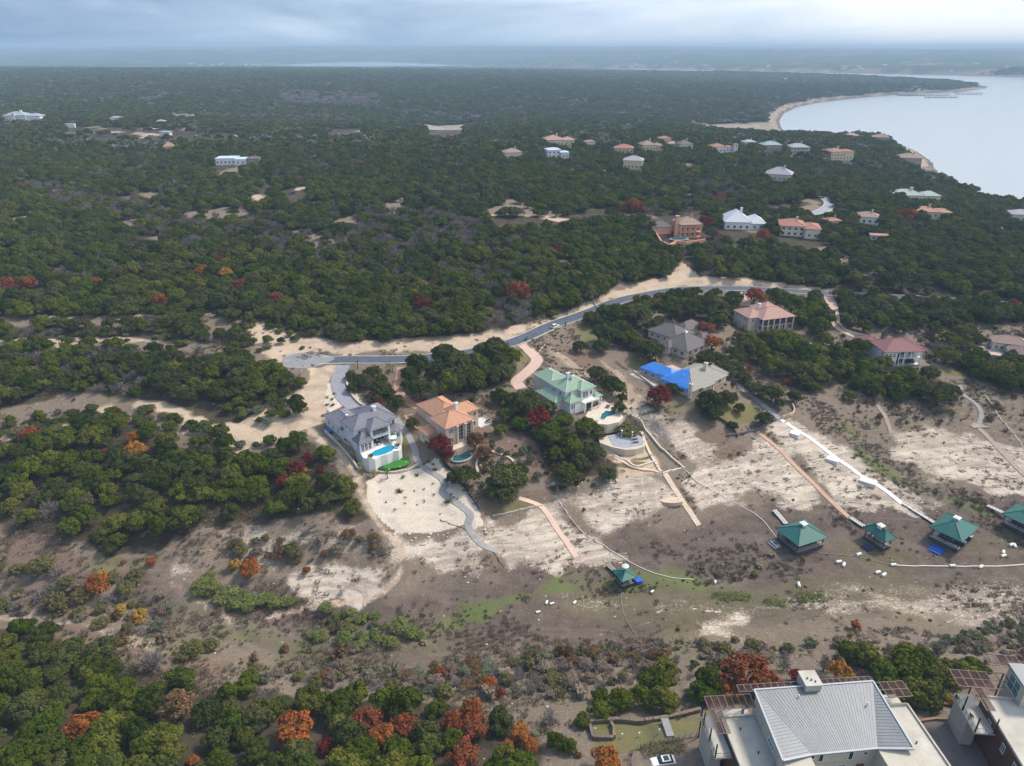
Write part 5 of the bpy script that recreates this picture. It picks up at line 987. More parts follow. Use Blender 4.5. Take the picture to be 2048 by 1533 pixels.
def side_float(dx, dy, w_, d_, lab, m):
    def f(h, w, d):
        c = h.world(dx(w), dy(d)); t = empty('floating_mat', (c[0], c[1], float(hz(*c)) + .1), h.a); tag(t, lab, 'float'); MB().box(-w_ / 2, w_ / 2, -d_ / 2, d_ / 2, 0, .3).build('slab', m, t)
        for k in (-1, 1): MB().box(k * w_ * .3 - .12, k * w_ * .3 + .12, -d_ / 2 + .1, d_ / 2 - .1, .303, .42).build('rail', darkm, t)
    return f
def jetski(h, w, d):
    side_float(lambda w: -1.8, lambda d: d * .75, 2.6, 3.6, 'grey watercraft platform beside the westernmost large dock', palepl)(h, w, d); c = h.world(-1.8, d * .75); t = empty('jet_ski', (c[0], c[1], float(hz(*c)) + .42), h.a + .2); tag(t, 'white and black jet ski resting on its platform', 'jet ski')
    MB().add([(-.5, -1.3, 0), (.5, -1.3, 0), (.45, .7, .05), (0, 1.5, .2), (-.45, .7, .05), (-.55, -1.3, .35), (.55, -1.3, .35), (.5, .7, .4), (0, 1.6, .45), (-.5, .7, .4)], [(4, 3, 2, 1, 0), (5, 6, 7, 8, 9), (0, 1, 6, 5), (1, 2, 7, 6), (2, 3, 8, 7), (3, 4, 9, 8), (4, 0, 5, 9)]).build('hull', whitep, t); MB().box(-.2, .2, -1.1, .2, .36, .75).build('seat', darkm, t); MB().bar((-.4, .4, .9), (.4, .4, .9), .06).bar((0, .4, .4), (0, .4, .9), .1).build('handlebar', darkm, t)
dock((1551.6,1055.7), (1597,1094), (1658,1075), .9, 4.4, 3.0, 'westernmost large dock with green hip roof, aground on the silt', ('L', 'R', 'B', 'F'), gang=((1548,1023),(1572,1050),'grey gangway behind the westernmost large dock'), extra=jetski)
dock((1723.6,1054.5), (1771,1085), (1794,1076), 1.0, 3.9, 2.2, 'narrow boat dock with green roof at the foot of the tan path', ('L', 'R', 'B'), gang=((1700,1038),(1728,1056),'short gangway at the end of the tan path'), extra=side_float(lambda w: -2.0, lambda d: d * .45, 2.6, 3.0, 'dark blue float beside the narrow boat dock', mat('navy float', (.02, .04, .14), .5, .1, 2.0)))
dock((1856.6,1055.7), (1924.5,1085), (1959,1054.5), 1.0, 4.4, 3.1, 'square boat dock with green roof at the end of the white path', ('L', 'R', 'B', 'M'), deckm=palepl, gang=((1805,1009),(1868,1048),'white gangway from the path down to the square dock'), extra=side_float(lambda w: -2.4, lambda d: d * .55, 4.0, 3.6, 'bright blue floating mat beside the square boat dock', bluep))
dock((2006,1025), (2075,1062), (2110,1040), 1.5, 4.2, 2.8, 'green-roofed dock cut off by the right edge', ('L', 'R', 'B'), deckm=palepl, gang=((1974,1014),(2010,1036),'pale gangway to the dock at the right edge'))
def slide(h, w, d):
    for k in range(3): h.part('step', MB().box(w + .2 + .8 * k, w + .95 + .8 * k, .4, 2.6, -.3, .6 - .2 * k), bluep)
    h.part('parasol', MB().cyl(w / 2, d / 2, 4.1 + 1.0, 6.0, .05, .05, 6).cyl(w / 2, d / 2, 5.6, 6.1, 1.1, .05, 8), whitep)
dock((1222,1142), (1243.5,1164.5), (1275,1155), .5, 3.6, 1.3, 'small swim platform with green roof and blue steps', ('L', 'R', 'B', 'F'), cup=False, gang=((1215,1132),(1235,1152),'dark ramp of the small swim platform', wood), extra=slide)
# landings beside the white path
for px, py, w_, d_, lb in ((1590, 869, 3.4, 3.2, 'uppermost'), (1665, 921, 4.2, 3.2, 'middle'), (1736, 965, 5.4, 3.4, 'lowest')):
    g = G(px, py); o = MB().box(-w_ / 2, w_ / 2, -d_ / 2, d_ / 2, -2.5, .25).build('landing', pav['white'], None, (g[0], g[1], g[2] + .5), R(-38)); tag(o, lb + ' of three white concrete landings along the white path', 'landing'); CLEAR.append((g[0], g[1], 3))
g = G(1956, 852); o = MB().box(-3.4, 3.4, -2, 2, -2, .35).build('landing', pav['plank'], None, (g[0], g[1], g[2]), .1); tag(o, 'weathered board platform at the top of the board path', 'platform')
g = G(1340, 1001); o = MB().prism(ellipse(0, 0, 4.2, 2.0, 18, -.1), -1.2, .12).build('landing', pav['sand'], None, (g[0], g[1], g[2] + .2)); tag(o, 'rounded sandstone landing beside the sandy path', 'landing')
def cable(px, r, m, label, name='cable', cat='cable', lift=.05):
    pts = [p for p in spline([p[:2] for p in GP(px)], 8)]; b = MB()
    P = [Vector((p[0], p[1], float(hz(p[0], p[1])) + r + lift)) for p in pts]
    for a, c in zip(P[:-1], P[1:]): b.bar(a, c, r * 2)
    tag(b.build(name, m), label, cat)
cable([(1112,996),(1157,1055),(1190,1082),(1222,1102),(1258,1124),(1290,1140),(1330,1153),(1388,1160)], .075, whitep, 'white pipe running down the slope past the pink path', 'water_pipe', 'pipe')
cable([(1366,935),(1395,965),(1430,985),(1480,1010),(1524,1040),(1553,1077)], .075, whitep, 'white pipe from the garden wall to the westernmost large dock', 'water_pipe', 'pipe')
cable([(1962,783),(1980,805),(2000,836),(2030,872),(2060,912)], .08, whitep, 'white pipe down the east slope to the right edge', 'water_pipe', 'pipe')
cable([(1495,865),(1512,878),(1540,895)], .06, whitep, 'short white pipe above the tan path', 'water_pipe', 'pipe')
cable([(1783,1132),(1850,1133),(1900,1134),(1960,1134),(2060,1128)], .13, whitep, 'long white floating boom lying on the silt', 'floating_boom', 'boom')
cable([(1624,1104),(1660,1109),(1710,1114),(1783,1132)], .07, wood, 'thin brown rope from the dock to the boom', 'rope', 'rope')
cable([(1242,1180),(1244,1215),(1255,1245),(1275,1275)], .06, wood, 'thin cable trailing from the swim platform', 'cable', 'cable'); cable([(880,1040),(930,1060),(985,1105),(1008,1135)], .06, darkm, 'dark cable along the edge of the pale stone yard')
for i, (px, py, rot, lb) in enumerate(((1786,1132,.1,'at the left end of the boom'),(1904,1134,.05,'in the middle of the boom'),(1961,1136,.5,'on the boom, right of its middle'),(2022,1092,.4,'left one of a pair near the square dock'),(2029,1094,1.2,'right one of a pair near the square dock'),(2006,1107,.9,'upper of two stacked near the right edge'),(2006,1114,.3,'lower of two stacked near the right edge'),(1677,1126,.2,'left of a pair below the narrow dock'),(1687,1132,1.0,'right of a pair below the narrow dock'),(1717,1111,.4,'alone under the narrow dock'),(1755,1147,.3,'upper left of a pair below the boom end'),(1767,1152,.6,'lower right of a pair below the boom end'),(1597,1172,1.4,'alone by the bright green weeds'),(1093,1207,1.2,'left on the open silt below the swim platform'),(1104,1209,.4,'second on the open silt below the swim platform'),(1149,1207,.9,'by itself between the swim platform and the pair'),(1076,1226,.3,'lowest on the left silt'),(1304,1185,.7,'right of the swim platform'),(1430,1166,1.3,'at the end of the long white pipe'))):
    g = G(px, py); s_ = 1.0 if i < 13 else .72; t = empty('mooring_buoy', (g[0], g[1], g[2] + .42 * s_), rot); t.scale = (s_,) * 3; tag(t, 'white barrel buoy ' + lb, 'buoy', 'mooring buoys on the silt')
    b = MB(); n = 12; X = [(-.95, .30), (-.85, .46), (.85, .46), (.95, .30)]
    vs = [(x, r * math.cos(2 * math.pi * k / n), r * math.sin(2 * math.pi * k / n)) for x, r in X for k in range(n)]; fs = [(j * n + k, (j + 1) * n + k, (j + 1) * n + (k + 1) % n, j * n + (k + 1) % n) for j in range(3) for k in range(n)] + [tuple(range(n)), tuple(range(4 * n - 1, 3 * n - 1, -1))]
    b.add(vs, fs).build('drum', whitep, t); MB().bar((.95, 0, 0), (1.15, 0, 0), .12).bar((1.15, -.12, 0), (1.15, .12, 0), .06).build('eye', darkm, t)
# ================================================================ TERRACE GARDEN BELOW THE GREEN-ROOFED HOUSE
def terrace_garden():
    z0 = 16.6; top = [at(px, py, z0) for px, py in ((1196,874),(1225,870),(1250,867),(1280,872),(1291,884),(1288,893),(1272,899),(1250,900),(1222,894),(1200,886))]
    t = empty('viewing_terrace', (*top[0], 0)); tag(t, 'round-fronted cream stone viewing terrace with grey paving', 'terrace'); Lc = ccw([(p[0] - top[0][0], p[1] - top[0][1]) for p in top])
    MB().prism(Lc, 11.5, z0).build('wall', WM['stone'], t); pv = [at(px, py, z0) for px, py in ((1214,872),(1250,868),(1280,873),(1289,884),(1284,891),(1250,897),(1225,891))]; MB().prism(ccw([(p[0] - top[0][0], p[1] - top[0][1]) for p in pv]), z0 + .004, z0 + .05).build('paving', mat('blue-grey paving', (.33, .34, .38), .8, .08, .8), t)
    d = at(1277, 901, 13.5); MB().box(-.5, .5, -.25, .25, -2, 1.0).build('door', darkm, t, (d[0] - top[0][0], d[1] - top[0][1] - .1, 14.0), .35); CLEAR.append((*at(1250, 884, z0), 8.5)); CLEAR.append((*at(1235, 855, 18), 7)); CLEAR.append((*at(1290, 920, 14), 9))
    for px, py, lb in ((1243, 874, 'left'), (1264, 877, 'right')):
        c = at(px, py, z0); u = MB().box(-.16, .16, -.16, .16, 0, 2.4).box(-.3, .3, -.3, .3, 2.401, 2.55).build('stone_post', trim, None, (c[0], c[1], z0 + .05)); tag(u, 'white post under the flat tree, %s one' % lb, 'post')
    for px, py, lb in ((1270, 880, 'rear'), (1272, 886, 'front')):
        c = at(px, py, z0); u = empty('sun_lounger', (c[0], c[1], z0 + .05), .2); tag(u, 'dark sun lounger on the grey terrace, %s one' % lb, 'lounger'); MB().box(-.9, .9, -.35, .35, .28, .38).build('seat', darkm, u); MB().add([(-.9, -.34, .38), (-.9, .34, .38), (-1.3, .34, .85), (-1.3, -.34, .85), (-.9, -.34, .3), (-.9, .34, .3), (-1.38, .34, .8), (-1.38, -.34, .8)], [(0, 1, 2, 3), (7, 6, 5, 4), (0, 3, 7, 4), (1, 5, 6, 2), (2, 6, 7, 3)]).build('backrest', darkm, u)
        for sx in (-.8, .8):
            for sy in (-.28, .28): MB().box(sx - .03, sx + .03, sy - .03, sy + .03, 0, .279).build('leg', darkm, u)
    def wall(name, px, h_, th, m, label, base=1.0, cat='wall'):
        b = MB(); P = spline([p[:2] for p in GP(px)], 5)
        for a, c in zip(P[:-1], P[1:]):
            za, zc = float(hz(*a[:2])), float(hz(*c[:2])); b.bar((a[0], a[1], za + h_ / 2 - base / 2), (c[0], c[1], zc + h_ / 2 - base / 2), th, h_ + base)
        tag(b.build(name, m), label, cat)
    S = WM['stone']; C_ = WM['cream']
    wall('retaining_wall', [(1182,850),(1200,853),(1225,853),(1245,845),(1250,832)], 1.4, .5, S, 'cream stone wall carrying the pool deck of the green-roofed house'); wall('retaining_wall', [(1186,862),(1210,860),(1232,854)], .7, .4, C_, 'upper curved planter wall above the viewing terrace'); wall('retaining_wall', [(1188,868),(1203,866),(1212,860),(1228,862)], .7, .4, C_, 'lower curved planter wall above the viewing terrace')
    wall('garden_wall', [(1190,893),(1215,905),(1245,920),(1268,933),(1290,930),(1310,924)], .5, .5, C_, 'curved cream wall at the foot of the viewing terrace'); wall('garden_wall', [(1283,866),(1296,900),(1310,925),(1322,945)], .5, .9, WM['peach'], 'pale stair wall running down beside the viewing terrace'); wall('retaining_wall', [(1262,833),(1290,862),(1330,905),(1365,937)], .8, .6, S, 'dry stone boundary wall along the weedy slope'); wall('garden_wall', [(1326,948),(1345,943),(1368,936)], .5, .5, C_, 'short white wall at the top of the sandy path')
    wall('garden_path_edge', [(1190,893),(1220,910),(1250,925),(1275,936),(1320,944)], .12, 1.6, pav['pink'], 'pink garden walk curving below the viewing terrace', .6, 'walk'); wall('retaining_wall', [(960,932),(985,945),(1005,950),(1018,958),(1028,966)], .6, .6, S, 'pale curved garden wall below the peach house'); wall('retaining_wall', [(972,898),(985,905),(1005,912),(1020,918),(1027,925)], .5, .7, S, 'pale ramp wall right of the peach house pool'); wall('retaining_wall', [(955,920),(953,935),(958,950),(962,955)], .6, .7, S, 'short pale wall beside the teal kidney pool')
    wall('retaining_wall', [(985,1033),(1030,1024),(1070,1014),(1090,1010)], .35, .35, S, 'low stone edging across the bare slope by the pink path'); wall('fence', [(845,882),(870,905),(905,945),(945,1000),(958,1020)], 1.2, .12, darkm, 'dark metal fence along the pale stone yard', .2, 'fence'); wall('fence', [(1390,800),(1420,828),(1460,855),(1475,875)], 1.1, .25, mat('dark stone', (.16, .14, .13), .95, .2, 1.5), 'dark stone wall below the tarp-covered house'); wall('retaining_wall', [(1452,874),(1490,868),(1530,852),(1552,842)], 1.0, .4, mat('dark stone', (.16, .14, .13)), 'curved dark wall below the oak lawn'); wall('retaining_wall', [(1563,838),(1580,833),(1588,825),(1584,812)], 1.3, .4, WM['paleorange'], 'short curved tan wall at the top of the white path')
    wall('retaining_wall', [(1268,745),(1290,762),(1315,782),(1335,795)], .9, .4, C_, 'cream garden wall in front of the tarp-covered house'); wall('retaining_wall', [(1185,600),(1215,640),(1238,660)], .5, .3, S, 'low wall along the small upper lawn'); wall('retaining_wall', [(1575,665),(1600,680),(1625,690),(1645,700)], .5, .4, C_, 'pale wall curving from the mansion porch to its pool'); wall('retaining_wall', [(1670,645),(1690,662),(1715,670),(1728,672)], 1.0, .4, C_, 'white retaining wall along the maroon house driveway')
    wall('retaining_wall', [(650,865),(680,895),(708,928),(718,940),(735,932)], 1.0, .5, WM['stone'], 'pale block wall stepping down beside the white house'); wall('retaining_wall', [(665,862),(690,885),(712,908)], .6, .4, WM['stone'], 'inner pale block wall left of the white house'); wall('retaining_wall', [(690,755),(700,785),(718,808),(742,815)], .9, .7, S, 'stacked boulder wall along the grey driveway'); wall('retaining_wall', [(750,945),(780,947),(815,942),(838,930)], .7, .6, S, 'curved stacked stone wall below the putting green'); wall('retaining_wall', [(1090,615+75),(1080,702),(1074,712)], .3, .4, S, 'short stone edge beside the pink driveway')
    # putting green
    pg = [at(px, py, 15.1) for px, py in ((752,938),(770,926),(788,918),(805,916),(818,920),(823,930),(812,938),(792,940),(776,946),(760,944))]; z = max(float(hz(*p)) for p in pg) + .12; c = pg[0]; t = empty('putting_green', (c[0], c[1], 0)); tag(t, 'bright artificial putting green below the white pool terrace', 'putting green')
    MB().prism(ccw([(p[0] - c[0], p[1] - c[1]) for p in pg]), z - 1.2, z).build('fringe', mat('dark turf', (.022, .085, .018), .95, .1, 2.0), t); q = at(793, 929, z); MB().prism(ellipse(q[0] - c[0], q[1] - c[1], 4.6, 2.3, 22, .35), z + .004, z + .03).build('green', mat('bright turf', (.045, .20, .025), .95, .08, 2.0), t); CLEAR.append((*q, 7))
    for k, (px, py) in enumerate(((778, 939), (800, 934), (812, 925))):
        p = at(px, py, z); u = MB().cyl(0, 0, 0, .14, .22, .16, 8).cyl(0, 0, .141, .3, .05, .05, 6).build('turf_lamp', trim, None, (p[0], p[1], z)); tag(u, ('lowest', 'middle', 'rightmost')[k] + ' white lamp on the edge of the putting green', 'lamp')
terrace_garden()
# ================================================================ VEHICLES
def car(loc, rz, body, label, name='parked_car', roofglass=False, suv=False, s=1.0):
    t = empty(name, loc, rz); t.scale = (s, s, s); tag(t, label, 'car'); H = 1.62 if suv else 1.42; prof = [(-2.35, .32), (-2.38, .75), (-2.2, .98), (-1.3, H - .55), (2.15, H - .5), (2.35, .7), (2.3, .32)]
    def loft(pr, w0, w1, zsplit):
        vs = [(x, (w1 if z > zsplit else w0) * s_, z) for s_ in (-1, 1) for x, z in pr]; n = len(pr); return vs, [tuple(range(n)), tuple(range(2 * n - 1, n - 1, -1))] + [(k, n + k, n + (k + 1) % n, (k + 1) % n) for k in range(n)]
    o = MB().add(*loft([(-2.3, .3), (-2.38, .7), (-2.2, .9), (-1.05, 1.0), (2.25, 1.02), (2.38, .75), (2.3, .3)], .93, .90, .85)).build('body', body, t); m = o.modifiers.new('b', 'BEVEL'); m.width = .09; m.segments = 3
    back = 2.0 if suv else 1.75
    o = MB().add(*[[(-1.05, -.82, .99), (back + .2, -.82, .99), (back + .2, .82, .99), (-1.05, .82, .99), (-.25, -.66, H), (back - .45, -.66, H), (back - .45, .66, H), (-.25, .66, H)], [(0, 1, 5, 4), (1, 2, 6, 5), (2, 3, 7, 6), (3, 0, 4, 7)]]).build('glasshouse', GL, t)
    o = MB().box(-.35, back - .4, -.7, .7, H + .002, H + .06).build('roof', body, t); m = o.modifiers.new('b', 'BEVEL'); m.width = .05; m.segments = 2
    if roofglass: MB().box(0, back - .75, -.52, .52, H + .062, H + .075).build('sunroof', GL, o)
    for sx in (-1.45, 1.42):
        for sy in (-.86, .86):
            w = MB(); n = 14; w.add([(sx + .34 * math.cos(2 * math.pi * k / n), y, .34 + .34 * math.sin(2 * math.pi * k / n)) for y in (sy - .11, sy + .11) for k in range(n)], [(k, (k + 1) % n, n + (k + 1) % n, n + k) for k in range(n)] + [tuple(range(n)), tuple(range(2 * n - 1, n - 1, -1))]); w = w.build('wheel', darkm, t); r = MB(); yy = sy + (.112 if sy > 0 else -.112); r.add([(sx + .2 * math.cos(2 * math.pi * k / 10), yy, .34 + .2 * math.sin(2 * math.pi * k / 10)) for k in range(10)], [tuple(range(10)) if sy < 0 else tuple(range(9, -1, -1))]); r.build('rim', mat('alloy', (.5, .5, .52), .35, .05, 2.0, metal=.6), w)
    for sy in (-.62, .62): MB().box(-2.40, -2.3, sy - .2, sy + .2, .62, .78).build('headlight', mat('lamp lens', (.7, .7, .7), .2, .02, 1.0), t); MB().box(2.3, 2.41, sy - .2, sy + .2, .72, .9).build('tail_light', mat('red lens', (.3, .01, .01), .3, .02, 1.0), t)
    return t
cw = mat('white car paint', (.80, .80, .80), .25, .02, 1.0, .5); cb = mat('black car paint', (.02, .021, .024), .25, .05, 1.0, .5)
g = G(1110, 656); car((g[0], g[1], g[2] + .18), R(47 + 180), cw, 'white car driving on the road past the vacant lot', 'moving_car', suv=True); g = G(855, 806); car((g[0], g[1], g[2] + .1), R(222), cb, 'black car parked in the red court of the peach house', suv=True, s=1.06); CLEAR.append((g[0], g[1], 5))
CARZ = 19.0
c = at(1326, 1524, CARZ + .6); car((c[0], c[1], CARZ + .06), R(8), cw, 'white car with dark glass roof parked in the near forecourt', roofglass=True); CLEAR.append((c[0], c[1], 5))
for px, py, ang, m_, lb in ((585, 388, .2, mat('blue paint', (.02, .06, .30), .4, .05, 1.0), 'blue car in the clearing of the western wood'), (478, 392, .1, cw, 'white pickup at the clearing in the western wood'), (1350, 448, .3, mat('blue paint', (.02, .06, .30)), 'blue car behind the orange villa'), (1700, 410, .1, cb, 'dark car parked by the upper road bend')):
    g = G(px, py); car((g[0], g[1], g[2] + .1), ang, m_, lb, suv=True); CLEAR.append((g[0], g[1], 7))
# ================================================================ APARTMENT BUILDINGS IN THE FOREGROUND
metal = mat('standing seam metal', (.185, .195, .212), .5, .08, .5, .5, metal=.35, stretch=(2, .3, 1)); metal2 = mat('seam ribs', (.235, .245, .262), .5, .05, 1.0, .5, metal=.35); flatm = mat('white membrane roof', (.56, .53, .47), .85, .08, .3, col2=(.40, .36, .30)); browns = mat('brown cladding', (.145, .080, .055), .85, .2, 1.5, stretch=(1, 1, 5)); slatm = mat('redwood slats', (.095, .042, .033), .8, .2, 2.0); steel = mat('pale steel frame', (.17, .13, .125), .5, .08, 2.0, .4)
def pergola(h, x0, x1, y0, y1, z, bays, rows=1, slat=(0, 99), wide=.13, posts=True):
    """steel frame with redwood slat bays"""
    f = MB()
    for i in range(bays + 1): x = x0 + (x1 - x0) * i / bays; f.bar((x, y0, z), (x, y1, z), .12)
    for j in range(rows + 1): y = y0 + (y1 - y0) * j / rows; f.bar((x0, y, z + .003), (x1, y, z + .003), .12)
    o = h.part('pergola', f, steel)
    for i in range(bays):
        if not (slat[0] <= i < slat[1]): continue
        q = MB(); a, b = x0 + (x1 - x0) * i / bays + .08, x0 + (x1 - x0) * (i + 1) / bays - .08; n = max(3, int((b - a) / .24))
        for k in range(n): x = a + (b - a) * (k + .5) / n; q.box(x - wide / 2, x + wide / 2, y0 + .07, y1 - .07, z - .10, z - .02)
        h.part('slat_bay', q, slatm, o)
    if posts:
        for x in (x0 + .1, (x0 + x1) / 2, x1 - .1): h.part('post', MB().bar((x, y1 - .1, -1), (x, y1 - .1, z - .05), .2), darkm)
def condo():
    h = House('apartment_building', *HF['condo'][:2], 20.0, 'beige apartment building with a big ribbed grey metal roof', 'building'); Bz = WM['beige']; h.clear(10, -8, 24); h.clear(26, -6, 12); h.clear(-6, -6, 9); h.clear(40, -6, 13)
    h.wall(.2, 22.3, -12.2, -.2, -4, 13.1, Bz); h.wall(-.35, 4.8, -22, -12.202, -1, 12.9, Bz); h.wall(17.0, 22.2, -22, -12.202, -1, 12.9, Bz)
    A, B_, Cc, D, v1, v2 = (-.1, .1, 14.1), (23.0, .5, 14.1), (-.7, -14.3, 13.9), (22.6, -13.7, 13.9), (5.0, -13.0, 13.1), (16.9, -12.6, 13.1)
    r = MB(); P = [A, B_, D, v2, v1, Cc]; r.add(P, [(0, 4, 3, 1), (0, 5, 4), (1, 3, 2)]); r.add([(p[0], p[1], p[2] - .35) for p in P], [(1, 3, 4, 0), (4, 5, 0), (2, 3, 1)])
    r.add([q for p in P for q in (p, (p[0], p[1], p[2] - .35))], [(2 * i, 2 * i + 1, (2 * i + 3) % 12, (2 * i + 2) % 12) for i in range(6)]); roof = h.part('roof', r, metal)
    def lerp(p, q, t): return Vector(p).lerp(Vector(q), t)
    n = 34
    for i in range(1, n):
        t = i / n; p, q = lerp(A, B_, t), lerp(v1, v2, t); h.part('seam_rib', MB().bar(p + Vector((0, 0, .02)), q + Vector((0, 0, .02)), .09, .06), metal2, roof)
    for i in range(1, 22):
        t = i / 22; h.part('seam_rib', MB().bar(lerp(A, Cc, t) + Vector((0, 0, .02)), lerp(A, v1, t) + Vector((0, 0, .02)), .09, .06), metal2, roof); h.part('seam_rib', MB().bar(lerp(B_, D, t) + Vector((0, 0, .02)), lerp(B_, v2, t) + Vector((0, 0, .02)), .09, .06), metal2, roof)
    e = MB()
    for p, q in ((A, B_), (A, Cc), (B_, D), (Cc, v1), (v2, D), (v1, v2)): e.bar(Vector(p) + Vector((0, 0, .06)), Vector(q) + Vector((0, 0, .06)), .3, .2)
    h.part('roof_edge', e, mat('pale flashing', (.46, .48, .51), .5, .05, 2.0), roof)
    for x, y in ((19.2, -4.5), (7.5, -2.0)): h.part('vent_pipe', MB().cyl(x, y, 13.6, 14.6, .12, .12, 8), trim)
    c = h.part('chimney', MB().box(9.2, 12.2, -.9, 2.4, -4, 15.4), Bz); h.part('chimney_cap', MB().box(9.05, 12.35, -1.05, 2.55, 15.402, 15.62), flatm, c)
    for k in range(3): h.part('flue', MB().cyl(10 + .6 * k, .6 - .4 * k, 15.62, 15.95, .14, .14, 8), darkm, c)
    # recessed court facade between the two wings
    h.wins('S', -12.2, (5.9,), 11.0, .6, .9, 1); h.wins('S', -12.2, (7.4, 12.7), 10.2, .9, 2.3, 1); h.win('S', -12.2, 15.3, 11.2, .8, .8, 1); h.wins('S', -12.2, (7.4, 11.4), 8.2, 1.9, .8, 1); h.part('door', MB().box(14.2, 15.6, -12.28, -12.21, 6.5, 8.9), mat('red-brown door', (.16, .08, .06), .7, .1, 2.0)); h.win('S', -22, 19.6, 9.0, 1.0, 2.4, 1); h.win('W', -.35, -18.2, 9.6, 1.2, 2.0, 2, 1, GLT); h.win('W', .2, -8.5, 9.9, 2.4, 1.0, 3, 1, GLT); 
    # panel joints of the facade
    jm = mat('panel joint', (.33, .30, .25), .9, .05, 1.0)
    for k in range(3): h.part('panel_joint', MB().box(5.0, 16.8, -12.215, -12.203, 8.0 + 1.6 * k, 8.03 + 1.6 * k), jm)
    # lower wings with flat membrane roofs
    for x0, x1, y0, y1, wm, nm in ((-6.2, .18, -24, -1.2, browns, 'west'), (22.32, 30.0, -26, -.8, browns, 'east')):
        h.wall(x0, x1, y0, y1, -4, 8.7, wm); f = h.part('roof', MB().box(x0 + .12, x1 - .02, y0 + .1, y1 - .1, 8.702, 8.9), flatm); e = MB(); e.box(x0 - .15, x0 + .2, y0, y1, 8.71, 9.25); e.box(x0 + .2, x1, y1 - .2, y1 + .15, 8.71, 9.25); h.part('parapet', e, flatm, f)
        for k in range(4): h.part('vent_pipe', MB().cyl((x0 + x1) / 2 + (k % 2) * 1.4 - .5, -4 - 5 * k, 8.9, 9.4, .14, .14, 8), darkm, f)
    h.wall(29.998, 30.3, -26, -.8, 8.9, 9.25, flatm); h.wins('W', -6.2, (-6.5, -10.5, -15), 5.2, 1.1, 1.7, 2, 1, GLT)
    # pergolas, balcony and stair towers
    pergola(h, -8.7, .1, -1.1, 1.9, 11.0, 7, 1, (0, 4)); pergola(h, -8.7, -6.4, -6.2, -1.15, 10.98, 2, 2, posts=False); pergola(h, -2.6, 9.1, .6, 2.2, 13.2, 9, 1); pergola(h, 12.5, 23.5, .9, 2.4, 13.2, 9, 1); pergola(h, 23.1, 31.0, -.6, 3.0, 10.8, 5, 2, (2, 5))
    h.part('balcony', MB().box(-9.6, -6.4, -8.4, .4, 7.2, 7.5), flatm); h.rail([(-6.5, -8.3), (-9.5, -8.3), (-9.5, .3)], 7.5, 1.1, darkm, 1.2); h.part('stair_tower', MB().box(-9.2, -7.0, -5.5, -.2, -4, 7.19), Bz)
    for y in (-8.2, -5, -1.5): h.part('post', MB().box(-9.6, -9.4, y - .1, y + .1, 7.5, 10.9), darkm)
    h.part('patio_heater', MB().cyl(-1.5, .2, 7.5, 9.4, .3, .22, 10), mat('alloy', (.5, .5, .52))); h.part('upper_deck', MB().box(-6.3, .1, -1.1, 1.9, 7.0, 7.3), flatm); h.part('upper_deck', MB().box(22.4, 30.5, -.75, 3.0, 7.0, 7.3), flatm)
    return h
def condo2():
    a = HF['condo']; c0 = at(1960, 1392, 29); h = House('apartment_building', c0, -6, 20.0, 'brown-clad apartment building at the right edge with white flat roof', 'building'); h.clear(6, -6, 14)
    h.wall(.2, 18, -26, -.2, -4, 8.7, browns); f = h.part('roof', MB().box(.3, 18, -26, -.35, 8.702, 8.9), flatm); e = MB(); e.box(.05, .38, -26, 0, 8.71, 9.25); e.box(.38, 18, -.3, .05, 8.71, 9.25); h.part('parapet', e, flatm, f); h.wall(6.2, 18, -1.8, 4, -4, 13.5, WM['beige']); h.part('roof', MB().box(5.9, 18, -2.1, 4.3, 13.502, 13.8), metal)
    h.wins('W', .2, (-4.4, -9.6, -13.5), 5.6, 1.1, 1.9, 2, 1, GLT); h.win('W', 6.2, 1.2, 9.4, 3.6, 3.4, 2, 2, GLT); pergola(h, -4.2, 6.0, .3, 4.4, 10.8, 6, 2, (0, 4)); pergola(h, -1.6, .0, -5.0, .25, 10.78, 1, 2, posts=False); pergola(h, 2.5, 8.5, 3.8, 6.6, 13.4, 3, 1, (1, 3), posts=False)
    h.part('balcony', MB().box(-3.7, .1, -7.0, 2.2, 6.6, 6.9), flatm); h.rail([(0, -6.9), (-3.6, -6.9), (-3.6, 2.1)], 6.9, 1.1, darkm, 1.2); h.part('stair_tower', MB().box(-3.4, -1.2, -4.0, 1.2, -4, 6.59), WM['beige'])
    for x, y in ((-3.55, 2.0), (-3.55, -2), (-3.5, -6.8), (-.2, -6.8)): h.part('post', MB().box(x - .1, x + .1, y - .1, y + .1, 6.9, 10.7), darkm)
    for k, (x, y) in enumerate(((-3.4, .8), (-2.6, -3.4))):
        p = h.world(x, y); t = empty('patio_chair', (p[0], p[1], 26.9), .5 + k); tag(t, ('dark chair on the far end of the right balcony', 'dark chair by the glass rail of the right balcony')[k], 'chair'); MB().box(-.3, .3, -.3, .3, .35, .45).build('seat', darkm, t); MB().box(-.3, .3, .24, .3, .452, .95).build('backrest', darkm, t)
        for sx in (-.26, .26):
            for sy in (-.26, .22): MB().box(sx - .03, sx + .03, sy - .03, sy + .03, 0, .349).build('leg', darkm, t)
condo(); condo2()
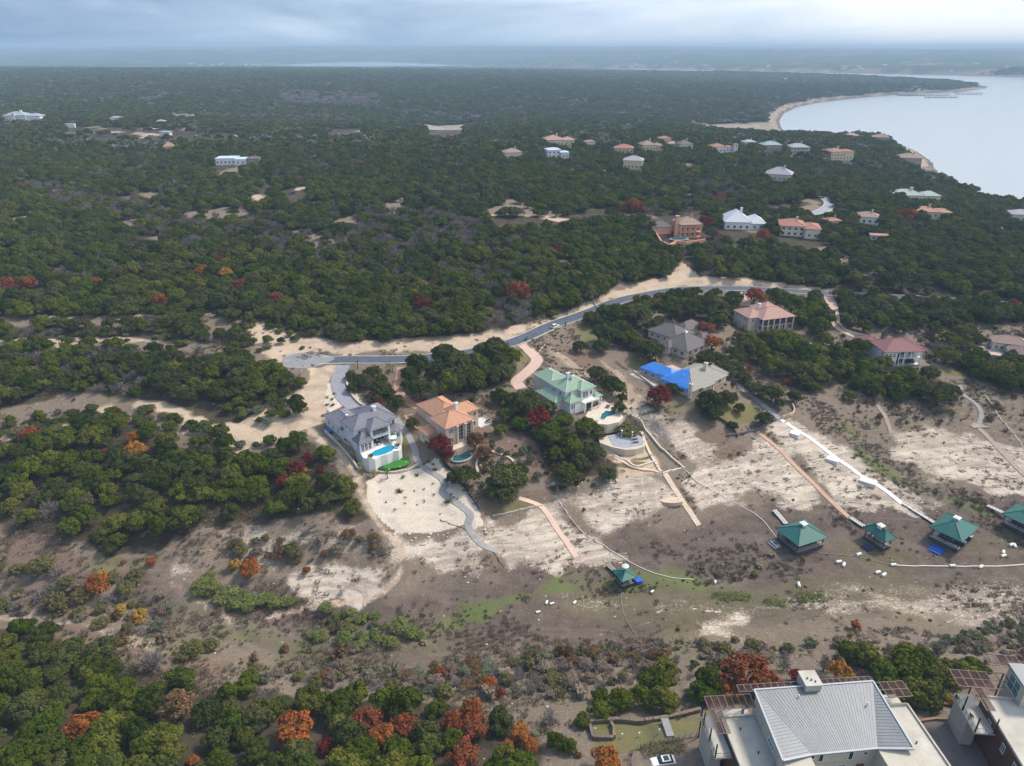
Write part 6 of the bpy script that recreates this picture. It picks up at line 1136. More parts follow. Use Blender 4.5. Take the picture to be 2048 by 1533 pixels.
def courts():
    h = House('forecourt', *HF['condo'][:2], 20.0, 'worn mauve-grey forecourt between the two apartment buildings', 'court'); cm = mat('worn court concrete', (.19, .155, .148), .85, .12, .3, col2=(.135, .108, .104)); ed = mat('red stone edging', (.33, .20, .15), .9, .12, 1.0)
    P = [h.local(*at(px, py, 20)) for px, py in ((1838,1450),(1870,1440),(1916,1443),(1940,1455),(1968,1500),(2000,1560),(1905,1560),(1870,1500))]; P = [(30.35, P[0][1])] + P[1:5] + [(P[5][0], -24), (30.35, -24)]
    h.slab(ccw(P), -3, .1, cm, 'paving'); b = MB()
    for a, c in zip(P[:-2], P[1:-1]): b.bar((*a, .3), (*c, .3), .45, .6)
    h.part('edging', b, ed); t = h.part('stain', MB().cyl(36.2, -2.4, .101, .108, .55, .55, 14), mat('oil stain', (.05, .045, .045), .6, .1, 1.0)); h.part('grate', MB().cyl(34.6, -3.2, .101, .11, .4, .4, 12), darkm)
    h2 = House('forecourt', *HF['condo'][:2], CARZ, 'lower parking forecourt left of the apartment building', 'court'); Q = [h2.local(*at(px, py, CARZ)) for px, py in ((1348,1512),(1400,1502),(1424,1500),(1440,1560),(1280,1580),(1290,1530),(1320,1512))]; h2.slab(ccw(Q), -2, .06, mat('pale court concrete', (.36, .31, .30), .85, .1, .4), 'paving'); b = MB(); b.bar((*Q[1], .25), (*Q[2], .25), .4, .5); b.bar((*Q[2], .25), (*Q[3], .25), .4, .5); h2.part('edging', b, ed)
    p = at(1432, 1500, 20.4); t = empty('bin', (p[0], p[1], CARZ + .06)); tag(t, 'orange crate against the brown wall of the apartment building', 'crate'); MB().box(-.7, .7, -.5, .5, 0, 1.1).build('body', mat('orange plastic', (.62, .14, .03), .6, .1, 2.0), t); MB().box(-.72, .72, -.52, .52, 1.102, 1.2).build('lid', MATS['orange plastic'], t)
    p = at(1407, 1484, CARZ + 1); t = empty('gas_tank', (p[0], p[1], CARZ)); tag(t, 'small white tank at the corner of the lower forecourt', 'tank'); MB().cyl(0, 0, .1, 1.3, .42, .42, 12).cyl(0, 0, 1.301, 1.5, .42, .15, 12).build('drum', whitep, t); MB().cyl(0, 0, 0, .099, .35, .35, 10).build('foot', darkm, t)
    p = at(1862, 1404, 21); t = empty('stair', (p[0], p[1], 19.0), R(30)); tag(t, 'short pale stair behind the apartment building', 'stair')
    for k in range(6): MB().box(-1.1, 1.1, -.28 + .5 * k - 1.2, .28 + .5 * k - 1.2, -.4, .3 + .28 * k).build('step', trim, t)
    for s_ in (-1, 1): MB().bar((1.2 * s_, -1.4, 1.2), (1.2 * s_, 1.4, 2.7), .07).bar((1.2 * s_, -1.4, .1), (1.2 * s_, -1.4, 1.2), .07).bar((1.2 * s_, 1.4, .5), (1.2 * s_, 1.4, 2.7), .07).build('handrail', darkm, t)
    # stone walls of the small lawn, path and stakes
    def swall(px, h_, th, m, lb, nm='stone_wall'):
        b = MB(); Pp = spline([p[:2] for p in GP(px)], 4)
        for a, c in zip(Pp[:-1], Pp[1:]): za, zc = float(hz(*a[:2])), float(hz(*c[:2])); b.bar((a[0], a[1], za + h_ / 2 - .4), (c[0], c[1], zc + h_ / 2 - .4), th, h_ + .8)
        tag(b.build(nm, m), lb, 'wall')
    sm_ = mat('rough brown stone', (.215, .165, .125), .95, .25, 2.0); swall([(1178,1448),(1230,1444),(1290,1446),(1350,1436),(1400,1424)], 1.1, .7, sm_, 'rough stone wall behind the small stake lawn'); swall([(1178,1448),(1184,1470),(1190,1478),(1228,1479)], .9, .6, sm_, 'stone corner wall at the left end of the stake lawn'); swall([(1228,1479),(1227,1460),(1222,1450)], .9, .6, sm_, 'short stone wall dividing the stake lawn')
    a, b = G(1328, 1446), G(1341, 1475); zz = max(a[2], b[2]) + .12; o = MB().bar((a[0], a[1], zz), (b[0], b[1], zz), 1.5, .5).build('footpath', pav['slab']); tag(o, 'short paved path crossing the stake lawn', kind='structure')
    for k, (px, py) in enumerate(((1190,1465),(1244,1476),(1278,1474),(1318,1467))):
        g = G(px, py); t = MB().box(-.11, .11, -.08, .08, -.2, 1.1).box(-.14, .14, -.11, .11, 1.101, 1.2).build('marker_post', whitep, None, g); tag(t, ('first', 'second', 'third', 'fourth')[k] + ' white marker post from the left on the small lawn', 'post', 'white posts on the small lawn')
    b = MB(); Fp = GP([(1262,1535),(1268,1500),(1300,1492),(1345,1482),(1405,1470)]); 
    for a, c in zip(Fp[:-1], Fp[1:]):
        for zz in (.25, .7, 1.15): b.bar((a[0], a[1], a[2] + zz), (c[0], c[1], c[2] + zz), .06)
        n = 5
        for k in range(n + 1): q = Vector(a).lerp(Vector(c), k / n); b.bar(q, q + Vector((0, 0, 1.25)), .08)
    tag(b.build('fence', mat('grey fence', (.20, .21, .20), .7, .1, 2.0)), 'thin grey railing between the stake lawn and the forecourt', 'fence')
    for k, (px, py, lb) in enumerate(((1052, 683, 'at the foot of the pink driveway'), (1131, 652, 'by the small upper lawn'), (1053, 681, 'twin beside the pink driveway'))):
        g = G(px, py); t = empty('mailbox', g); tag(t, 'teal mailbox post ' + lb, 'mailbox'); MB().box(-.3, .3, -.3, .3, 0, 1.3).build('post', mat('teal box', (.03, .16, .15), .6, .1, 2.0), t); MB().box(-.4, .4, -.32, .32, 1.302, 1.9).build('box', MATS['teal box'], t)
courts()
# marina roofs and tower
for k, (px, py, wpx, dep_, lb) in enumerate(((1850, 192, 100, 22, 'longest blue-grey covered dock of the far marina'), (1885, 196, 62, 18, 'front covered dock of the far marina'), (1940, 189, 52, 18, 'rightmost covered dock of the far marina'), (1815, 190, 40, 16, 'leftmost covered dock of the far marina'), (1705, 196.5, 14, 14, 'small boathouse off the far shore'))):
    p = at(px, py, LAKE_Z); d_ = p[1] * _c + (CAMZ + 1) * _s; w = wpx * d_ / FPX; h = House('marina_dock', p, -4, LAKE_Z + .1, lb, 'marina'); h.part('roof', MB().add([(-w / 2, 0, 4), (w / 2, 0, 4), (w / 2, dep_, 4), (-w / 2, dep_, 4), (-w / 2, dep_ / 2, 6), (w / 2, dep_ / 2, 6)], [(0, 1, 5, 4), (2, 3, 4, 5), (0, 4, 3), (1, 2, 5), (3, 2, 1, 0)]), mat('marina roof', (.10, .17, .20), .5, .1, .2)); h.part('deck', MB().box(-w / 2, w / 2, .5, dep_ - .5, 0, .6), wood)
    for i in range(6): x = -w / 2 + w * (i + .5) / 6; h.part('post', MB().box(x - .3, x + .3, .6, 1.2, .6, 3.99), darkm)
# ================================================================ SINGLE TREES AND SHRUBS SURVEYED FROM THE PHOTO
ET = [ # kind, crown centre, crown width in photo pixels, label
 ('red',592,935,46,'crimson tree on the wood edge, lower left of the white house'),('red',568,962,40,'bright red tree at the left of the crimson group'),('red',618,915,36,'dark red tree nearest the block wall'),('red',640,940,26,'small dark red tree right of the crimson group'),('yellow',608,940,18,'small golden shrub inside the crimson group'),
 ('orange',268,872,34,'upper orange tree in the western wood'),('orange',268,898,52,'lower wide golden-orange tree in the western wood'),('red',203,838,30,'dark red tree below the western track'),('red',233,822,20,'small maroon tree by the western track'),('rust',210,905,28,'rust-red tree left of the golden-orange pair'),('rust',60,866,40,'low rust-red tree near the left edge'),
 ('rust',52,565,42,'red-brown tree near the left edge above the track'),('rust',195,564,30,'small russet tree in the western wood'),('red',442,517,28,'bright red tree above an orange one'),('orange',405,540,34,'flat orange tree left of the bright red one'),('orange',450,545,34,'orange tree under the bright red one'),('rust',480,568,36,'red-orange tree right of the orange pair'),('rust',551,594,36,'rust tree in the wood above the sandy bank'),
 ('rust',1035,580,60,'large rust-orange tree above the road'),('orange',1048,592,30,'orange lower crown beside the large rust tree'),('red',842,605,44,'dark crimson tree in the wood above the road'),('red',1117,497,30,'crimson tree deep in the wood below the orange villa track'),
 ('rust',1265,412,52,'wide red-brown tree beside the forest track'),('rust',1352,415,22,'conical rust tree behind the orange villa'),('red',1412,442,40,'round dark crimson tree beside the orange villa'),('rust',1530,470,34,'rust tree in front of the pale grey roof'),('rust',1450,436,24,'brown-red tree left of the pale grey roof'),('rust',1815,427,40,'rust-brown tree left of the orange clay roof'),
 ('red',880,888,62,'wide crimson tree in front of the peach house'),('red',893,905,40,'lower crimson crown in front of the peach house'),('brown',950,880,52,'red-brown tree right of the peach house columns'),('brown',968,905,40,'bronze tree beside the teal kidney pool'),('red',1078,835,66,'large crimson tree left of the green-roofed house'),('rust',1078,862,34,'fiery orange-red crown under the large crimson tree'),('red',1318,790,64,'wide crimson tree below the tarp-covered house'),
 ('rust',1410,655,40,'rust-red tree behind the grey-brown roof'),('orange',1425,683,46,'orange-brown tree right of the grey-brown roof'),('rust',1479,672,26,'red shrub at the corner of the columned mansion'),('rust',1510,590,50,'thin rust-red tree behind the columned mansion'),('rust',1463,588,22,'small conical rust tree near the road'),('orange',1257,616,16,'small bright orange tree by the road'),('orange',876,742,14,'little orange tree above the peach house'),('red',757,802,22,'dark red shrub behind the white house'),
 ('rust',2028,605,24,'upright rust tree right of the road'),('red',2046,568,26,'red tree at the right edge above the road'),('rust',1918,652,18,'small orange-red tree on the east driveway'),('rust',1575,762,20,'low rust shrub below the oak group'),('yellow',1556,772,16,'small yellow shrub below the oak group'),('rust',1500,738,20,'rust shrub at the tarp house corner'),
 ('orange',195,1165,62,'fiery orange tree standing in the dry brush at left'),('yellow',205,1148,30,'golden top beside the fiery orange tree'),('orange',498,1135,54,'orange and rust tree above the green thicket'),('yellow',468,1128,30,'yellow-green tree left of the orange and rust one'),('orange',302,1122,22,'small orange sapling on the left meadow'),('yellow',278,1230,40,'yellow shrub in the left brush'),('yellow',240,1218,30,'pale yellow shrub left of the yellow one'),('rust',612,1140,22,'thin rust sapling on the white rock'),
 ('orange',590,1455,98,'big round golden-orange tree in the lower wood'),('orange',170,1450,76,'flat orange tree in the lower left wood'),('brown',355,1410,74,'brown-orange oak in the lower left wood'),('rust',735,1440,70,'orange-rust tree, left of the lower cluster'),('orange',765,1470,66,'orange tree in the middle of the lower cluster'),('rust',810,1450,66,'rust tree with bare limbs, right of the lower cluster'),('rust',945,1420,62,'deep rust tree top in the lower wood'),('rust',905,1440,50,'rust-red tree left of the deep rust top'),('rust',945,1455,62,'large red-rust tree under the deep rust top'),('rust',925,1510,76,'red-rust tree at the bottom edge'),('orange',1040,1465,54,'orange tree at the end of the lower wood'),('orange',1060,1490,44,'low orange tree at the end of the lower wood'),('orange',1015,1490,34,'small orange crown beside the lower wood end'),('orange',1215,1515,70,'golden-orange tree by the grey railing'),('orange',385,1520,26,'small orange crown at the bottom edge'),('red',655,1490,50,'dark maroon tree in the lower wood'),
 ('orange',975,1365,36,'slender salmon-orange tree on the dry bank'),('rust',880,1345,26,'thin rust sapling on the dry bank'),('orange',1712,1250,28,'small orange and yellow tree on the silt bank'),('rust',1000,1385,30,'rust shrub beside the salmon-orange tree'),('yellow',1703,1268,14,'yellow foot of the orange sapling'),
 ('rust',1490,1345,110,'large fiery rust tree behind the apartment roof'),('orange',1455,1375,56,'orange-rust tree at the corner pergola'),('rust',1535,1370,80,'rust tree right of the large fiery one'),('red',1592,1352,40,'dark maroon shrub behind the chimney'),('orange',1682,1342,64,'round orange tree behind the apartment roof'),('yellow',1905,1400,34,'small golden tree by the far forecourt corner'),('yellow',2030,1385,40,'bright yellow tree behind the right pergola'),
 ('bare',100,1010,60,'pale leafless tree in the western wood'),('bare',300,1315,90,'wide silvery leafless tree above the lower left wood'),('bare',530,1385,60,'leafless grey tree at the edge of the lower wood'),('bare',1572,1322,60,'silver leafless tree behind the apartment building'),('bare',1650,1325,56,'dark leafless tree behind the orange one'),('bare',1730,1345,50,'leafless shrub right of the orange tree'),('bare',1100,1430,60,'grey leafless thicket tree at the lower wood end'),('bare',1515,665,24,'bare pinkish tree below the mansion corner'),('bare',1455,690,40,'grey leafless tree right of the orange-brown one'),('bare',395,695,34,'bare grey mound of brush beside the clearing'),('bare',75,1185,60,'grey leafless shrub at the left edge'),('bare',240,1190,50,'grey leafless shrub behind the fiery orange tree'),('bare',110,1140,50,'pale leafless shrub on the left meadow'),('bare',1080,310,30,'grey leafless tree in the far wood'),('bare',1635,340,40,'bare brush on the lakeside slope'),
]
for k_, px, py, w_, lb in ET: tpx(k_, px, py, w_, lb)
GT = [ # groups of look-alike garden trees: kind, label, group, [(x, y, width)]
 ('oak','dark green live oak in the gardens between the road and the slate roof','oaks by the slate roof',[(720,760,40),(760,775,46),(745,742,36),(790,802,44),(705,775,28),(826,845,34)]),
 ('oak','broad olive-green oak over the red driveway','oaks over the red driveway',[(835,725,60),(840,775,64),(820,745,44),(875,735,40)]),
 ('ever','dark evergreen at the head of the thicket left of the green roof','evergreens left of the green roof',[(1000,792,44),(1024,798,46),(1048,792,44),(1070,802,40),(1012,826,42),(1038,846,40),(1000,858,34),(1100,812,34),(1128,838,44),(1105,850,40)]),
 ('oak','small garden oak between the slate roof and the red driveway','garden oaks by the red driveway',[(735,765,34),(765,758,30),(778,785,30),(812,768,28),(752,795,26),(700,750,26)]),
 ('grey','grey-green garden shrub on the terraces right of the teal kidney pool','garden shrubs by the kidney pool',[(985,890,16),(1000,900,18),(1015,905,14),(975,915,14),(1000,925,18),(985,935,16),(1045,900,24),(1062,915,26),(1040,925,18),(965,968,16),(1050,960,20),(1075,950,24),(940,985,14),(970,990,16)]),
 ('oak','dark live oak in the garden below the peach house','oaks below the peach house',[(930,950,66),(1015,955,84),(1000,985,60),(905,955,34),(1040,940,44)]),
 ('ever','rounded evergreen at the lower end of the garden thicket','evergreens at the thicket end',[(1135,945,60),(1215,945,44),(1185,900,56),(1160,920,44),(1110,905,44),(1170,850,50),(1195,865,40)]),
 ('oak','live oak on the vacant lot beside the green-roofed house','oaks of the vacant lot',[(1195,745,46),(1225,770,54),(1245,795,26),(1162,692,34),(1240,815,30),(1210,760,30)]),
 ('oak','tall live oak by the small upper lawn','oaks by the small upper lawn',[(1185,635,42),(1215,665,60),(1205,690,46),(1250,660,50),(1275,625,60),(1250,640,30),(1300,700,64),(1285,690,40)]),
 ('oak','spreading oak between the grey-brown roof and the tarp','oaks behind the tarp house',[(1430,720,60),(1465,735,54),(1410,712,40),(1490,755,36),(1475,720,40)]),
 ('oak','big live oak on the lawn below the tarp-covered house','oaks on the lawn below the tarp',[(1420,800,66),(1455,795,50),(1425,825,46),(1345,775,30),(1480,815,30),(1465,850,24)]),
 ('oak','small oak beside the grey walk','small oaks beside the grey walk',[(1545,785,50),(1530,835,40),(1560,805,30),(1590,792,36),(1510,775,40)]),
 ('ever','evergreen between the mansion and the tan driveway','evergreens beside the tan driveway',[(1555,590,50),(1585,605,60),(1620,620,50),(1640,650,50),(1650,680,46),(1600,635,44),(1625,600,34),(1660,630,30)]),
 ('oak','live oak on the terraces below the maroon roof','oaks below the maroon roof',[(1860,745,50),(1880,790,60),(1905,780,40),(1840,775,50),(1820,722,22),(1868,680,26)]),
 ('ever','green evergreen behind the big metal roof','evergreens behind the metal roof',[(1420,1360,80),(1405,1385,60),(1735,1310,70),(1700,1300,60),(1770,1350,80),(1810,1330,80),(1850,1330,80),(1880,1350,70),(1790,1385,90),(1840,1385,90),(1920,1340,70),(1950,1335,60),(1825,1310,60),(1870,1385,60)]),
 ('ever','evergreen above the small stake lawn','evergreens above the stake lawn',[(1310,1360,70),(1330,1340,60),(1240,1400,60),(1290,1395,60),(1200,1420,50),(1330,1400,70),(1110,1480,50),(1140,1490,40),(1165,1440,40),(1290,1345,30),(1200,1390,40)]),
 ('ever','young juniper in the sandy clearing','young junipers of the clearing',[(408,852,40),(440,860,40),(450,882,50),(395,882,36),(482,830,22),(430,862,30),(598,812,40),(560,815,22),(548,808,18),(565,785,26),(440,812,10)]),
 ('ever','round juniper dotting the pale bank above the turning circle','junipers on the pale bank',[(462,640,14),(508,643,16),(558,653,18),(580,665,20),(592,675,18),(535,678,26),(562,680,20),(505,680,22),(470,665,40),(440,665,36),(490,672,30)]),
 ('ever','dark evergreen in the narrow grove below the columned mansion','grove below the mansion',[(1520,700,60),(1560,690,60),(1590,735,60),(1545,725,60),(1610,720,40),(1500,690,40)]),
 ('oak','oak in the grove around the grey-brown roof','oaks around the grey-brown roof',[(1345,618,50),(1385,612,50),(1310,650,40),(1440,640,44),(1460,620,40),(1420,622,44),(1365,608,40),(1475,705,40),(1490,690,36),(1395,740,26)]),
 ('ever','evergreen on the slope between the tan driveway and the maroon roof','evergreens left of the maroon roof',[(1700,640,40),(1730,650,40),(1660,745,50),(1690,735,50),(1720,760,50),(1750,775,46),(1790,760,40),(1700,790,30),(1765,640,44),(1800,650,40),(1835,640,44),(1870,655,40)]),
 ('olive','olive-grey shrub on the left meadow','shrubs of the left meadow',[(80,1130,60),(110,1200,60),(160,1190,50),(250,1175,50),(270,1150,50),(200,1245,40),(380,1300,60),(420,1290,40)]),
 ('bright','bright green willow scrub beside the sandy track','willow scrub beside the track',[(400,1165,40),(425,1175,46),(455,1185,46),(485,1195,46),(515,1200,40),(545,1205,40),(570,1205,34),(440,1195,40),(470,1205,40),(500,1208,36),(395,1185,36),(530,1195,36),(420,1150,30),(590,1200,24)]),
 ('bright','yellow-green scrub in the damp hollow below the track','scrub of the damp hollow',[(650,1215,34),(700,1225,30),(690,1275,40),(640,1270,36),(720,1290,30),(750,1265,30),(820,1265,40),(800,1250,44),(840,1270,30),(620,1270,24)]),
]
for k_, lb, gr, P_ in GT:
    for px, py, w_ in P_: tpx(k_, px, py, w_, lb, gr, 'shrub' if k_ in ('bright',) or 'shrub' in lb else 'tree', 'willow_scrub' if k_ == 'bright' else None, .8 if k_ in ('bright', 'olive') else 1.0)
_f = at(1254, 862, 17.5); tree('olive', _f[0], _f[1] + .5, 15.6, 5.2, 'wind-flattened olive tree over the viewing terrace', None, hscale=.52)
# shrubs of the dry banks, one by one
def bank_shrubs():
    rd = random.Random(11); NM = dict(bare='leafless grey shrub', olive='olive-green shrub', grey='grey-green shrub', dry='dry brown shrub', bright='yellow-green willow shrub', brown='russet shrub', yellow='yellow-leaved shrub', ever='small juniper', oak='low oak scrub')
    for P, s, n, kinds, where in (([(-30,1105),(90,1120),(150,1175),(260,1140),(335,1180),(350,1260),(330,1300),(230,1270),(110,1235),(-30,1225)], 4.3, 95, ('bare', 'bare', 'olive', 'grey', 'dry', 'dry', 'dry', 'olive'), 'in the thorny brush of the left meadow'),
                                  ([(560,1330),(760,1335),(900,1330),(1100,1305),(1330,1285),(1380,1330),(1200,1390),(1000,1390),(800,1392),(620,1385),(470,1350)], 4.0, 120, ('bare', 'bare', 'dry', 'dry', 'olive', 'grey', 'brown'), 'on the scrubby bank above the lower wood'),
                                  ([(1400,1290),(1560,1290),(1700,1275),(1900,1275),(2060,1240),(2060,1330),(1960,1310),(1800,1300),(1640,1300),(1430,1345)], 4.2, 60, ('bare', 'dry', 'dry', 'olive', 'grey'), 'on the bank behind the apartment buildings'),
                                  ([(640,1205),(700,1215),(780,1245),(860,1270),(800,1300),(700,1290),(630,1270)], 3.6, 40, ('olive', 'bright', 'dry', 'grey', 'bright'), 'in the green hollow below the sandy track'),
                                  ([(-30,662),(230,668),(420,655),(560,640),(640,672),(600,712),(520,715),(400,700),(240,702),(-30,706)], 4.6, 60, ('ever',) * 5 + ('grey', 'oak'), 'dotting the pale cut bank left of the turning circle'), ([(-30,850),(130,822),(330,808),(480,822),(600,790),(606,850),(520,900),(440,905),(330,860),(200,845),(60,880),(-30,905)], 4.8, 75, ('ever',) * 4 + ('grey', 'oak', 'olive'), 'scattered over the sandy clearing of the western track'), ([(450,1078),(560,1070),(700,1065),(790,1090),(770,1125),(640,1125),(470,1135)], 4.6, 34, ('dry', 'brown', 'olive', 'bare'), 'on the rocky terrace below the western wood')):
        W = gxy(P); Q = np.array(W); x, y = jitter_grid(Q[:, 0].min(), Q[:, 0].max(), Q[:, 1].min(), Q[:, 1].max(), s, 80 + n); k = (sdist(W, x, y) > 0) & clear_of(x, y, [(a, b, c * .9) for a, b, c in TREES]) & clear_of(x, y, CLEAR) & off_ways(x, y, 1.5)
        pu, pv, _ = proj(x, y, hz(x, y)); k &= pu > -40; idx = list(np.where(k)[0]); rd.shuffle(idx)
        for i in idx[:n]:
            kd = rd.choice(kinds); tree(kd, x[i], y[i], float(hz(x[i], y[i])) - .15, s * rd.uniform(.30, .62), NM[kd] + ' ' + where, NM[kd] + 's ' + where, 'shrub', 'dry_shrub', rd.uniform(.6, .95), rd)
# palms and yuccas of the new gardens
palm_t = mat('palm trunk', (.17, .115, .075), .95, .2, 4.0)
def palm(px, py, hgt, label, group):
    g = G(px, py); t = empty('palm_tree', g, random.uniform(0, 6)); tag(t, label, 'palm', group); MB().cyl(0, 0, -.3, hgt, .2, .14, 8).build('trunk', palm_t, t); b = LeafMesh(); r = np.random.default_rng(int(px))
    for k in range(16):
        a = k * 2.4; el = r.uniform(-.3, .9); p = np.array([0, 0, hgt]); d = np.array([math.cos(a) * math.cos(el), math.sin(a) * math.cos(el), math.sin(el)])
        for s_ in range(3):
            q = p + d * .55; w = np.array([-math.sin(a), math.cos(a), 0]) * (.2 - .05 * s_); i = len(b.v); b.v += [p - w, p + w, q + w * .8, q - w * .8]; b.f.append((i, i + 1, i + 2, i + 3)); b.a.append(r.uniform()); p = q; d = d + np.array([0, 0, -.42]); d /= np.linalg.norm(d)
    link('crown', b.mesh('fronds', LM['bright']), t)
for px, py, h_, lb in ((709,925,3.6,'by the terrace bastion'),(724,950,4.0,'at the foot of the white retaining wall'),(748,956,2.4,'left of the two below the putting green'),(775,958,2.4,'right of the two below the putting green'),(716,738,3.4,'beside the road by the grey driveway'),(774,748,3.0,'near the red driveway gate'),(786,745,3.0,'right one at the red driveway gate'),(1722,492,4.5,'beside the far villa pool')): palm(px, py, h_, 'palm tree ' + lb, None)
YUC = tuft_mesh('yucca', LM['bright'], 900, 70, .8, .07, 1.3, .25)
for i, (px, py, s_, lb) in enumerate(((798,985,1.5,'on the pale stone yard, left of its middle'),(895,1006,1.5,'between the grey path and the pale stone yard'),(806,956,.9,'at the top edge of the pale stone yard'),(835,951,.9,'near the grey path at the top of the yard'),(870,941,1.1,'right of the grey path bend'),(664,800,1.0,'topmost in the gravel bed by the driveway'),(668,789,.9,'in the middle of the gravel bed by the driveway'),(654,811,1.0,'lower left in the gravel bed by the driveway'),(665,812,1.1,'lower right in the gravel bed by the driveway'),(655,796,.9,'left in the gravel bed by the driveway'),(646,833,.9,'beside the low slate roof'),(848,930,.9,'below the crimson tree'),(857,925,.8,'in the boulder bed by the crimson tree'),(866,930,.8,'lower in the boulder bed by the crimson tree'))):
    g = G(px, py); t = empty('yucca', (g[0], g[1], g[2]), i); t.scale = (s_,) * 3; tag(t, 'spiky green yucca ' + lb, 'yucca', None); link('leaves', YUC, t)
# small dark seedlings in the stone yard and clipped hedges
SEED = tuft_mesh('seedling', LM['brown'], 901, 24, .5, .06, .8, .25)
for i, (px, py) in enumerate(((848,980),(849,1003),(811,996),(810,1008),(834,1011),(866,969),(902,990),(772,1006),(833,953),(868,990),(829,983),(790,1020),(880,1030),(760,985))):
    g = G(px, py); t = link('seedling', SEED, None, (g[0], g[1], g[2]), i); tag(t, 'small dark seedling planted in the pale stone yard', 'seedling', 'seedlings of the stone yard')
def hedge(px, w_, h_, m, label):
    P = spline([p[:2] for p in GP(px)], 6); lm = LeafMesh(); r = np.random.default_rng(len(px) + int(px[0][0]))
    for a, c in zip(P[:-1], P[1:]):
        L_ = math.dist(a[:2], c[:2])
        for k in range(max(4, int(L_ * w_ * 26))):
            t = r.uniform(); z = float(hz(*a[:2])); o = r.uniform(-.5, .5) * w_; d = np.array([c[0] - a[0], c[1] - a[1]]) / (L_ + 1e-6); p = np.array([a[0] + (c[0] - a[0]) * t - d[1] * o, a[1] + (c[1] - a[1]) * t + d[0] * o, z + h_ * r.uniform(.1, 1)]); lm.leaf(p, r.normal(size=3) + np.array([0, 0, 1.2]), .16, r.uniform())
    tag(link('hedge', lm.mesh('hedge', m)), label, 'hedge')
hedge([(1010,696),(1022,697),(1034,702),(1046,702)], 1.0, .8, LM['olive'], 'wavy clipped hedge beside the pink driveway'); hedge([(1055,688),(1060,694),(1064,698)], .9, .8, LM['olive'], 'short clipped hedge right of the pink driveway'); hedge([(1190,884),(1205,890),(1222,896)], .9, .8, LM['olive'], 'hedge in front of the viewing terrace'); hedge([(1262,922),(1285,920),(1304,913)], 1.0, .7, LM['olive'], 'curved hedge at the foot of the viewing terrace'); hedge([(1328,700),(1345,715),(1362,726)], 1.0, .8, LM['bright'], 'clipped hedge between the tarp and the grey-brown roof'); hedge([(1230,725),(1245,735),(1256,742)], .9, .8, LM['olive'], 'hedge along the court of the tarp-covered house'); hedge([(1207,862),(1220,858),(1228,856)], .8, .6, LM['olive'], 'hedge in the upper planter'); hedge([(690,880),(700,888),(708,894)], .7, .7, LM['ever'], 'low planting along the white west wall'); hedge([(1290,650),(1300,648),(1308,655)], 1.4, 1.0, LM['bright'], 'bright green shrub bed by the grey-brown roof'); hedge([(1243,632),(1250,630),(1256,634)], 1.2, .9, LM['bright'], 'yellow-green shrub by the road wall'); hedge([(1285,1507),(1320,1499),(1370,1492)], 3.2, .9, LM['olive'], 'band of tall ornamental grass behind the parked white car')
hedge([(1425,1190),(1445,1195),(1480,1195),(1500,1200)], 3.5, 1.0, LM['reed'], 'left strip of bright green reeds on the silt'); hedge([(1530,1200),(1550,1207),(1572,1210)], 3.2, 1.0, LM['reed'], 'middle strip of bright green reeds on the silt'); hedge([(1595,1198),(1620,1196),(1650,1195)], 5.0, 1.1, LM['reed'], 'widest clump of bright green reeds on the silt')
# ================================================================ MASSES: woodland, brush, weeds, stones
def scatter(name, pts, protos, label=None):
    """one object that draws a mass of plants or stones: pts = (x, y, z, scale, rot, proto index, zscale)"""
    A = np.array(pts, np.float32); me = bpy.data.meshes.new(name); me.vertices.add(len(A)); me.vertices.foreach_set('co', A[:, :3].ravel())
    for nm, tp, key, col in (('sc', 'FLOAT_VECTOR', 'vector', np.stack([A[:, 3] * np.random.default_rng(1).uniform(.84, 1.14, len(A)), A[:, 3] * np.random.default_rng(2).uniform(.84, 1.14, len(A)), A[:, 3] * A[:, 6]], -1)), ('rt', 'FLOAT_VECTOR', 'vector', np.stack([A[:, 4] * 0, A[:, 4] * 0, A[:, 4]], -1)), ('pi', 'INT', 'value', A[:, 5].astype(np.int32))):
        a = me.attributes.new(nm, tp, 'POINT'); a.data.foreach_set(key, col.ravel())
    me.update(); o = link(name, me); tag(o, label, kind='stuff')
    pc = bpy.data.collections.new(name + '_kinds')
    for i, m in enumerate(protos):
        q = bpy.data.objects.new('%02d_%s' % (i, name), m); pc.objects.link(q)
    ng = bpy.data.node_groups.new(name, 'GeometryNodeTree'); ng.interface.new_socket('Geometry', in_out='INPUT', socket_type='NodeSocketGeometry'); ng.interface.new_socket('Geometry', in_out='OUTPUT', socket_type='NodeSocketGeometry')
    N = ng.nodes.new; L = ng.links.new
    gi, go, iop, ci = N('NodeGroupInput'), N('NodeGroupOutput'), N('GeometryNodeInstanceOnPoints'), N('GeometryNodeCollectionInfo')
    ci.inputs['Collection'].default_value = pc; ci.inputs['Separate Children'].default_value = True; ci.inputs['Reset Children'].default_value = True
    def attr(nm, tp):
        n = N('GeometryNodeInputNamedAttribute'); n.data_type = tp; n.inputs['Name'].default_value = nm; return n.outputs[0]
    e2r = N('FunctionNodeEulerToRotation'); L(attr('rt', 'FLOAT_VECTOR'), e2r.inputs[0])
    L(gi.outputs[0], iop.inputs['Points']); L(ci.outputs[0], iop.inputs['Instance']); iop.inputs['Pick Instance'].default_value = True
    L(attr('pi', 'INT'), iop.inputs['Instance Index']); L(e2r.outputs[0], iop.inputs['Rotation']); L(attr('sc', 'FLOAT_VECTOR'), iop.inputs['Scale']); L(iop.outputs[0], go.inputs[0])
    md = o.modifiers.new('mass', 'NODES'); md.node_group = ng; return o
